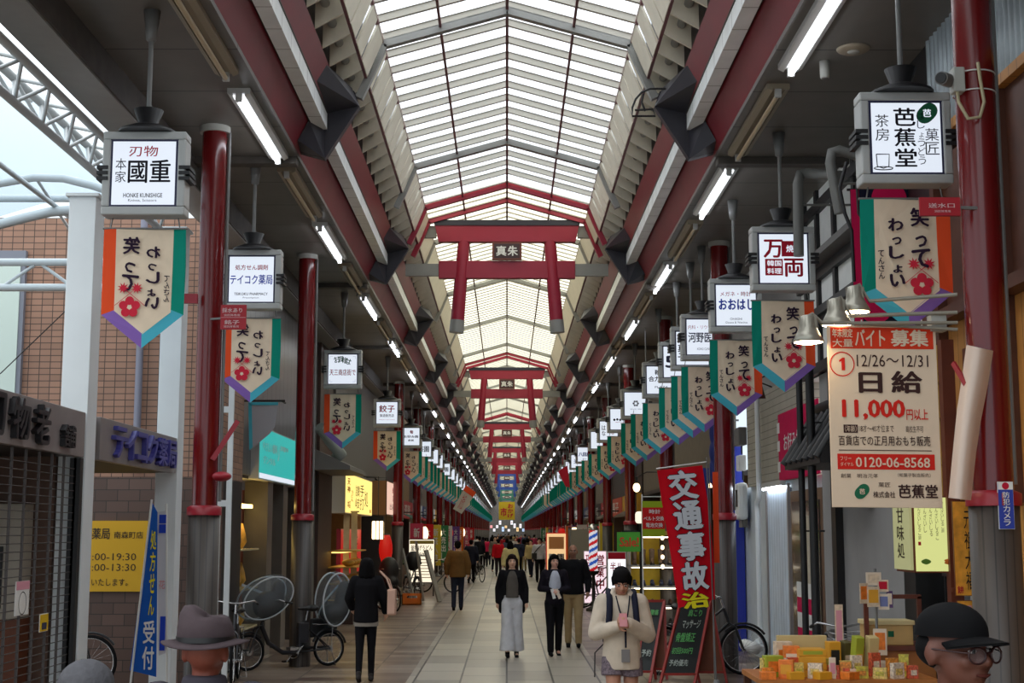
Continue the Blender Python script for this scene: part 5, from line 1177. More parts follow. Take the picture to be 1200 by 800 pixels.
MB().box((-.10, -.10, 2.14), (.10, .10, 2.36), M('lantern_bright', (255, 240, 214), .4, emit=1.0)).build('lantern', t, bevel=.05)
MB().box((-.36, -.02, 1.98), (0, .02, 2.01), BLK).build('arm', t)
board('sale_sign', 'green board with red Sale lettering beside the lamp post', 'sign', (2.04, 26.15, 1.62), X, .43, .36, .02, M('sale_green', (80, 170, 50), .6), M('sale_green', (80, 170, 50), .6), [('Sale!', .1, .25, .84, .5, M('sale_orange', (216, 70, 30), .6), .04)], fr=.002)
RFG = M('flag_green', (150, 170, 40), .7); RFR = M('flag_scarlet', (200, 36, 36), .7)
p, q = at(753, 628, Y=24), at(779, 587, Y=24)
board('cloth_notice', 'red and green cloth notice with white lines beside the big red flag', 'sign', p, X, q.x - p.x, q.z - p.z, .01, RFG, RFR, [('#', 0, .82, 1, .18, RFG), ('#', 0, 0, 1, .2, RFG), ('時計', .3, .64, .5, .13, WHT, .02), ('ベルト交換', .05, .44, .9, .13, WHT, .02), ('電池交換', .15, .25, .75, .13, WHT, .02)], fr=.002)
t = thing('notice_pole', 'thin white pole that carries the red and green cloth notice', 'pole', (at(752.5, 600, Y=24.02).x, 24.02, 0)); MB().tube((0, 0, 0), (0, 0, 2.62), .012, WHT, n=8).build('pole', t); MB().tube((0, 0, 2.58), (.42, 0, 2.58), .008, WHT, n=6).build('arm', t); MB().lathe([(.14, 0), (.14, .05), (.03, .09), (0, .09)], (0, 0, 0), GRYW, 12).build('base', t)
LITW = M('lit_white', (250, 250, 255), .4, emit=1.15)
p, q = at(712, 708, Y=31), at(734, 646, Y=31)
t = board('standing_lightbox', 'white lit standing sign with red characters behind the hooded walker', 'sign', (p.x, 31, .06), X, q.x - p.x, q.z - .06, .14, ALU, LITW, [('半ル', .1, .72, .74, .14, INKR, .03), ('個', .1, .3, .4, .18, INKR, .03), ('#', 0, .9, 1, .1, INKR)], fr=.02)
a = MB(); a.box((-.03, -.05, -.06), (q.x - p.x + .03, .2, 0), BLK); a.build('base', t)
# barber pole
t = thing('barber_pole', 'red white and blue striped barber pole by the pavement', 'barber pole', (2.2, 36, 0)); zb, zt = 1.0, 2.02
a = MB(); N = 36; H_ = zt - zb
BC = [M('barber_white', (240, 240, 245), .3, emit=.6), M('barber_red', (210, 30, 40), .3, emit=.6), M('barber_white', (0, 0, 0)), M('barber_blue', (40, 90, 190), .3, emit=.6)]
rows = 44
for i in range(rows):
    for j in range(N):
        a0, a1 = 2 * PI * j / N, 2 * PI * (j + 1) / N; z0, z1 = zb + H_ * i / rows, zb + H_ * (i + 1) / rows
        m = BC[int((i / rows * 6.2 - j / N * 2) * 2 // 1) % 4]
        a.add([(.11 * math.cos(b_), .11 * math.sin(b_), z_) for b_, z_ in ((a0, z0), (a1, z0), (a1, z1), (a0, z1))], [(0, 1, 2, 3)], m, True)
a.build('striped_cylinder', t)
MB().lathe([(.13, zt), (.14, zt + .05), (.10, zt + .1), (.03, zt + .16), (0, zt + .16)], (0, 0, 0), M('chrome', (190, 190, 190), .2, metal=.8), 20).build('cap', t)
MB().lathe([(.2, 0), (.2, .06), (.05, .12), (.04, zb - .12), (.13, zb - .06), (.13, zb)], (0, 0, 0), BLK, 20).build('stand', t)
PKW = M('pink_white_lit', (255, 226, 236), .4, emit=.9)
p, q = at(684, 684, Y=38.4), at(711, 645, Y=38.4)
t = board('standing_lightbox', 'pink white lit barber signboard with red blocks behind the striped pole', 'sign', (p.x, 38.4, .06), X, q.x - p.x, q.z - .06, .14, ALU, PKW, [('営業中', .55, .25, .36, .7, INKR, .04, True), ('理容', .06, .45, .3, .5, M('ink_pink', (220, 90, 120), .6), .02, True)], fr=.02)
MB().box((-.02, -.04, -.06), (q.x - p.x + .02, .18, 0), BLK).build('base', t)
p, q = at(669, 655, Y=43), at(702, 620, Y=43)
t = board('blank_panel', 'plain grey panel on legs beyond the barber sign', 'panel', p, X, q.x - p.x, q.z - p.z, .08, GRYW, M('panel_grey', (150, 146, 136), .7), [], fr=.01)
for x in (.05, q.x - p.x - .05): MB().tube((x, .04, -p.z), (x, .04, .02), .02, BLK).build('leg', t)
p, q = at(640, 662, Y=49), at(664, 624, Y=49)
t = board('menu_lightbox', 'red sided lit food menu board standing beyond the grey panel', 'sign', (p.x, 49, .5), X, q.x - p.x, q.z - .5, .2, REDL, M('food_lit', (250, 206, 150), .4, emit=.8), [('#', .1, .62, .8, .3, M('food_a', (220, 150, 90), .6)), ('#', .1, .1, .35, .4, WHT), ('#', .55, .1, .35, .4, M('food_b', (60, 50, 50), .6)), ('料', .6, .3, .3, .2, WHT)], fr=.03)
MB().box((.0, .02, -.5), (q.x - p.x, .18, 0), BLK).build('base', t)
t = thing('star_lamp', 'bare bright bulb hung before the shoe shop upper wall', 'lamp', at(746, 571, Y=27.5)); MB().ell((0, 0, 0), (.07, .07, .09), WLAN).build('bulb', t); MB().tube((0, 0, .07), (0, 0, .2), .03, BLK, n=8).build('socket', t); MB().path([(0, 0, .2), (.2, 0, .3), (3.95 - t.location.x, 0, .3)], .01, BLK, 6).build('arm', t)
t = thing('bulb_string', 'string of small bulbs hanging beside the big red flag', 'lamp', at(776, 620, Y=26.8))
MB().path([(0, 0, .3), (0, 0, -.75)], .006, BLK, 5).build('wire', t)
for k in range(6): MB().ell((0, 0, .2 - k * .18), (.035, .035, .045), WLAN, 8, 6).build('bulb', t)
MB().path([(0, 0, .3), (0, 0, 3.15 - t.location.z), (3.97 - t.location.x, 0, 3.15 - t.location.z)], .01, BLK, 5).build('bracket', t)
# tilted cloths far away
for (pts, m, lab, yy, tx) in ((((531, 596), (546, 568), (558, 577), (541, 602)), M('cloth_pale', (206, 200, 190), .8), 'pale tilted cloth sign with an orange head hung in the far left row', 60, 1), (((654, 552), (665, 545), (668, 571), (663, 570)), BRED, 'red three cornered cloth hung in the far right row', 56, 0)):
    t = thing('cloth_sign', lab, 'sign', (0, 0, 0)); P = [at(x, y, Y=yy) for x, y in pts]
    a = MB(); a.add(P + [p_ + Y * .02 for p_ in P], [(0, 1, 2, 3), (7, 6, 5, 4)] + [(i, (i + 1) % 4, 4 + (i + 1) % 4, 4 + i) for i in range(4)], m); a.build('cloth', t)
    if tx:
        b = MB(); u1 = P[0].lerp(P[1], .78); u2 = P[3].lerp(P[2], .78); b.quad(u1 - Y * .02, P[1] - Y * .02, P[2] - Y * .02, u2 - Y * .02, BOR); b.text('歳末大売出し', P[0].lerp(P[3], .3) + (P[1] - P[0]) * .1 - Y * .02, (P[3] - P[0]).normalized(), (P[1] - P[0]).normalized(), .2, .7, INKR); b.build('lettering', t)
    MB().path([P[1], (P[1].x, yy, 6.12), (math.copysign(2.6, P[1].x), yy, 6.2), (math.copysign(2.6, P[1].x), yy, 6.26)], .01, BLK, n=5).build('cord', t)
copies_reset()

# small lit boards added on the closing wall to brighten the far end
rf = random.Random(9)
for i in range(12):
    x = -3.0 + i * .52; z = rf.choice([1.9, 2.5, 3.1]); c = rf.choice([(250, 250, 255), (255, 214, 150), (250, 170, 170), (190, 220, 255)])
    t = board('lit_shop_sign', 'tiny added lit board brightening the far end of the arcade', 'sign', (x, END - .12, z), X, .46, .4 + .5 * rf.random(), .1, GRYW, M('far_lit_%d_%d_%d' % c, c, .4, emit=.9), [('店', .25, .25, .5, .5, INKR, .02)], group='added lit boards at the far end')
# ---------------------------------------------------------------- red flag, chalk boards, bicycles
yb = 17.5; e = lambda x, y, d=0: at(x, y, Y=yb + d)
RFL = M('flag_vivid_red', (206, 14, 32), .7, var=.04)
bs = Vector((e(838, 700).x, yb, 0))
t = thing('upright_flag', 'big red upright flag with white accident lettering at the chalk boards', 'flag', bs)
MB().tube((0, 0, .04), e(826, 540) - bs + Vector((.02, 0, .05)), .008, GRYW, n=8).build('pole', t); MB().lathe([(.2, 0), (.2, .05), (.06, .1), (.03, .2), (0, .2)], (0, 0, 0), GRYW, 16).build('base', t)
MB().tube(e(769, 549) - bs, e(828, 541) - bs, .008, WHT, n=6).build('top_rod', t)
Lp = [(770, 551), (776, 590), (783, 630), (789, 670), (795, 712)]; Rp = [(823, 545), (829, 585), (834, 625), (837, 662), (838, 702)]
a = MB(); vs = []
for k in range(5):
    for j in range(6):
        f = j / 5; vs.append(e(Lp[k][0] + (Rp[k][0] - Lp[k][0]) * f, Lp[k][1] + (Rp[k][1] - Lp[k][1]) * f, .03 * math.sin(2 * PI * f + k * .6)) - bs)
n0 = len(vs); fs = [(i * 6 + j, (i + 1) * 6 + j, (i + 1) * 6 + j + 1, i * 6 + j + 1) for i in range(4) for j in range(5)]
a.add(vs + [v + Y * .01 for v in vs], fs + [tuple(n0 + i for i in reversed(f)) for f in fs], RFL, True); cl = a.build('cloth', t)
b = MB(); FOUT = M('flag_outline', (36, 20, 40), .7); FWH = M('flag_letter_white', (206, 208, 214), .7)
def fch(c, x0, y0, x1, y1, m):
    o = e(x0, y1, -.05) - bs; ux = (e(x1, y1 - 3, -.05) - e(x0, y1, -.05)); uy = (e(x0 - 4, y0, -.05) - e(x0, y1, -.05))
    b.text(c, o + Y * .012 - ux * .03 - uy * .03, ux.normalized(), uy.normalized(), ux.length * 1.06, uy.length * 1.06, FOUT, .09)
    b.text(c, o, ux.normalized(), uy.normalized(), ux.length, uy.length, m, .055)
fch('交', 785, 552, 820, 587, FWH); fch('通', 791, 588, 825, 622, FWH); fch('事', 796, 624, 829, 658, FWH); fch('故', 801, 659, 832, 693, FWH); fch('治', 801, 695, 833, 714, YEL)
b.build('lettering', cl)
t = thing('upright_flag', 'narrow blue and orange flag edge behind the big red flag', 'flag', bs + Vector((.05, .5, 0))); b2 = t.location
MB().tube((0, 0, .04), (-.02, 0, 2.85), .008, GRYW, n=8).build('pole', t); MB().lathe([(.16, 0), (.16, .05), (.04, .1), (0, .1)], (0, 0, 0), GRYW, 14).build('base', t)
MB().box((-.12, -.004, 1.2), (-.03, .004, 2.8), M('flag_navy', (50, 60, 130), .7)).build('cloth', t); MB().box((.02, -.004, 1.6), (.09, .004, 2.75), BOR).build('orange_edge', t)
# chalk boards
FRD = M('easel_red', (150, 40, 28), .5); CHK = M('chalkboard', (18, 26, 24), .5, var=.2); CHG = M('chalk_green', (110, 190, 110), .8); CHW = M('chalk_white', (190, 200, 190), .8); BRB = M('board_back_brown', (120, 62, 34), .6, var=.12)
def aboard(label, top, front, back, yt, yf, ybk, lines):
    """top=(xl,xr,y) front=(xl,xr,y) back=(xl,xr,y) pixel corners of the hinged boards"""
    o = at((front[0] + front[1]) / 2, front[2], Y=yf); o.z = 0; t = thing('chalk_easel', label, 'sign', o)
    TL, TR = at(top[0], top[2], Y=yt) - o, at(top[1], top[2], Y=yt) - o
    BL, BR = at(front[0], front[2], Z=0) - o, at(front[1], front[2], Z=0) - o
    KL, KR = at(back[0], back[2], Z=0) - o, at(back[1], back[2], Z=0) - o
    for (A, B, Cc, D, m, nm) in ((TL, TR, BR, BL, CHK, 'front_board'), (TL, TR, KR, KL, BRB, 'back_board')):
        n = (B - A).cross(D - A).normalized(); P0 = lambda u, v: (A.lerp(B, u)).lerp(D.lerp(Cc, u), v)
        a = MB(); q = [P0(.06, .02), P0(.94, .02), P0(.94, .86), P0(.06, .86)]; a.add(q + [p + n * .015 for p in q], [(0, 1, 2, 3), (7, 6, 5, 4), (0, 4, 5, 1), (1, 5, 6, 2), (2, 6, 7, 3), (3, 7, 4, 0)], m); bo = a.build(nm, t)
        for u in (0.03, .97): MB().bar(P0(u, 0), P0(u, 1), .035, .03, FRD).build('leg', t)
        a = MB(); a.bar(P0(0, .01), P0(1, .01), .03, .035, FRD); a.build('top_rail', t); a = MB(); a.bar(P0(0, .87), P0(1, .87), .03, .03, FRD); a.build('bottom_rail', t)
        if nm == 'front_board':
            b = MB(); ux = (P0(.9, .5) - P0(.1, .5)); W = ux.length; ux.normalize(); uy = (P0(.5, 0) - P0(.5, .86)).normalized(); sgn_ = 1 if n.y < 0 else -1
            for s, x, v, w_, h_, m_ in lines: b.text(s, P0(x, v) + n * .02 * sgn_ - Y * .02, ux, uy, W * w_, h_, m_, .01)
            b.build('lettering', bo)
    return t
aboard('chalk board easel with a red frame standing under the big red flag', (797, 834, 703), (772, 815, 803), (819, 853, 800), 19.1, 18.9, 19.4,
       [('肩こり', .35, .2, .5, .1, CHG), ('マッサージ', .25, .34, .65, .12, CHW), ('骨盤矯正', .15, .5, .7, .13, CHG), ('初回500円', .12, .64, .75, .09, CHG), ('予約優先', .12, .78, .7, .09, CHW)])
aboard('narrow chalk board easel beside the hooded walker', (758, 779, 703), (743, 762, 800), (768, 782, 796), 20.0, 19.6, 20.2,
       [('腰痛', .3, .2, .6, .1, CHG), ('口', .25, .34, .4, .07, CHW), ('三', .2, .5, .55, .12, CHG), ('予約', .15, .7, .7, .12, CHW)])
# bicycles ------------------------------------------------------------
TYRE = M('tyre_black', (22, 22, 24), .7); CHR = M('chrome', (190, 190, 190), .25, metal=.8); SADL = M('saddle_black', (24, 22, 22), .5); FRB = M('bike_frame_black', (30, 30, 34), .3)
def make_bike(label, loc, rot, R=.33, L=1.08, fm=None, basket=False, small=False, steps=True, drop=False, detail=True):
    fm = fm or FRB; t = thing('bicycle', label, 'bicycle', loc, rot)
    for x, nm in ((0, 'rear_wheel'), (L, 'front_wheel')):
        w_ = MB().torus((x, 0, R), R - .02, .02, TYRE, 'Y', 40, 8).build(nm, t)
        MB().torus((x, 0, R), R - .045, .009, CHR, 'Y', 36, 6).build('rim', w_)
        a = MB()
        for k in range(18):
            an = 2 * PI * k / 18; a.tube((x + .02 * math.cos(an + 1), .02 * (-1) ** k, R + .02 * math.sin(an + 1)), (x + (R - .05) * math.cos(an), 0, R + (R - .05) * math.sin(an)), .0016, CHR, n=4)
        a.build('spokes', w_); MB().tube((x, -.05, R), (x, .05, R), .025 if not small else .045, CHR, n=12).build('hub', w_)
        a = MB(); pts = [(x + (R + .025) * math.cos(an), 0, R + (R + .025) * math.sin(an)) for an in [PI * (.12 + .80 * i / 10) if x == 0 else PI * (.2 + .55 * i / 10) for i in range(11)]]
        a.path(pts, .018, fm, 6); a.build('mudguard', t)
    bb = (L * .42, 0, R * .85); hd0, hd1 = (L - .2, 0, R + .38), (L - .27, 0, R + .58); st = (L * .30, 0, R + .42)
    a = MB()
    if drop: a.path([hd0, (L - .32, 0, R + .12), (L * .58, 0, R * .9), bb], .035, fm, 10)
    else: a.tube(hd0, bb, .022, fm); a.tube(hd1, (L * .36, 0, R + .2), .018, fm)
    a.tube(bb, st, .02, fm); a.tube(hd0, hd1, .024, fm)
    for y in (-.05, .05): a.tube((0, y, R), bb, .012, fm); a.tube((0, y, R), (st[0], 0, st[2] - .08), .010, fm)
    a.build('frame', t)
    a = MB()
    for y in (-.05, .05): a.path([(L, y, R), (L - .11, y, R + .32), (L - .19, 0, R + .37)], .012, fm, 8)
    a.build('fork', t)
    a = MB(); hz = R + .72; a.tube(hd1, (L - .31, 0, hz - .02), .014, CHR); a.path([(L - .52, -.27, hz - .02), (L - .36, -.24, hz + .03), (L - .31, -.06, hz), (L - .31, .06, hz), (L - .36, .24, hz + .03), (L - .52, .27, hz - .02)], .011, CHR, 8); hb = a.build('handlebar', t)
    a = MB()
    for s in (-1, 1): a = MB().tube((L - .56, s * .275, hz - .025), (L - .44, s * .256, hz + .005), .017, BLK); a.build('grip', hb)
    MB().tube(st, (st[0] - .03, 0, R + .56), .013, CHR).build('seat_post', t)
    a = MB(); a.cap((st[0] - .14, 0, R + .6), (st[0] + .12, 0, R + .6), .055, .022, SADL); a.ell((st[0] - .12, 0, R + .6), (.09, .1, .04), SADL); a.remesh('saddle', SADL, .014, 2, t)
    a = MB(); a.tube((bb[0], -.07, bb[2]), (bb[0], .07, bb[2]), .02, CHR); a.tube((bb[0], -.07, bb[2]), (bb[0] + .1, -.075, bb[2] - .13), .009, CHR); a.tube((bb[0], .07, bb[2]), (bb[0] - .1, .075, bb[2] + .13), .009, CHR); a.torus((bb[0], -.06, bb[2]), .085, .008, CHR, 'Y', 24, 5); cr = a.build('crank', t)
    for s in (-1, 1): MB().box((bb[0] - s * -.1 * -1 - .045, s * .08, bb[2] + s * .13 - .012), (bb[0] - s * .1 + .045, s * .16, bb[2] + s * .13 + .012), BLK).build('pedal', cr)
    MB().box((-.06, -.075, R + .0), (bb[0] + .08, -.062, bb[2] + .075), fm).build('chain_guard', t, bevel=.005)
    a = MB(); 
    for y in (-.06, .06): a.tube((-.18, y, R + .36), (.24, y, R + .36), .006, CHR); a.tube((0, y, R + .0), (-.03, y, R + .36), .005, CHR)
    for x in (-.16, -.02, .14): a.tube((x, -.06, R + .36), (x, .06, R + .36), .005, CHR)
    a.build('carrier', t)
    a = MB(); a.path([(0, .07, R), (-.05, .12, .02), (-.05, -.12, .02), (0, -.07, R)], .008, CHR, 6); a.build('kickstand', t)
    if basket:
        a = MB(); x0, z0 = L - .12, R + .42
        for k in range(6):
            f = k / 5; w_ = .13 + .05 * f; l0, l1 = x0 - .02 * f, x0 + .24 + .08 * f; z = z0 + .26 * f
            a.path([(l0, -w_, z), (l1, -w_, z), (l1, w_, z), (l0, w_, z)], .004, CHR, 5, True)
        for k in range(7):
            f = k / 6; a.tube((x0 + .24 * f, -.13, z0), (x0 - .02 + .34 * f, -.18, z0 + .26), .003, CHR, n=4); a.tube((x0 + .24 * f, .13, z0), (x0 - .02 + .34 * f, .18, z0 + .26), .003, CHR, n=4); a.tube((x0 + .24, -.13 + .26 * f, z0), (x0 + .32, -.18 + .36 * f, z0 + .26), .003, CHR, n=4)
        a.build('basket', t)
    return t
VINYL = see_through('clear_vinyl', (225, 232, 236), .9, .15); RIMW = M('cover_rim_white', (190, 196, 200), .5)
def shell(a, c, rx, ry, rz, m, ax=(0, 0, 0)): a.ell(c, (rx, ry, rz), m, 22, 14, ax)
p0, p1 = at(385, 780, Z=0), at(290, 786, Z=0)
dv = p1 - p0; L = dv.length
b1 = make_bike('black child seat bicycle with two clear rain covers on the left pavement', (p0.x, p0.y, 0), math.atan2(dv.y, dv.x), .26, L, None, drop=True, small=True)
# front child seat and cover
cx, cz = L - .27, .98
a = MB(); a.ell((cx, 0, cz - .05), (.22, .16, .2), BLK, rot=(0, .35, 0)); a.cap((cx - .16, 0, cz - .08), (cx - .2, 0, cz + .2), .12, .1, BLK); a.remesh('front_child_seat', M('seat_black', (26, 25, 28), .6), .03, 3, b1)
a = MB(); shell(a, (cx + .02, 0, cz + .05), .47, .24, .31, VINYL, (0, .45, 0)); fc = a.build('front_rain_cover', b1)
R2 = Euler((0, .45, 0)).to_matrix()
def ring(c, rx, rz, y, r, name, par, rot=R2):
    pts = [Vector(c) + rot @ Vector((rx * math.cos(2 * PI * i / 40), y, rz * math.sin(2 * PI * i / 40))) for i in range(40)]; MB().path(pts, r, RIMW, 6, True).build(name, par)
for y in (-.12, .12): ring((cx + .02, 0, cz + .05), .42, .27, y, .012, 'piping', fc)
MB().bar((cx - .3, -.245, cz + .02), (cx + .28, -.24, cz + .24), .012, .035, RIMW).build('band', fc); MB().box((cx - .06, -.25, cz - .16), (cx + .08, -.235, cz - .04), WHT).build('tag', fc)
# rear child seat and cover
cx, cz = -.06, .98
a = MB(); a.ell((cx, 0, cz - .2), (.22, .17, .14), BLK); a.cap((cx - .14, 0, cz - .2), (cx - .2, 0, cz + .16), .15, .12, BLK); a.remesh('rear_child_seat', M('seat_black', (26, 25, 28), .6), .03, 3, b1)
a = MB(); shell(a, (cx, 0, cz), .25, .24, .42, VINYL, (0, -.12, 0)); rc = a.build('rear_rain_cover', b1)
for y in (-.13, .13): ring((cx, 0, cz), .235, .39, y, .014, 'piping', rc, Euler((0, -.12, 0)).to_matrix())
MB().path([(cx + .16, -.22, cz - .3), (cx + .02, -.25, cz - .05), (cx - .2, -.2, cz + .2)], .016, RIMW, 6).build('band', rc)
MB().box((-.2, -.17, .42), (.26, -.1, .70), M('skirt_black', (28, 28, 30), .6)).build('dress_guard', b1, bevel=.02); MB().box((L * .36, -.1, .26), (L * .5, .04, .30), CHR).build('battery_plate', b1)
MB().box((L * .40, -.045, .30), (L * .27, .045, .66), M('battery_dark', (40, 40, 46), .5)).build('battery', b1, bevel=.015)
# the others
make_bike('black city bicycle behind the chalk boards, front wheel towards the pale blue door', (2.163, 20.0, 0), .02, .345, 1.16, basket=False)
make_bike('bicycle half hidden behind the white post and the blue flag', (-6.35, 18.2, 0), .0, .345, 1.05)
make_bike('bicycle with black handlebar parked behind the man in the grey hat', (-3.68, 19.6, 0), -1.45, .33, 1.05)
make_bike('bicycle with a wire basket parked by the black downspouts', (3.42, 15.1, 0), -PI / 2 - .05, .33, 1.05, basket=True)
bk = make_bike('bicycle under a black rain hood behind the woman in black', (-3.25, 36.6, 0), -1.1, .30, 1.05)
a = MB(); a.ell((.55, 0, 1.0), (.3, .26, .36), BLK); a.ell((.6, 0, .72), (.34, .22, .2), BLK); a.remesh('rain_hood', M('hood_black', (24, 24, 28), .6), .04, 3, bk)
bk = make_bike('bicycle with a round black cover beside the leaning grey boards', (-3.0, 42.6, 0), -1.2, .33, 1.05)
a = MB(); a.ell((.62, 0, 1.12), (.26, .24, .3), BLK); a.remesh('rain_hood', M('hood_black', (24, 24, 28), .6), .04, 3, bk)
make_bike('silver bicycle beyond the noodle menu board', (-2.75, 46.8, 0), -.35, .33, 1.05, M('bike_silver', (150, 152, 156), .3, metal=.5), basket=True)
make_bike('bicycle standing by the walker in dark clothes far ahead', (-1.35, 56.5, 0), -1.2, .33, 1.05)
make_bike('dark bicycle parked behind the bald man', (2.0, 37.3, 0), .25, .34, 1.05)
make_bike('second dark bicycle parked before the barber signboard', (2.95, 39.6, 0), .5, .34, 1.05)
# leaning boards, crate, tin
t = thing('leaning_trestle', 'grey folded trestle boards leaning behind the orange crate', 'trestle', (-2.62, 40.4, 0)); GB = M('board_grey', (150, 148, 144), .5)
MB().bar((.0, 0, .02), (-.38, .2, 1.5), .08, .05, GB).build('leg', t); MB().bar((.25, 0, .02), (.02, .1, 1.72), .06, .05, GB).build('leg', t); MB().bar((.72, -.2, .02), (.30, .2, 1.45), .14, .06, GB).build('leg', t); MB().bar((.1, .1, 1.3), (.35, .14, 1.3), .04, .04, GB).build('cross_bar', t)
t = thing('plastic_crate', 'orange plastic crate on the left pavement', 'crate', (-2.6, 39.0, 0)); OC = M('crate_orange', (206, 110, 24), .5)
a = MB(); w_, d_, h_ = .26, .18, .3
MB().box((-w_, -d_, 0), (w_, d_, .03), OC).build('bottom', t)
for (x0, y0, x1, y1) in ((-w_, -d_, w_, -d_ + .02), (-w_, d_ - .02, w_, d_), (-w_, -d_, -w_ + .02, d_), (w_ - .02, -d_, w_, d_)):
    a = MB(); a.box((x0, y0, 0), (x1, y1, .17), OC); a.box((x0, y0, .25), (x1, y1, h_), OC); a.box((x0, y0, .17), (x0 + max(.02, (x1 - x0) * .2), y0 + max(.02, (y1 - y0) * .2), .25), OC); a.box((x1 - max(.02, (x1 - x0) * .2), y1 - max(.02, (y1 - y0) * .2), .17), (x1, y1, .25), OC); a.build('side', t)
t = thing('metal_tin', 'silver perforated tin stand beside the orange crate', 'tin', (-3.05, 39.6, 0)); MB().lathe([(.16, 0), (.17, .02), (.16, .04), (.16, .4), (.17, .42), (.15, .43), (.15, .3), (0, .3)], (0, 0, 0), M('tin', (170, 160, 140), .3, metal=.6), 20).build('body', t); MB().lathe([(.165, .2), (.168, .22), (.165, .24)], (0, 0, 0), BRNW, 20).build('band', t)
copies_reset()
# ---------------------------------------------------------------- sweets shop goods
TBW = M('counter_wood', (176, 108, 48), .5, var=.12); CRD = M('card_cream', (216, 196, 170), .6, var=.2, vscale=30); BXY = M('box_yellow', (222, 160, 40), .5, var=.06); BXO = M('pack_orange', (226, 122, 40), .45, var=.25, vscale=25); BXG = M('pack_olive', (160, 170, 50), .5); BXC = M('box_cream', (206, 186, 130), .5)
PUR = M('card_purple', (84, 56, 110), .6); WDL = M('wood_pale', (206, 168, 104), .5, var=.1)
t = thing('display_table', 'wooden display table of the sweets shop crowded with packages', 'table', (2.75, 11.9, 0))
MB().box((-.72, -.45, .78), (.72, .45, .82), TBW).build('tabletop', t)
for x in (-.68, .68):
    for y in (-.41, .41): MB().box((x - .03, y - .03, 0), (x + .03, y + .03, .78), WOODD).build('leg', t)
MB().box((-.70, -.44, .35), (.70, -.42, .78), TBW).build('front_board', t)
t = thing('wooden_counter', 'reddish wooden counter of the sweets shop behind the display table', 'counter', (3.4, 12.55, 0)); MB().box((-.42, -.25, 0), (.3, .3, .98), TBW).build('body', t, bevel=.01); MB().box((-.46, -.29, .98), (.3, .3, 1.02), WOODR).build('top', t)
def pack(name, label, px, py, w, h, d, yy, body, face=None, rot=0, zb=None, tilt=0, group='packages on the sweets table'):
    p = at(px, py, Y=yy); z = p.z if zb is None else zb
    t = thing(name, label, 'package', (p.x, yy, z), rot, group)
    a = MB(); a.cbox((0, 0, h / 2), (w, d, h), body, (tilt, 0, 0) if tilt else None); a.build('box', t, bevel=.004)
    if face:
        b = MB(); b.cbox((0, -d / 2 - .001, h * .5), (w * .72, .002, h * .5), face); b.build('printed_label', t)
    return t
PK = M('label_pale', (226, 210, 190), .6)
tz = .82
pack('sweets_box', 'flat yellow sweets box at the bottom of the yellow stack', 950, 790, .22, .055, .2, 11.75, BXY, None, 0, tz)
pack('sweets_box', 'yellow sweets box second from the bottom of the yellow stack', 950, 790, .22, .055, .2, 11.75, BXY, None, .03, tz + .056)
pack('sweets_box', 'yellow sweets box third in the yellow stack', 950, 790, .22, .055, .2, 11.75, BXY, None, -.02, tz + .112)
pack('sweets_box', 'yellow sweets box on top of the yellow stack', 950, 790, .22, .055, .2, 11.75, BXY, BXG, .02, tz + .168)
pack('rice_cracker_pack', 'orange and olive pack at the street end of the table', 906, 795, .15, .17, .1, 11.7, BXG, BXO, .15, tz)
pack('rice_cracker_pack', 'tall orange pack standing second along the table', 928, 795, .13, .24, .1, 11.8, BXO, PK, -.1, tz)
pack('rice_cracker_pack', 'orange pack leaning beside the yellow stack', 922, 798, .12, .15, .06, 11.55, BXO, BXY, -.35, tz)
pack('rice_cracker_pack', 'cream and orange pack behind the orange ones', 918, 790, .14, .26, .1, 12.0, CRD, BXO, .1, tz)
pack('sweets_box', 'long cream box behind the yellow stack', 940, 785, .42, .30, .06, 12.15, BXC, None, 0, tz)
pack('sweets_box', 'yellow and black box beside the yellow stack', 977, 790, .1, .26, .12, 12.0, BXY, BLK, .1, tz)
pack('price_card', 'small pale pink card standing before the yellow stack', 976, 795, .055, .17, .012, 11.52, PK, M('pink', (214, 150, 164), .7), 0, tz)
pack('price_card', 'short pale price card by the slanted boxes', 1000, 795, .05, .08, .012, 11.52, PK, M('pink', (214, 150, 164), .7), .1, tz)
pack('sweets_box', 'green and yellow box slanting on the stand', 1004, 760, .075, .30, .09, 11.8, BXG, BXY, .25, tz + .02, .22)
pack('sweets_box', 'yellow box with a dark band slanting on the stand', 1021, 760, .085, .30, .09, 11.8, BXC, BXY, .15, tz + .02, .22)
pack('sweets_box', 'dark olive box slanting behind the green one', 990, 760, .07, .24, .09, 12.05, M('box_olive_dark', (96, 90, 50), .5), CRD, .3, tz + .02, .2)
for i in range(4): pack('sweets_bag', ['crumpled orange bag nearest the frame edge', 'crumpled amber bag beside the flat boxes', 'small yellow bag before the price card', 'small orange bag under the slanted boxes'][i], 900 + 32 * i, 800, .12, .06, .1, 11.5, [BXO, BXY, BXY, BXO][i], None, .2 * i, tz)
PTN = [M('wrap_a', (226, 140, 60), .4, var=.6, vscale=45), M('wrap_b', (214, 190, 110), .4, var=.5, vscale=50), M('wrap_c', (200, 90, 60), .4, var=.6, vscale=55), M('wrap_d', (190, 180, 70), .45, var=.5, vscale=40), M('wrap_e', (222, 206, 186), .5, var=.4, vscale=60)]
rp = random.Random(21)
PN = ['orange', 'cream yellow', 'brick red', 'olive yellow', 'pale']
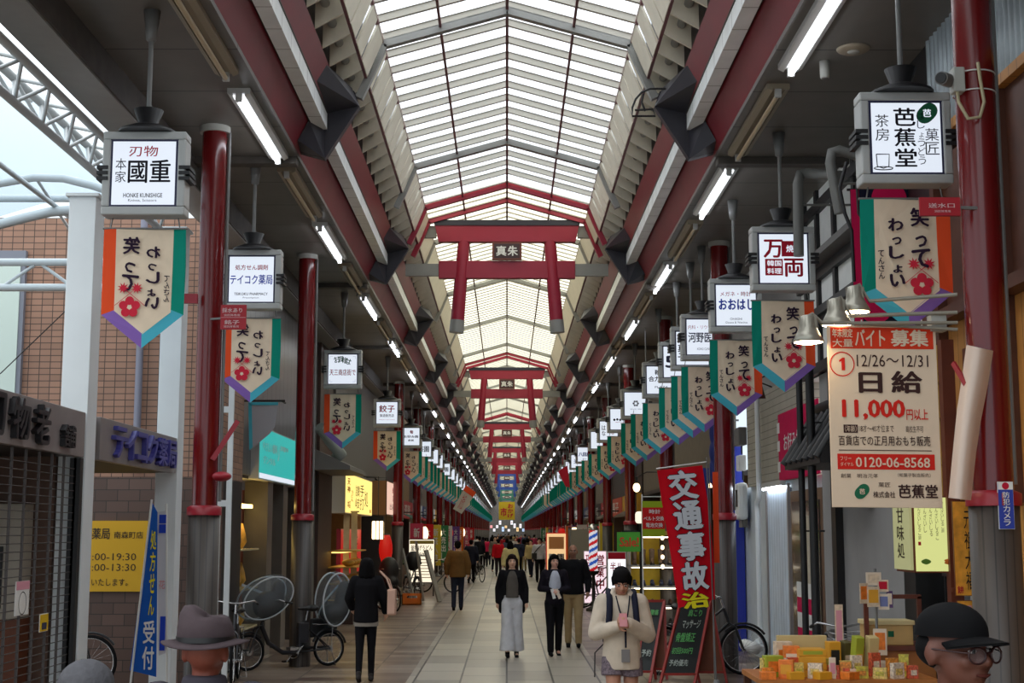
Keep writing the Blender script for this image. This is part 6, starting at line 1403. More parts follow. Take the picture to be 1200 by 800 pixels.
for i in range(20):
    x = 2.12 + (i % 10) * .128 + rp.uniform(-.02, .02); yy = 11.56 + .16 * (i // 10) + rp.uniform(-.02, .02); k = (i * 3 + i // 10) % 5
    t = thing('sweets_pack', '%s patterned sweets pack, %s from the street end in the %s row' % (PN[k], ORD[i % 10], ['front', 'second'][i // 10]), 'package', (x, yy, tz), rp.uniform(-.5, .5), 'patterned packs on the sweets table')
    w_, h_ = rp.uniform(.08, .12), rp.uniform(.07, .14) + .05 * (i // 10)
    a = MB(); a.prism([(-w_ / 2, 0), (w_ / 2, 0), (w_ * .46, h_ * .9), (w_ * .5, h_), (-w_ * .5, h_), (-w_ * .46, h_ * .9)], (0, -.02, 0), X, Z, Y * .045, PTN[k]); a.build('bag', t, bevel=.006)
    MB().box((-w_ * .3, -.024, h_ * .25), (w_ * .3, -.02, h_ * .65), PTN[(k + 2) % 5]).build('printed_label', t)
t = thing('orange_cloth', 'bundled orange cloth at the street end of the table', 'cloth', (2.42, 12.1, tz)); a = MB(); a.ell((0, 0, .07), (.14, .1, .08), BXO); a.ell((-.1, .02, .06), (.1, .08, .06), BXO); a.ell((.06, .03, .12), (.08, .07, .06), BXO); a.remesh('bundle', M('cloth_orange', (214, 84, 40), .8), .02, 2, t); MB().lathe([(.03, .14), (.045, .17), (.05, .2), (0, .18)], (.03, .02, 0), M('cloth_orange', (214, 84, 40), .8), 10).build('knot', t)
# card stand
t = thing('card_stand', 'slim card stand full of picture cards above the packages', 'stand', (at(1028, 700, Y=12.1).x, 12.15, tz)); MB().tube((0, 0, 0), (0, 0, .86), .012, ROD, n=8).build('pole', t); MB().lathe([(.1, 0), (.1, .02), (.02, .04), (0, .04)], (0, 0, 0), BLK, 16).build('base', t)
bx = t.location.x
for i, (px, py, w_, h_, r, m, m2, lab) in enumerate(((1013, 695, .085, .17, .4, CRD, BXO, 'orange tinted picture card at the street side of the stand'), (1024, 699, .11, .17, .1, CRD, BXY, 'wide cream picture card in the middle row of the stand'), (1035, 686, .09, .10, -.2, CRD, INKR, 'reddish picture card upper in the middle row'), (1036, 705, .09, .13, -.2, PK, M('card_blue', (110, 120, 170), .6), 'blue tinted picture card lower in the middle row'), (1043, 702, .05, .14, -.5, PUR, PK, 'purple card at the inner side of the stand'), (1024, 678, .13, .11, 0, PK, CRD, 'pale card topmost on the stand'), (1032, 752, .11, .22, -.2, PK, BXO, 'tall white card below the middle row'), (1033, 785, .11, .16, -.2, PK, CRD, 'white framed card lowest on the stand'))):
    p = at(px, py + h_ * 70, Y=12.05 + .01 * i); o = thing('picture_card', lab, 'card', (p.x, 12.05 + .01 * i, p.z), r, 'picture cards on the stand')
    MB().box((-w_ / 2, 0, 0), (w_ / 2, .006, h_), m).build('card', o); MB().box((-w_ * .38, -.002, h_ * .2), (w_ * .38, 0, h_ * .85), m2).build('picture', o); MB().tube((0, .006, h_ * .5), ((bx - p.x) * .9, .09, h_ * .5), .004, ROD, n=5).build('clip', o)
o = thing('picture_card', 'narrow pink card strip on its own stand beside the downspouts', 'card', (at(983, 720, Y=12.3).x, 12.3, tz)); MB().box((-.035, 0, .12), (.035, .008, .55), CRD).build('card', o); MB().box((-.025, -.002, .16), (.025, 0, .5), M('pink', (214, 150, 164), .7)).build('picture', o); MB().tube((0, .01, 0), (0, .01, .3), .006, ROD, n=6).build('stem', o)
p = at(1040, 775, Y=12.4)
t = thing('lidded_box', 'pale wooden lidded box with a small dark crest on the counter', 'box', (3.33, 12.5, 1.02)); MB().box((-.2, -.13, 0), (.2, .13, .17), WDL).build('body', t, bevel=.006); MB().box((-.215, -.145, .17), (.215, .145, .21), M('wood_cream', (226, 206, 150), .5)).build('lid', t, bevel=.006); MB().box((-.02, -.134, .07), (.03, -.13, .12), INKG).build('crest', t)
t = thing('brown_frame', 'brown wooden frame stand round the lidded box', 'stand', (3.33, 12.3, 1.02)); 
for x in (-.24, .22): MB().box((x, -.02, 0), (x + .035, .02, .42), WOODR).build('post', t)
MB().box((-.24, -.02, .40), (.255, .02, .435), WOODR).build('top_bar', t)
copies_reset()
# ---------------------------------------------------------------- people
def skin(c=(196, 150, 122)): return M('skin_%d_%d_%d' % c, c, .55)
def cloth(c, **k): return M('cloth_%d_%d_%d' % c, c, .8, var=.10, vscale=9, bump=.5)
BLKC, NAVYC, HAIR = (22, 21, 24), (34, 36, 50), M('hair_black', (11, 9, 10), .78)
def person(label, loc, rot=0.0, h=1.68, fem=False, legs=((.22, .08), (-.18, -.32)), arms=None, top=(BLKC, .84), topk='jacket', inner=None, bot=(BLKC, 'trousers'), hair='short', hairm=None, shoes=BLKC, vox=.012, skc=(226, 180, 152), tilt=0.0, turn=0.0, group=None, face=True, beard=False, upper=False, sleeve=True):
    """local frame: faces -y, x to the viewer's right; joints in metres for a 1.7 m figure, scaled to h"""
    t = thing('person', label, 'person', loc, rot, group); k = h / 1.70; fw = .92 if fem else 1.0
    sk = skin(skc); V = Vector
    J = {}
    for s, (a_, b_) in zip((-1, 1), legs):
        hip = V((s * .088 * fw, 0, .90)); kn = hip + .43 * V((0, -math.sin(a_), -math.cos(a_))); an = kn + .42 * V((0, -math.sin(b_), -math.cos(b_))); J[s] = (hip, kn, an)
    drop = min(J[-1][2].z, J[1][2].z) - .075
    up = V((0, 0, -drop))
    arms = arms or {-1: ((-.235, .04, 1.13), (-.25, -.05, .90)), 1: ((.235, .0, 1.13), (.25, .06, .90))}
    SH = {s: V((s * .175 * fw, .0, 1.385)) for s in (-1, 1)}
    P = lambda v: (V(v) + up) * k
    hc = V((0, -.012, 1.575))
    R = Euler((tilt, 0, turn)).to_matrix(); neck = V((0, .0, 1.48)); Hd = lambda v: P(neck + R @ (V(v) - neck))
    # body: one continuous figure
    b = MB(); m = sk; C_ = lambda p, q, r, r2: b.cap(P(p), P(q), r * k, r2 * k, m, 10)
    ring = lambda z, rx, ry, cy=0: (0, (cy) * k, (z - drop) * k, rx * k * fw, ry * k)
    b.loft([ring(.86, .13, .095), ring(.95, .155, .105), ring(1.06, .13, .095), ring(1.2, .145, .105), ring(1.33, .165, .11), ring(1.41, .14, .085), ring(1.46, .06, .06)], m, 18)
    if not upper:
        for s in (-1, 1):
            hip, kn, an = J[s]; C_(hip, kn, .082, .055); C_(kn, an, .055, .036); C_(an + V((0, .03, -.035)), an + V((0, -.13, -.05)), .036, .028)
    for s in (-1, 1):
        el, wr = V(arms[s][0]), V(arms[s][1]); C_(SH[s], el, .05, .038); C_(el, wr, .037, .026)
        d = (wr - el).normalized(); sd = V((s, 0, 0)); sd = (sd - d * sd.dot(d)).normalized(); fr = d.cross(sd) * s
        hnd = arms[s][2] if len(arms[s]) > 2 else None
        curl = .55 if hnd is None else hnd
        C_(wr, wr + d * .07, .027, .034)
        for q, (off, ln) in enumerate(((-.027, .062), (-.009, .072), (.009, .068), (.026, .054))):
            k0 = wr + d * .085 + fr * off; k1 = k0 + (d * math.cos(curl * .5) - sd * math.sin(curl * .5)) * ln * .55; k2 = k1 + (d * math.cos(curl * 1.6) - sd * math.sin(curl * 1.6)) * ln * .5
            C_(k0, k1, .0095, .0085); C_(k1, k2, .0085, .0075)
        th0 = wr + d * .03 - fr * .03; th1 = th0 + (d * .7 - fr * .55 - sd * .35).normalized() * .035; th2 = th1 + (d * .9 - sd * .4).normalized() * .028
        C_(th0, th1, .012, .010); C_(th1, th2, .010, .008)
    C_((0, .01, 1.40), (0, -.005, 1.53), .056, .05)
    hh = lambda c, r: b.ell(Hd(c), [x * k for x in r], m, 16, 12, (tilt, 0, turn))
    hh((0, .012, 1.605), (.074, .094, .092)); hh((0, -.028, 1.555), (.062, .07, .085)); hh((0, -.05, 1.505), (.036, .038, .032))
    b.cap(Hd((0, -.098, 1.592)), Hd((0, -.112, 1.560)), .009 * k, .015 * k, m, 8); hh((0, -.088, 1.612), (.05, .016, .012))
    for s in (-1, 1): hh((s * .076, .012, 1.575), (.012, .024, .034)); hh((s * .034, -.075, 1.56), (.024, .02, .022)); b.cap(Hd((s * .012, -.1, 1.556)), Hd((s * .012, -.1, 1.556)), .008 * k, .008 * k, m, 8)
    hh((0, -.09, 1.524), (.026, .012, .011))
    body = b.remesh('body', m, min(vox, .009) if face else vox, 2, t)
    if face:
        for s in (-1, 1):
            e_ = MB().ell(Hd((s * .031, -.0915, 1.588)), (.0150 * k, .006 * k, .0055 * k), M('eye_white', (214, 208, 204), .3), 12, 8, (tilt, 0, turn)).build('eye', t)
            MB().ell(Hd((s * .031, -.0965, 1.588)), (.0072 * k, .003 * k, .007 * k), M('iris_dark', (26, 18, 16), .2), 10, 6, (tilt, 0, turn)).build('iris', e_)
            MB().path([Hd((s * .016, -.1, 1.609)), Hd((s * .034, -.1, 1.611)), Hd((s * .05, -.088, 1.606))], .0032 * k, HAIR, 6).build('eyebrow', t)
        MB().path([Hd((-.024, -.096, 1.526)), Hd((0, -.104, 1.523)), Hd((.024, -.096, 1.526))], [.003 * k, .006 * k, .003 * k], M('lips_%d' % skc[0], tuple(int(v * f_) for v, f_ in zip(skc, (.82, .6, .62))), .5), 8).build('mouth', t)
    # hair
    if hair == 'sides':
        hm = hairm or HAIR; a = MB(); a.ell(Hd((0, .034, 1.588)), (.083 * k, .086 * k, .062 * k), hm, 16, 12); a.remesh('hair', hm, .01, 2, t)
    elif hair != 'bald':
        hm = hairm or HAIR; a = MB(); hl = lambda c, r: a.ell(Hd(c), [x * k for x in r], hm, 16, 12, (tilt, 0, turn))
        hl((0, .03, 1.632), (.084, .092, .085)); hl((0, .045, 1.585), (.078, .075, .08)); hl((0, -.035, 1.672), (.066, .055, .036))
        for s in (-1, 1): hl((s * .068, -.005, 1.615), (.018, .05, .05))
        if hair in ('fringe', 'long', 'bob'):
            for q in range(-3, 4): hl((q * .017, -.082 + abs(q) * .006, 1.648 - .003 * abs(q)), (.014, .014, .026))
        if hair == 'fringe':
            hl((0, -.060, 1.638), (.070, .044, .046)); hl((0, -.02, 1.665), (.082, .075, .05))
            for q in range(-4, 5): a.cap(Hd((q * .016, -.088 + abs(q) * .006, 1.64)), Hd((q * .0165 + .004, -.101 + abs(q) * .008, 1.596 + .006 * (q % 2))), .012 * k, .007 * k, hm, 8)
            for s in (-1, 1): a.cap(Hd((s * .075, -.02, 1.63)), Hd((s * .079, -.03, 1.565)), .024 * k, .012 * k, hm, 8)
        if hair in ('long', 'bob'):
            zb = 1.32 if hair == 'long' else 1.46
            for s in (-1, 1):
                a.cap(Hd((s * .080, .012, 1.61)), Hd((s * .094, -.02 if hair == 'long' else .01, zb)), .028 * k, .026 * k, hm, 10); a.cap(Hd((s * .05, .06, 1.6)), Hd((s * .06, .075, zb)), .05 * k, .04 * k, hm, 10)
            a.cap(Hd((0, .075, 1.6)), Hd((0, .09, zb)), .06 * k, .045 * k, hm, 10)
        a.remesh('hair', hm, max(.009, vox * .8), 2, t)
    # clothes follow the body
    def garment(name, mcol, hem, big=0.0, slv=True, tone=None):
        a = MB(); mm = cloth(mcol) if isinstance(mcol, tuple) else mcol; g = .016 + big
        rg = [ring(hem, .158 + g + (.02 if hem < .8 else 0), .108 + g), ring(max(hem + .02, .93), .156 + g, .108 + g), ring(1.06, .142 + g, .1 + g), ring(1.2, .15 + g, .108 + g), ring(1.33, .168 + g, .112 + g), ring(1.41, .142 + g, .088 + g), ring(1.455, .075 + g * .5, .07 + g * .5)]
        a.loft(rg, mm, 20)
        for s in (-1, 1):
            el, wr = V(arms[s][0]), V(arms[s][1])
            if slv: a.cap(P(SH[s]), P(el), (.058 + g * .8) * k, (.046 + g * .8) * k, mm, 12); a.cap(P(el), P(el.lerp(wr, .97)), (.046 + g * .8) * k, (.034 + g * .6) * k, mm, 12)
            else: a.cap(P(SH[s]), P(V(SH[s]).lerp(el, .55)), (.058 + g) * k, (.055 + g) * k, mm, 12)
        return a, mm
    a, mm = garment(topk, top[0], top[1], top[2] if len(top) > 2 else 0, sleeve)
    if topk == 'hoodie':
        for s in (-1, 1): a.cap(P((s * .075, -.03, 1.455)), P((s * .06, .1, 1.47)), .04 * k, .05 * k, mm, 10)
        a.cap(P((-.05, .1, 1.45)), P((.05, .1, 1.45)), .06 * k, .06 * k, mm, 10); a.cap(P((-.06, -.06, 1.43)), P((.0, -.11, 1.36)), .022 * k, .018 * k, mm, 8); a.cap(P((.06, -.06, 1.43)), P((.0, -.11, 1.36)), .022 * k, .018 * k, mm, 8)
    if topk == 'cardigan':
        for s in (-1, 1): a.cap(P((s * .15, .03, 1.15)), P((s * .18, .02, .76)), .055 * k, .05 * k, mm, 10); a.cap(P((s * .06, .10, 1.1)), P((s * .08, .10, .78)), .06 * k, .06 * k, mm, 10)
    a.remesh(topk, mm, vox, 3, t)
    if inner:
        a = MB(); mi = cloth(inner[0]); z0 = inner[1]
        a.loft([(0, -.062 * k, (z - drop) * k, rx * k * fw, ry * k) for z, rx, ry in ((z0, .125, .088), (1.1, .115, .080), (1.22, .12, .086), (1.33, .11, .086), (1.40, .075, .064), (1.43, .05, .045))], mi, 18); a.remesh('shirt', mi, vox, 2, t)
    if not upper:
        mb_ = cloth(bot[0]) if isinstance(bot[0], tuple) else bot[0]; a = MB(); st = bot[1]
        a.loft([ring(.80, .12, .1), ring(.86, .158, .115), ring(.95, .163, .116), ring(1.03, .145, .108)], mb_, 18)
        for s in (-1, 1):
            hip, kn, an = J[s]; hip = hip + V((0, 0, -.02))
            if st == 'trousers': a.cap(P(hip), P(kn), .098 * k, .072 * k, mb_, 12); a.cap(P(kn), P(an + V((0, 0, .02))), .07 * k, .058 * k, mb_, 12)
            elif st == 'slim': a.cap(P(hip), P(kn), .09 * k, .062 * k, mb_, 12); a.cap(P(kn), P(an), .06 * k, .044 * k, mb_, 12)
            elif st == 'wide': a.ell(P(hip), (.106 * k,) * 3, mb_); a.tube(P(hip), P(kn), .105 * k, mb_, .105 * k, 14); a.tube(P(kn), P(an + V((0, 0, .04))), .105 * k, mb_, .14 * k, 14); a.ell(P(kn), (.103 * k,) * 3, mb_)
            elif st == 'shorts': a.tube(P(hip + V((0, 0, .03))), P(hip.lerp(kn, .34)), .102 * k, mb_, .112 * k, 14)
        a.remesh('shorts' if st == 'shorts' else 'trousers', mb_, vox, 2, t)
        ms = cloth(shoes)
        for s in (-1, 1):
            an = J[s][2]; pit = legs[0 if s < 0 else 1][1]
            d = V((0, -math.cos(max(-.9, pit * .9) if pit < 0 else 0), math.sin(max(-.9, pit * .9)) if pit < 0 else 0))
            heel = an + V((0, .035, -.035)); a = MB(); a.cap(P(heel), P(heel + d * .2 + V((0, 0, -.004))), .04 * k, .034 * k, ms, 12); a.cap(P(an + V((0, .01, .02))), P(heel + d * .05), .042 * k, .04 * k, ms, 12); a.remesh('shoe', ms, max(.008, vox * .7), 2, t)
    return t, P, Hd, k
G = lambda px, py: at(px, py, Z=0)
def gp(px, py): v = G(px, py); return (v.x, v.y, 0)
walk = ((.30, .10), (-.22, -.42)); walk2 = ((-.2, -.40), (.28, .08)); stand = ((.05, .02), (-.05, -.08))
# woman in wide white trousers
person('woman with long hair in a black cardigan and wide white trousers walking forward', gp(600, 770), .05, 1.60, True, ((.10, .05), (-.10, -.18)), {-1: ((-.235, .05, 1.13), (-.24, .06, .9)), 1: ((.235, .05, 1.13), (.245, .02, .9))}, (BLKC, 1.02), 'cardigan', ((92, 86, 80), .98), ((206, 206, 210), 'wide'), 'long', M('hair_brown', (30, 18, 15), .7), vox=.012)
person('laughing woman in a dark jacket and black trousers beside the bald man', gp(650, 768), .08, 1.60, True, ((.18, .05), (-.14, -.26)), {-1: ((-.24, .03, 1.12), (-.08, -.2, 1.1), .8), 1: ((.24, .03, 1.12), (.05, -.22, 1.08), .8)}, ((30, 26, 34), .86), 'jacket', ((196, 200, 212), 1.08), (BLKC, 'trousers'), 'long', vox=.012, skc=(230, 176, 154), turn=.1)
p_ = gp(650, 768); t = thing('white_papers', 'white papers held by the laughing woman in the dark jacket', 'papers', (p_[0] + .02, p_[1] - .285, 1.0)); a = MB(); a.cbox((-.05, 0, 0), (.05, .012, .16), WHT, (0, -.25, 0)); a.build('sheet', t); MB().cbox((.03, .01, .0), (.05, .012, .17), PK, (0, -.4, 0)).build('second_sheet', t)
person('bald man in a black shirt and khaki trousers behind the laughing woman', gp(672, 758), -.05, 1.74, False, ((-.06, -.10), (.14, .04)), {-1: ((-.25, .05, 1.12), (-.22, -.06, .92)), 1: ((.26, .03, 1.12), (.25, -.06, .92))}, (BLKC, .86, .012), 'shirt', None, ((166, 142, 104), 'trousers'), 'bald', vox=.012, skc=(150, 104, 82))
# hooded phone user
pl = (at(728, 700, Y=12.6).x, 12.6, 0)
pr_, Pf, Hf, kf = person('person in a cream hooded top and patterned shorts looking down at a phone', pl, .0, 1.66, True, ((.16, .06), (-.08, -.18)), {-1: ((-.235, -.03, 1.12), (-.055, -.25, 1.19), 1.5), 1: ((.235, -.02, 1.10), (.035, -.25, 1.22), 1.5)}, ((206, 192, 174), .80, .02), 'hoodie', None, (M('shorts_print', (116, 104, 112), .8, var=.5, vscale=60), 'shorts'), 'fringe', vox=.010, skc=(186, 134, 110), tilt=.42, shoes=(200, 196, 190))
for s in (-1, 1): MB().path([Pf((s * .115, .14, 1.40)), Pf((s * .112, .03, 1.485)), Pf((s * .112, -.10, 1.42)), Pf((s * .118, -.152, 1.32)), Pf((s * .13, -.158, 1.18))], [.03 * kf] * 5, M('strap_navy', (30, 32, 48), .7), 8).build('backpack_strap', pr_)
t = thing('smartphone', 'smartphone held in both hands by the person in the cream hooded top', 'phone', Vector(pl) + Pf((-.01, -.325, 1.25)), 0); MB().cbox((0, 0, 0), (.07, .01, .14), M('phone_case', (190, 120, 124), .4), (-.7, 0, 0)).build('body', t, bevel=.004); MB().cbox((0, .005, .004), (.06, .004, .125), M('phone_screen', (150, 170, 200), .2, emit=.5), (-.7, 0, 0)).build('screen', t)
t = thing('lanyard', 'dark lanyard with a grey card hanging on the cream hooded top', 'lanyard', Vector(pl) + Pf((.02, -.175, 1.0)))
o_ = t.location
MB().path([Vector(pl) + Pf((-.055, -.09, 1.45)) - o_, Vector(pl) + Pf((-.03, -.165, 1.33)) - o_, Vector(pl) + Pf((.015, -.19, 1.2)) - o_, (0, -.01, 0)], .006, M('strap_navy', (30, 32, 48), .7), 6).build('strap', t)
MB().path([Vector(pl) + Pf((.07, -.09, 1.45)) - o_, Vector(pl) + Pf((.05, -.165, 1.33)) - o_, Vector(pl) + Pf((.025, -.19, 1.2)) - o_, (.004, -.01, 0)], .006, M('strap_navy', (30, 32, 48), .7), 6).build('strap', t)
MB().cbox((0, -.012, -.07), (.075, .006, .11), M('card_grey', (120, 116, 116), .5)).build('card', t, bevel=.003)
t = thing('backpack', 'dark backpack on the back of the person in the cream hooded top', 'bag', Vector(pl) + Pf((0, .25, .98))); MB().box((-.15, -.07, 0), (.15, .08, .42), M('strap_navy', (30, 32, 48), .7)).build('body', t, bevel=.04); MB().box((-.11, .07, .05), (.11, .11, .22), M('strap_navy', (30, 32, 48), .7)).build('pocket', t, bevel=.02)
MB().path([(-.15, -.05, .02), (-.23, -.12, -.05), (-.235, -.14, -.26)], .006, BLK, 6).build('loose_strap', t)
# woman in black seen from behind, with a tote
pw = gp(428, 798)
pt, Pw, Hw, kw = person('woman in black with a beanie and tote bag walking away on the left pavement', pw, PI + .03, 1.60, True, ((.02, -.03), (-.16, -.38)), {-1: ((-.25, -.02, 1.14), (-.27, -.1, .95)), 1: ((.25, -.08, 1.14), (.22, -.2, 1.0))}, (BLKC, .80, .02), 'coat', None, (BLKC, 'slim'), 'bob', vox=.012, shoes=(60, 56, 54))
a = MB(); a.ell(Hw((0, .012, 1.64)), (.098 * kw, .105 * kw, .085 * kw), cloth(BLKC)); a.loft([(0, Hw((0, .012, 1.6)).y, Hw((0, 0, 1.59)).z, .1 * kw, .107 * kw), (0, Hw((0, .012, 1.6)).y, Hw((0, 0, 1.635)).z, .1 * kw, .107 * kw)], cloth(BLKC)); a.remesh('beanie', cloth(BLKC), .012, 2, pt)
a = MB(); a.loft([(0, 0, (.775) * kw, .175 * kw, .13 * kw), (0, 0, .84 * kw, .18 * kw, .132 * kw)], cloth((150, 142, 132))); a.build('shirt_hem', pt)
t = thing('tote_bag', 'pale pink tote bag on the shoulder of the woman in black', 'bag', (pw[0] + .30, pw[1] + .0, .88)); TOT = M('tote_pink', (206, 166, 146), .7)
a = MB(); a.prism([(-.17, .02), (-.15, 0), (.15, 0), (.17, .02), (.13, .34), (-.13, .34)], (0, -.05, 0), Y * 1, Z, X * .1, TOT); a.build('body', t, bevel=.02)
for y in (-.0,): MB().path([(.04, -.10, .33), (-.02, -.06, .48), (-.12, -.03, .58), (-.10, .06, .56), (-.0, .10, .46), (.04, .08, .33)], .012, TOT, 6).build('handle', t)
# others in the middle distance
person('man in a brown jacket and dark jeans walking away up the street', gp(536, 715), PI, 1.72, False, ((.04, 0), (-.12, -.25)), {-1: ((-.26, .02, 1.13), (-.27, .0, .9)), 1: ((.26, .02, 1.13), (.27, -.05, .9))}, ((112, 84, 50), .80, .035), 'jacket', None, ((38, 44, 62), 'trousers'), 'short', vox=.014)
person('person in dark navy clothes walking away beyond the man in brown', gp(552, 683), PI, 1.66, False, walk, None, (NAVYC, .72, .02), 'coat', None, (BLKC, 'trousers'), 'short', vox=.018)
person('person in a pink red jacket and black trousers far up the street', gp(569, 664), PI, 1.62, True, walk2, None, ((206, 40, 84), .88, .02), 'jacket', None, (BLKC, 'trousers'), 'short', vox=.02)
person('person in a red top with white lettering walking away', gp(584, 675), PI, 1.64, False, walk, None, ((196, 22, 36), .84, .025), 'shirt', None, ((40, 36, 40), 'trousers'), 'short', vox=.02)
person('person in a pale yellow top walking away ahead of the woman in white trousers', (at(598, 640, Y=47).x, 47, 0), PI, 1.66, True, walk2, None, ((216, 204, 150), .82, .03), 'shirt', None, ((60, 54, 50), 'trousers'), 'bob', vox=.018)
person('person in khaki trousers with a white bag far behind the pale yellow top', gp(614, 669), PI, 1.6, True, walk, None, ((60, 52, 44), .84, .02), 'jacket', None, ((150, 134, 96), 'trousers'), 'bob', vox=.02)
pv = gp(632, 682)
person('man in a white shirt with a dark shoulder bag walking towards the camera', pv, 0, 1.72, False, walk, None, ((206, 206, 212), .88, .015), 'shirt', None, (BLKC, 'trousers'), 'short', vox=.016)
t = thing('shoulder_bag', 'dark shoulder bag worn across the white shirt', 'bag', (pv[0] - .2, pv[1] - .16, .9)); MB().box((-.1, -.04, 0), (.1, .03, .24), BLK).build('body', t, bevel=.02); MB().path([(0, -.02, .24), (.14, -.03, .42), (.30, .1, .56)], .02, BLK, 6).build('strap', t)
# crowd further on: three figures copied with clothes of their own
protos = [person('', (0, 0, 0), PI, 1.68, False, walk, None, (NAVYC, .82, .02), 'jacket', None, (BLKC, 'trousers'), 'short', vox=.026, face=False)[0], person('', (0, 0, 0), PI, 1.58, True, walk2, None, (BLKC, .80, .015), 'jacket', None, (NAVYC, 'trousers'), 'bob', vox=.026, face=False)[0], person('', (0, 0, 0), 0, 1.66, False, walk2, None, (BLKC, .82, .02), 'jacket', None, (NAVYC, 'trousers'), 'short', vox=.026, face=False)[0]]
CC = [(30, 30, 36), (60, 40, 44), (120, 110, 100), (150, 30, 40), (70, 80, 100), (206, 200, 196), (44, 50, 70), (90, 70, 50), (190, 170, 120), (170, 60, 90), (40, 70, 60)]
CN = ['black', 'dark brown', 'stone grey', 'crimson', 'slate blue', 'white', 'navy', 'brown', 'sand', 'rose', 'dark green']
rc = random.Random(5)
spots = [(562, 72), (576, 84), (580, 70), (588, 92), (594, 78), (604, 88), (608, 66), (618, 82), (622, 62), (626, 98), (571, 100), (583, 110), (590, 120), (599, 104), (606, 125), (615, 112), (577, 130), (587, 140), (596, 150), (603, 145), (611, 138), (592, 165), (600, 172), (584, 158), (640, 66), (634, 88), (645, 74), (559, 90), (566, 118), (620, 128)]
for i, (px, yy) in enumerate(spots):
    c = i % 11; src = protos[i % 3]; x = at(px, 640, Y=yy).x
    lab = 'distant walker in %s clothes in the crowd up the street' % CN[c]; g = 'walkers of the distant crowd'
    o = copy_tree(src, (x, yy, 0), (PI if i % 3 < 2 else 0) + rc.uniform(-.3, .3), lab, g)
    sc = rc.uniform(.95, 1.05); o.scale = (sc, sc, sc)
    for ch in [q for q in bpy.data.objects if q.parent == o and q.name.split('.')[0] == 'jacket']:
        ch.material_slots[0].link = 'OBJECT'; ch.material_slots[0].material = cloth(CC[c])
    copies_reset()
for p_ in protos:
    for ch in [q for q in bpy.data.objects if q.parent == p_]: bpy.data.objects.remove(ch)
    bpy.data.objects.remove(p_)
# the three heads close to the camera ---------------------------------
HATF = M('hat_felt', (70, 60, 63), .85, var=.12, vscale=12, bump=.15); COATG = M('coat_grey', (62, 58, 66), .85, var=.1, vscale=14)
d = 5.2; hp = at(242, 742, Y=d)
pm, Pm, Hm, km = person('man in a grey felt hat seen from behind at the lower edge of the picture', (hp.x, d, 0), PI, 1.655, False, stand, None, ((62, 58, 66), .75, .03), 'coat', None, (BLKC, 'trousers'), 'bald', M('hair_grey', (50, 40, 38), .7), vox=.012, skc=(128, 66, 50), face=True)
top = Hm((0, .01, 1.575)) + Vector((0, 0, .0))
a = MB()
prof = [(.098, .0), (.104, .012), (.102, .05), (.094, .095), (.08, .125), (.05, .13), (.0, .118)]
n = 28; vs = []
for r, z in prof:
    for j in range(n):
        an = 2 * PI * j / n; x, y = r * math.cos(an), r * 1.12 * math.sin(an)
        zz = z * .86 + (.022 * math.cos(an) if z > .08 else .01 * math.cos(an) if z > .04 else 0) - (.02 * math.exp(-(x / .03) ** 2) if z > .1 else 0)
        vs.append(Vector((x, y, zz)) + top + Vector((0, 0, .045)))
a.add(vs, [(i * n + j, i * n + (j + 1) % n, (i + 1) * n + (j + 1) % n, (i + 1) * n + j) for i in range(len(prof) - 1) for j in range(n)], HATF, True)
hat = a.build('felt_hat', pm)
a = MB(); vs = []
for r, dz in ((.096, .004), (.13, -.004), (.158, -.008), (.16, -.004), (.13, .002), (.096, .012)):
    for j in range(n):
        an = 2 * PI * j / n; vs.append(Vector((r * math.cos(an), r * 1.1 * math.sin(an), dz + .018 * abs(math.cos(an)) ** 2 * (r / .16) - .01)) + top + Vector((0, 0, .045)))
a.add(vs, [(i * n + j, i * n + (j + 1) % n, ((i + 1) % 6) * n + (j + 1) % n, ((i + 1) % 6) * n + j) for i in range(6) for j in range(n)], HATF, True); a.build('brim', hat)
a = MB(); a.loft([(top.x, top.y, top.z + .047, .106, .118), (top.x, top.y, top.z + .066, .1055, .117)], BLK, 28); a.build('hat_band', hat)
a = MB(); a.loft([(0, .01, Pm((0, 0, 1.40)).z, .13, .11), (0, .012, Pm((0, 0, 1.46)).z, .085, .085), (0, .012, Pm((0, 0, 1.50)).z, .078, .08)], COATG, 20); a.remesh('coat_collar', COATG, .012, 2, pm)
d = 5.5; hp = at(102, 790, Y=d)
pb, Pb, Hb, kb = person('person in a pale grey knit cap at the lower left edge of the picture', (hp.x, d, 0), PI, 1.46, True, stand, None, ((80, 84, 92), .75, .03), 'coat', None, (BLKC, 'trousers'), 'short', vox=.014, skc=(186, 140, 116), face=True)
KN = M('knit_grey', (84, 84, 88), .9, var=.1, vscale=40, bump=.4)
c = Hb((0, .012, 1.625)); a = MB(); a.ell(c, (.106, .115, .098), KN, 24, 14); a.build('knit_cap', pb)
MB().torus(c - Vector((0, 0, .03)), .108, .014, KN, 'Z', 28, 8, (1, 1.08)).build('cap_cuff', pb)
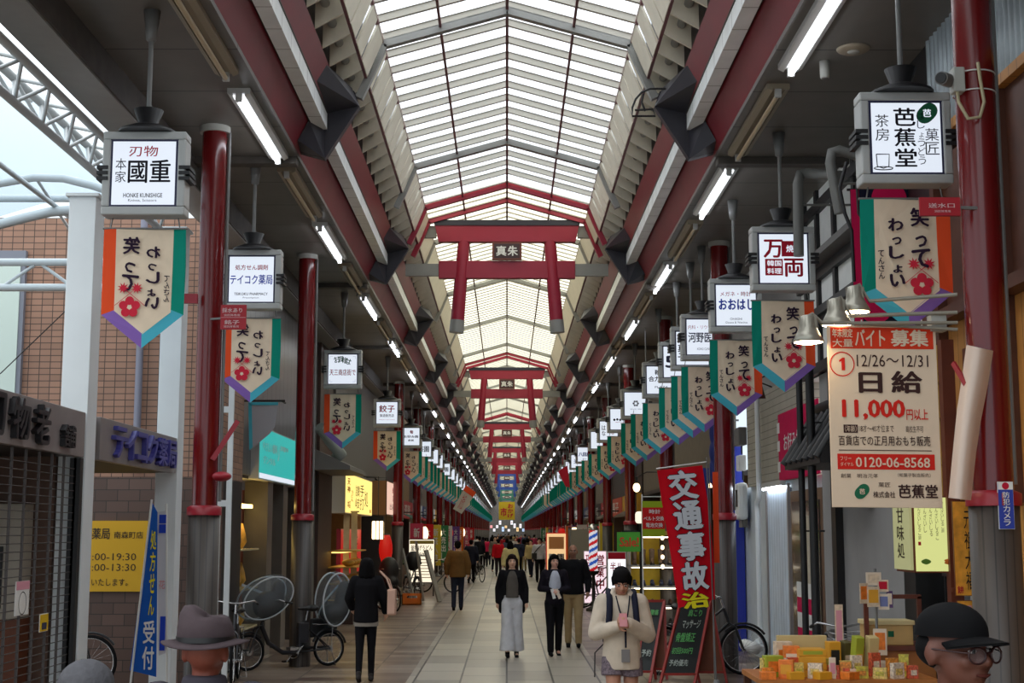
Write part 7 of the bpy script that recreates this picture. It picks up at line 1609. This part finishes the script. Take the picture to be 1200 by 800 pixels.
# man in the black cap on the right, three-quarter face
d = 4.0; hp = at(1127, 745, Y=d)
pc, Pc, Hc, kc = person('man in a black cap and glasses at the lower right, looking to the right', (hp.x - .02, d, 0), .0, 1.765, False, stand, None, ((20, 20, 22), .8, .03), 'jacket', None, (BLKC, 'trousers'), 'sides', vox=.010, skc=(96, 54, 40), turn=.48)
CAPM = M('cap_cloth', (10, 10, 12), .8, bump=.1)
RT = Euler((0, 0, .48)).to_matrix()
a = MB(); c = Hc((0, .012, 1.622)); 
vs = []; n = 26
for i in range(9):
    th = PI / 2 * i / 8
    for j in range(n):
        an = 2 * PI * j / n; v = Vector((.092 * math.cos(th) * math.cos(an), .110 * math.cos(th) * math.sin(an), .092 * math.sin(th) ** .85)); vs.append(c + RT @ v)
a.add(vs, [(i * n + j, i * n + (j + 1) % n, (i + 1) * n + (j + 1) % n, (i + 1) * n + j) for i in range(8) for j in range(n)], CAPM, True); a.add(vs[:n], [tuple(range(n - 1, -1, -1))], CAPM); cp = a.build('cap', pc)
a = MB(); vs = []
for dz in (0, -.006):
    for i in range(4):
        r = i / 3
        for j in range(13):
            an = -PI / 2 + (j - 6) / 6 * 1.15; bx_, by_ = .088 * math.cos(an), .106 * math.sin(an)
            v = Vector((bx_ * (1 + .12 * r), by_ - .085 * r * math.cos((j - 6) / 6 * 1.25), .004 - .012 * r - .018 * abs((j - 6) / 6) ** 2 + dz)); vs.append(c + RT @ v)
q = 52
fs = [(i * 13 + j, i * 13 + j + 1, (i + 1) * 13 + j + 1, (i + 1) * 13 + j) for i in range(3) for j in range(12)]
edge = [i * 13 for i in range(3, -1, -1)] + list(range(1, 13)) + [i * 13 + 12 for i in range(1, 4)] + list(range(39 + 11, 39, -1))
a.add(vs, fs + [tuple(q + x for x in reversed(f)) for f in fs] + [(edge[i], edge[(i + 1) % len(edge)], q + edge[(i + 1) % len(edge)], q + edge[i]) for i in range(len(edge))], CAPM, True); a.build('visor', cp)
MB().ell(c + Vector((0, 0, .082)), (.008, .008, .005), CAPM, 10, 6).build('cap_button', cp)
GLM = M('glasses_frame', (48, 20, 20), .3); gl = bpy.data.objects.new('glasses', None); C.objects.link(gl); gl.parent = pc
for s in (-1, 1):
    cc = Hc((s * .034, -.112, 1.578)); u = RT @ Vector((1, s * .25, 0)).normalized()
    MB().path([cc + u * .026 * math.cos(i * PI / 14) + Vector((0, 0, .022 * math.sin(i * PI / 14))) for i in range(28)], .0028, GLM, 6, True).build('rim', gl)
    a = MB(); a.add([cc + u * .025 * math.cos(i * PI / 14) + Vector((0, 0, .021 * math.sin(i * PI / 14))) for i in range(28)], [tuple(range(28))], see_through('lens', (238, 238, 242), .96, .05)); a.build('lens', gl)
    MB().path([Hc((s * .06, -.106, 1.585)), Hc((s * .080, -.06, 1.588)), Hc((s * .084, .0, 1.59))], .0025, GLM, 6).build('temple', gl)
MB().path([Hc((-.009, -.115, 1.582)), Hc((0, -.119, 1.586)), Hc((.009, -.115, 1.582))], .0025, GLM, 6).build('bridge', gl)
a = MB(); a.loft([(0, .0, Pc((0, 0, 1.38)).z, .14, .12), (0, .005, Pc((0, 0, 1.44)).z, .09, .09), (0, .01, Pc((0, 0, 1.475)).z, .08, .085)], cloth((20, 20, 22)), 20); a.remesh('collar', cloth((20, 20, 22)), .012, 2, pc)
copies_reset()
# ---------------------------------------------------------------- small ceiling fittings
for i, (px, py, lab) in enumerate(((1000, 57, 'round beige ceiling plate near the sweets shop sign'), (330, 187, 'round grey ceiling plate beside the nearest left bracket'), (968, 190, 'round dark ceiling plate near the nearest right bracket'))):
    p = at(px, py, Z=6.25)
    t = thing('ceiling_plate', lab, 'ceiling plate', (p.x, p.y, 6.25)); MB().lathe([(.0, -.03), (.11, -.03), (.14, -.015), (.15, 0), (0, 0)], (0, 0, 0), [FIXT, GRYW, GRYW][i], 24).build('plate', t); MB().lathe([(0, -.036), (.05, -.036), (.055, -.03), (0, -.03)], (0, 0, 0), WHP, 16).build('centre', t)
p = at(966, 72, Z=6.25); t = thing('ceiling_speaker', 'small white cylinder hanging from the right ceiling beside the nearest tube', 'speaker', (p.x, p.y, 6.25)); MB().lathe([(0, -.16), (.036, -.16), (.042, -.15), (.046, 0), (0, 0)], (0, 0, 0), WHP, 18).build('body', t); MB().lathe([(0, -.165), (.03, -.165), (.032, -.16), (0, -.16)], (0, 0, 0), GRYW, 14).build('grille', t)
t = thing('wire_bracket', 'bent black wire bracket on the right clerestory above the nearest dark bracket', 'bracket', (0, 0, 0)); yy = 15.4
MB().path([at(x, y, Y=yy) for x, y in ((780, 104), (762, 104), (752, 108), (745, 116), (741, 126), (741, 136), (768, 136), (765, 128), (744, 129))], .012, BLK, 6).build('wire', t)
MB().path([at(x, y, Y=yy) for x, y in ((754, 110), (752, 120), (756, 130))], .012, BLK, 6).build('stay', t)
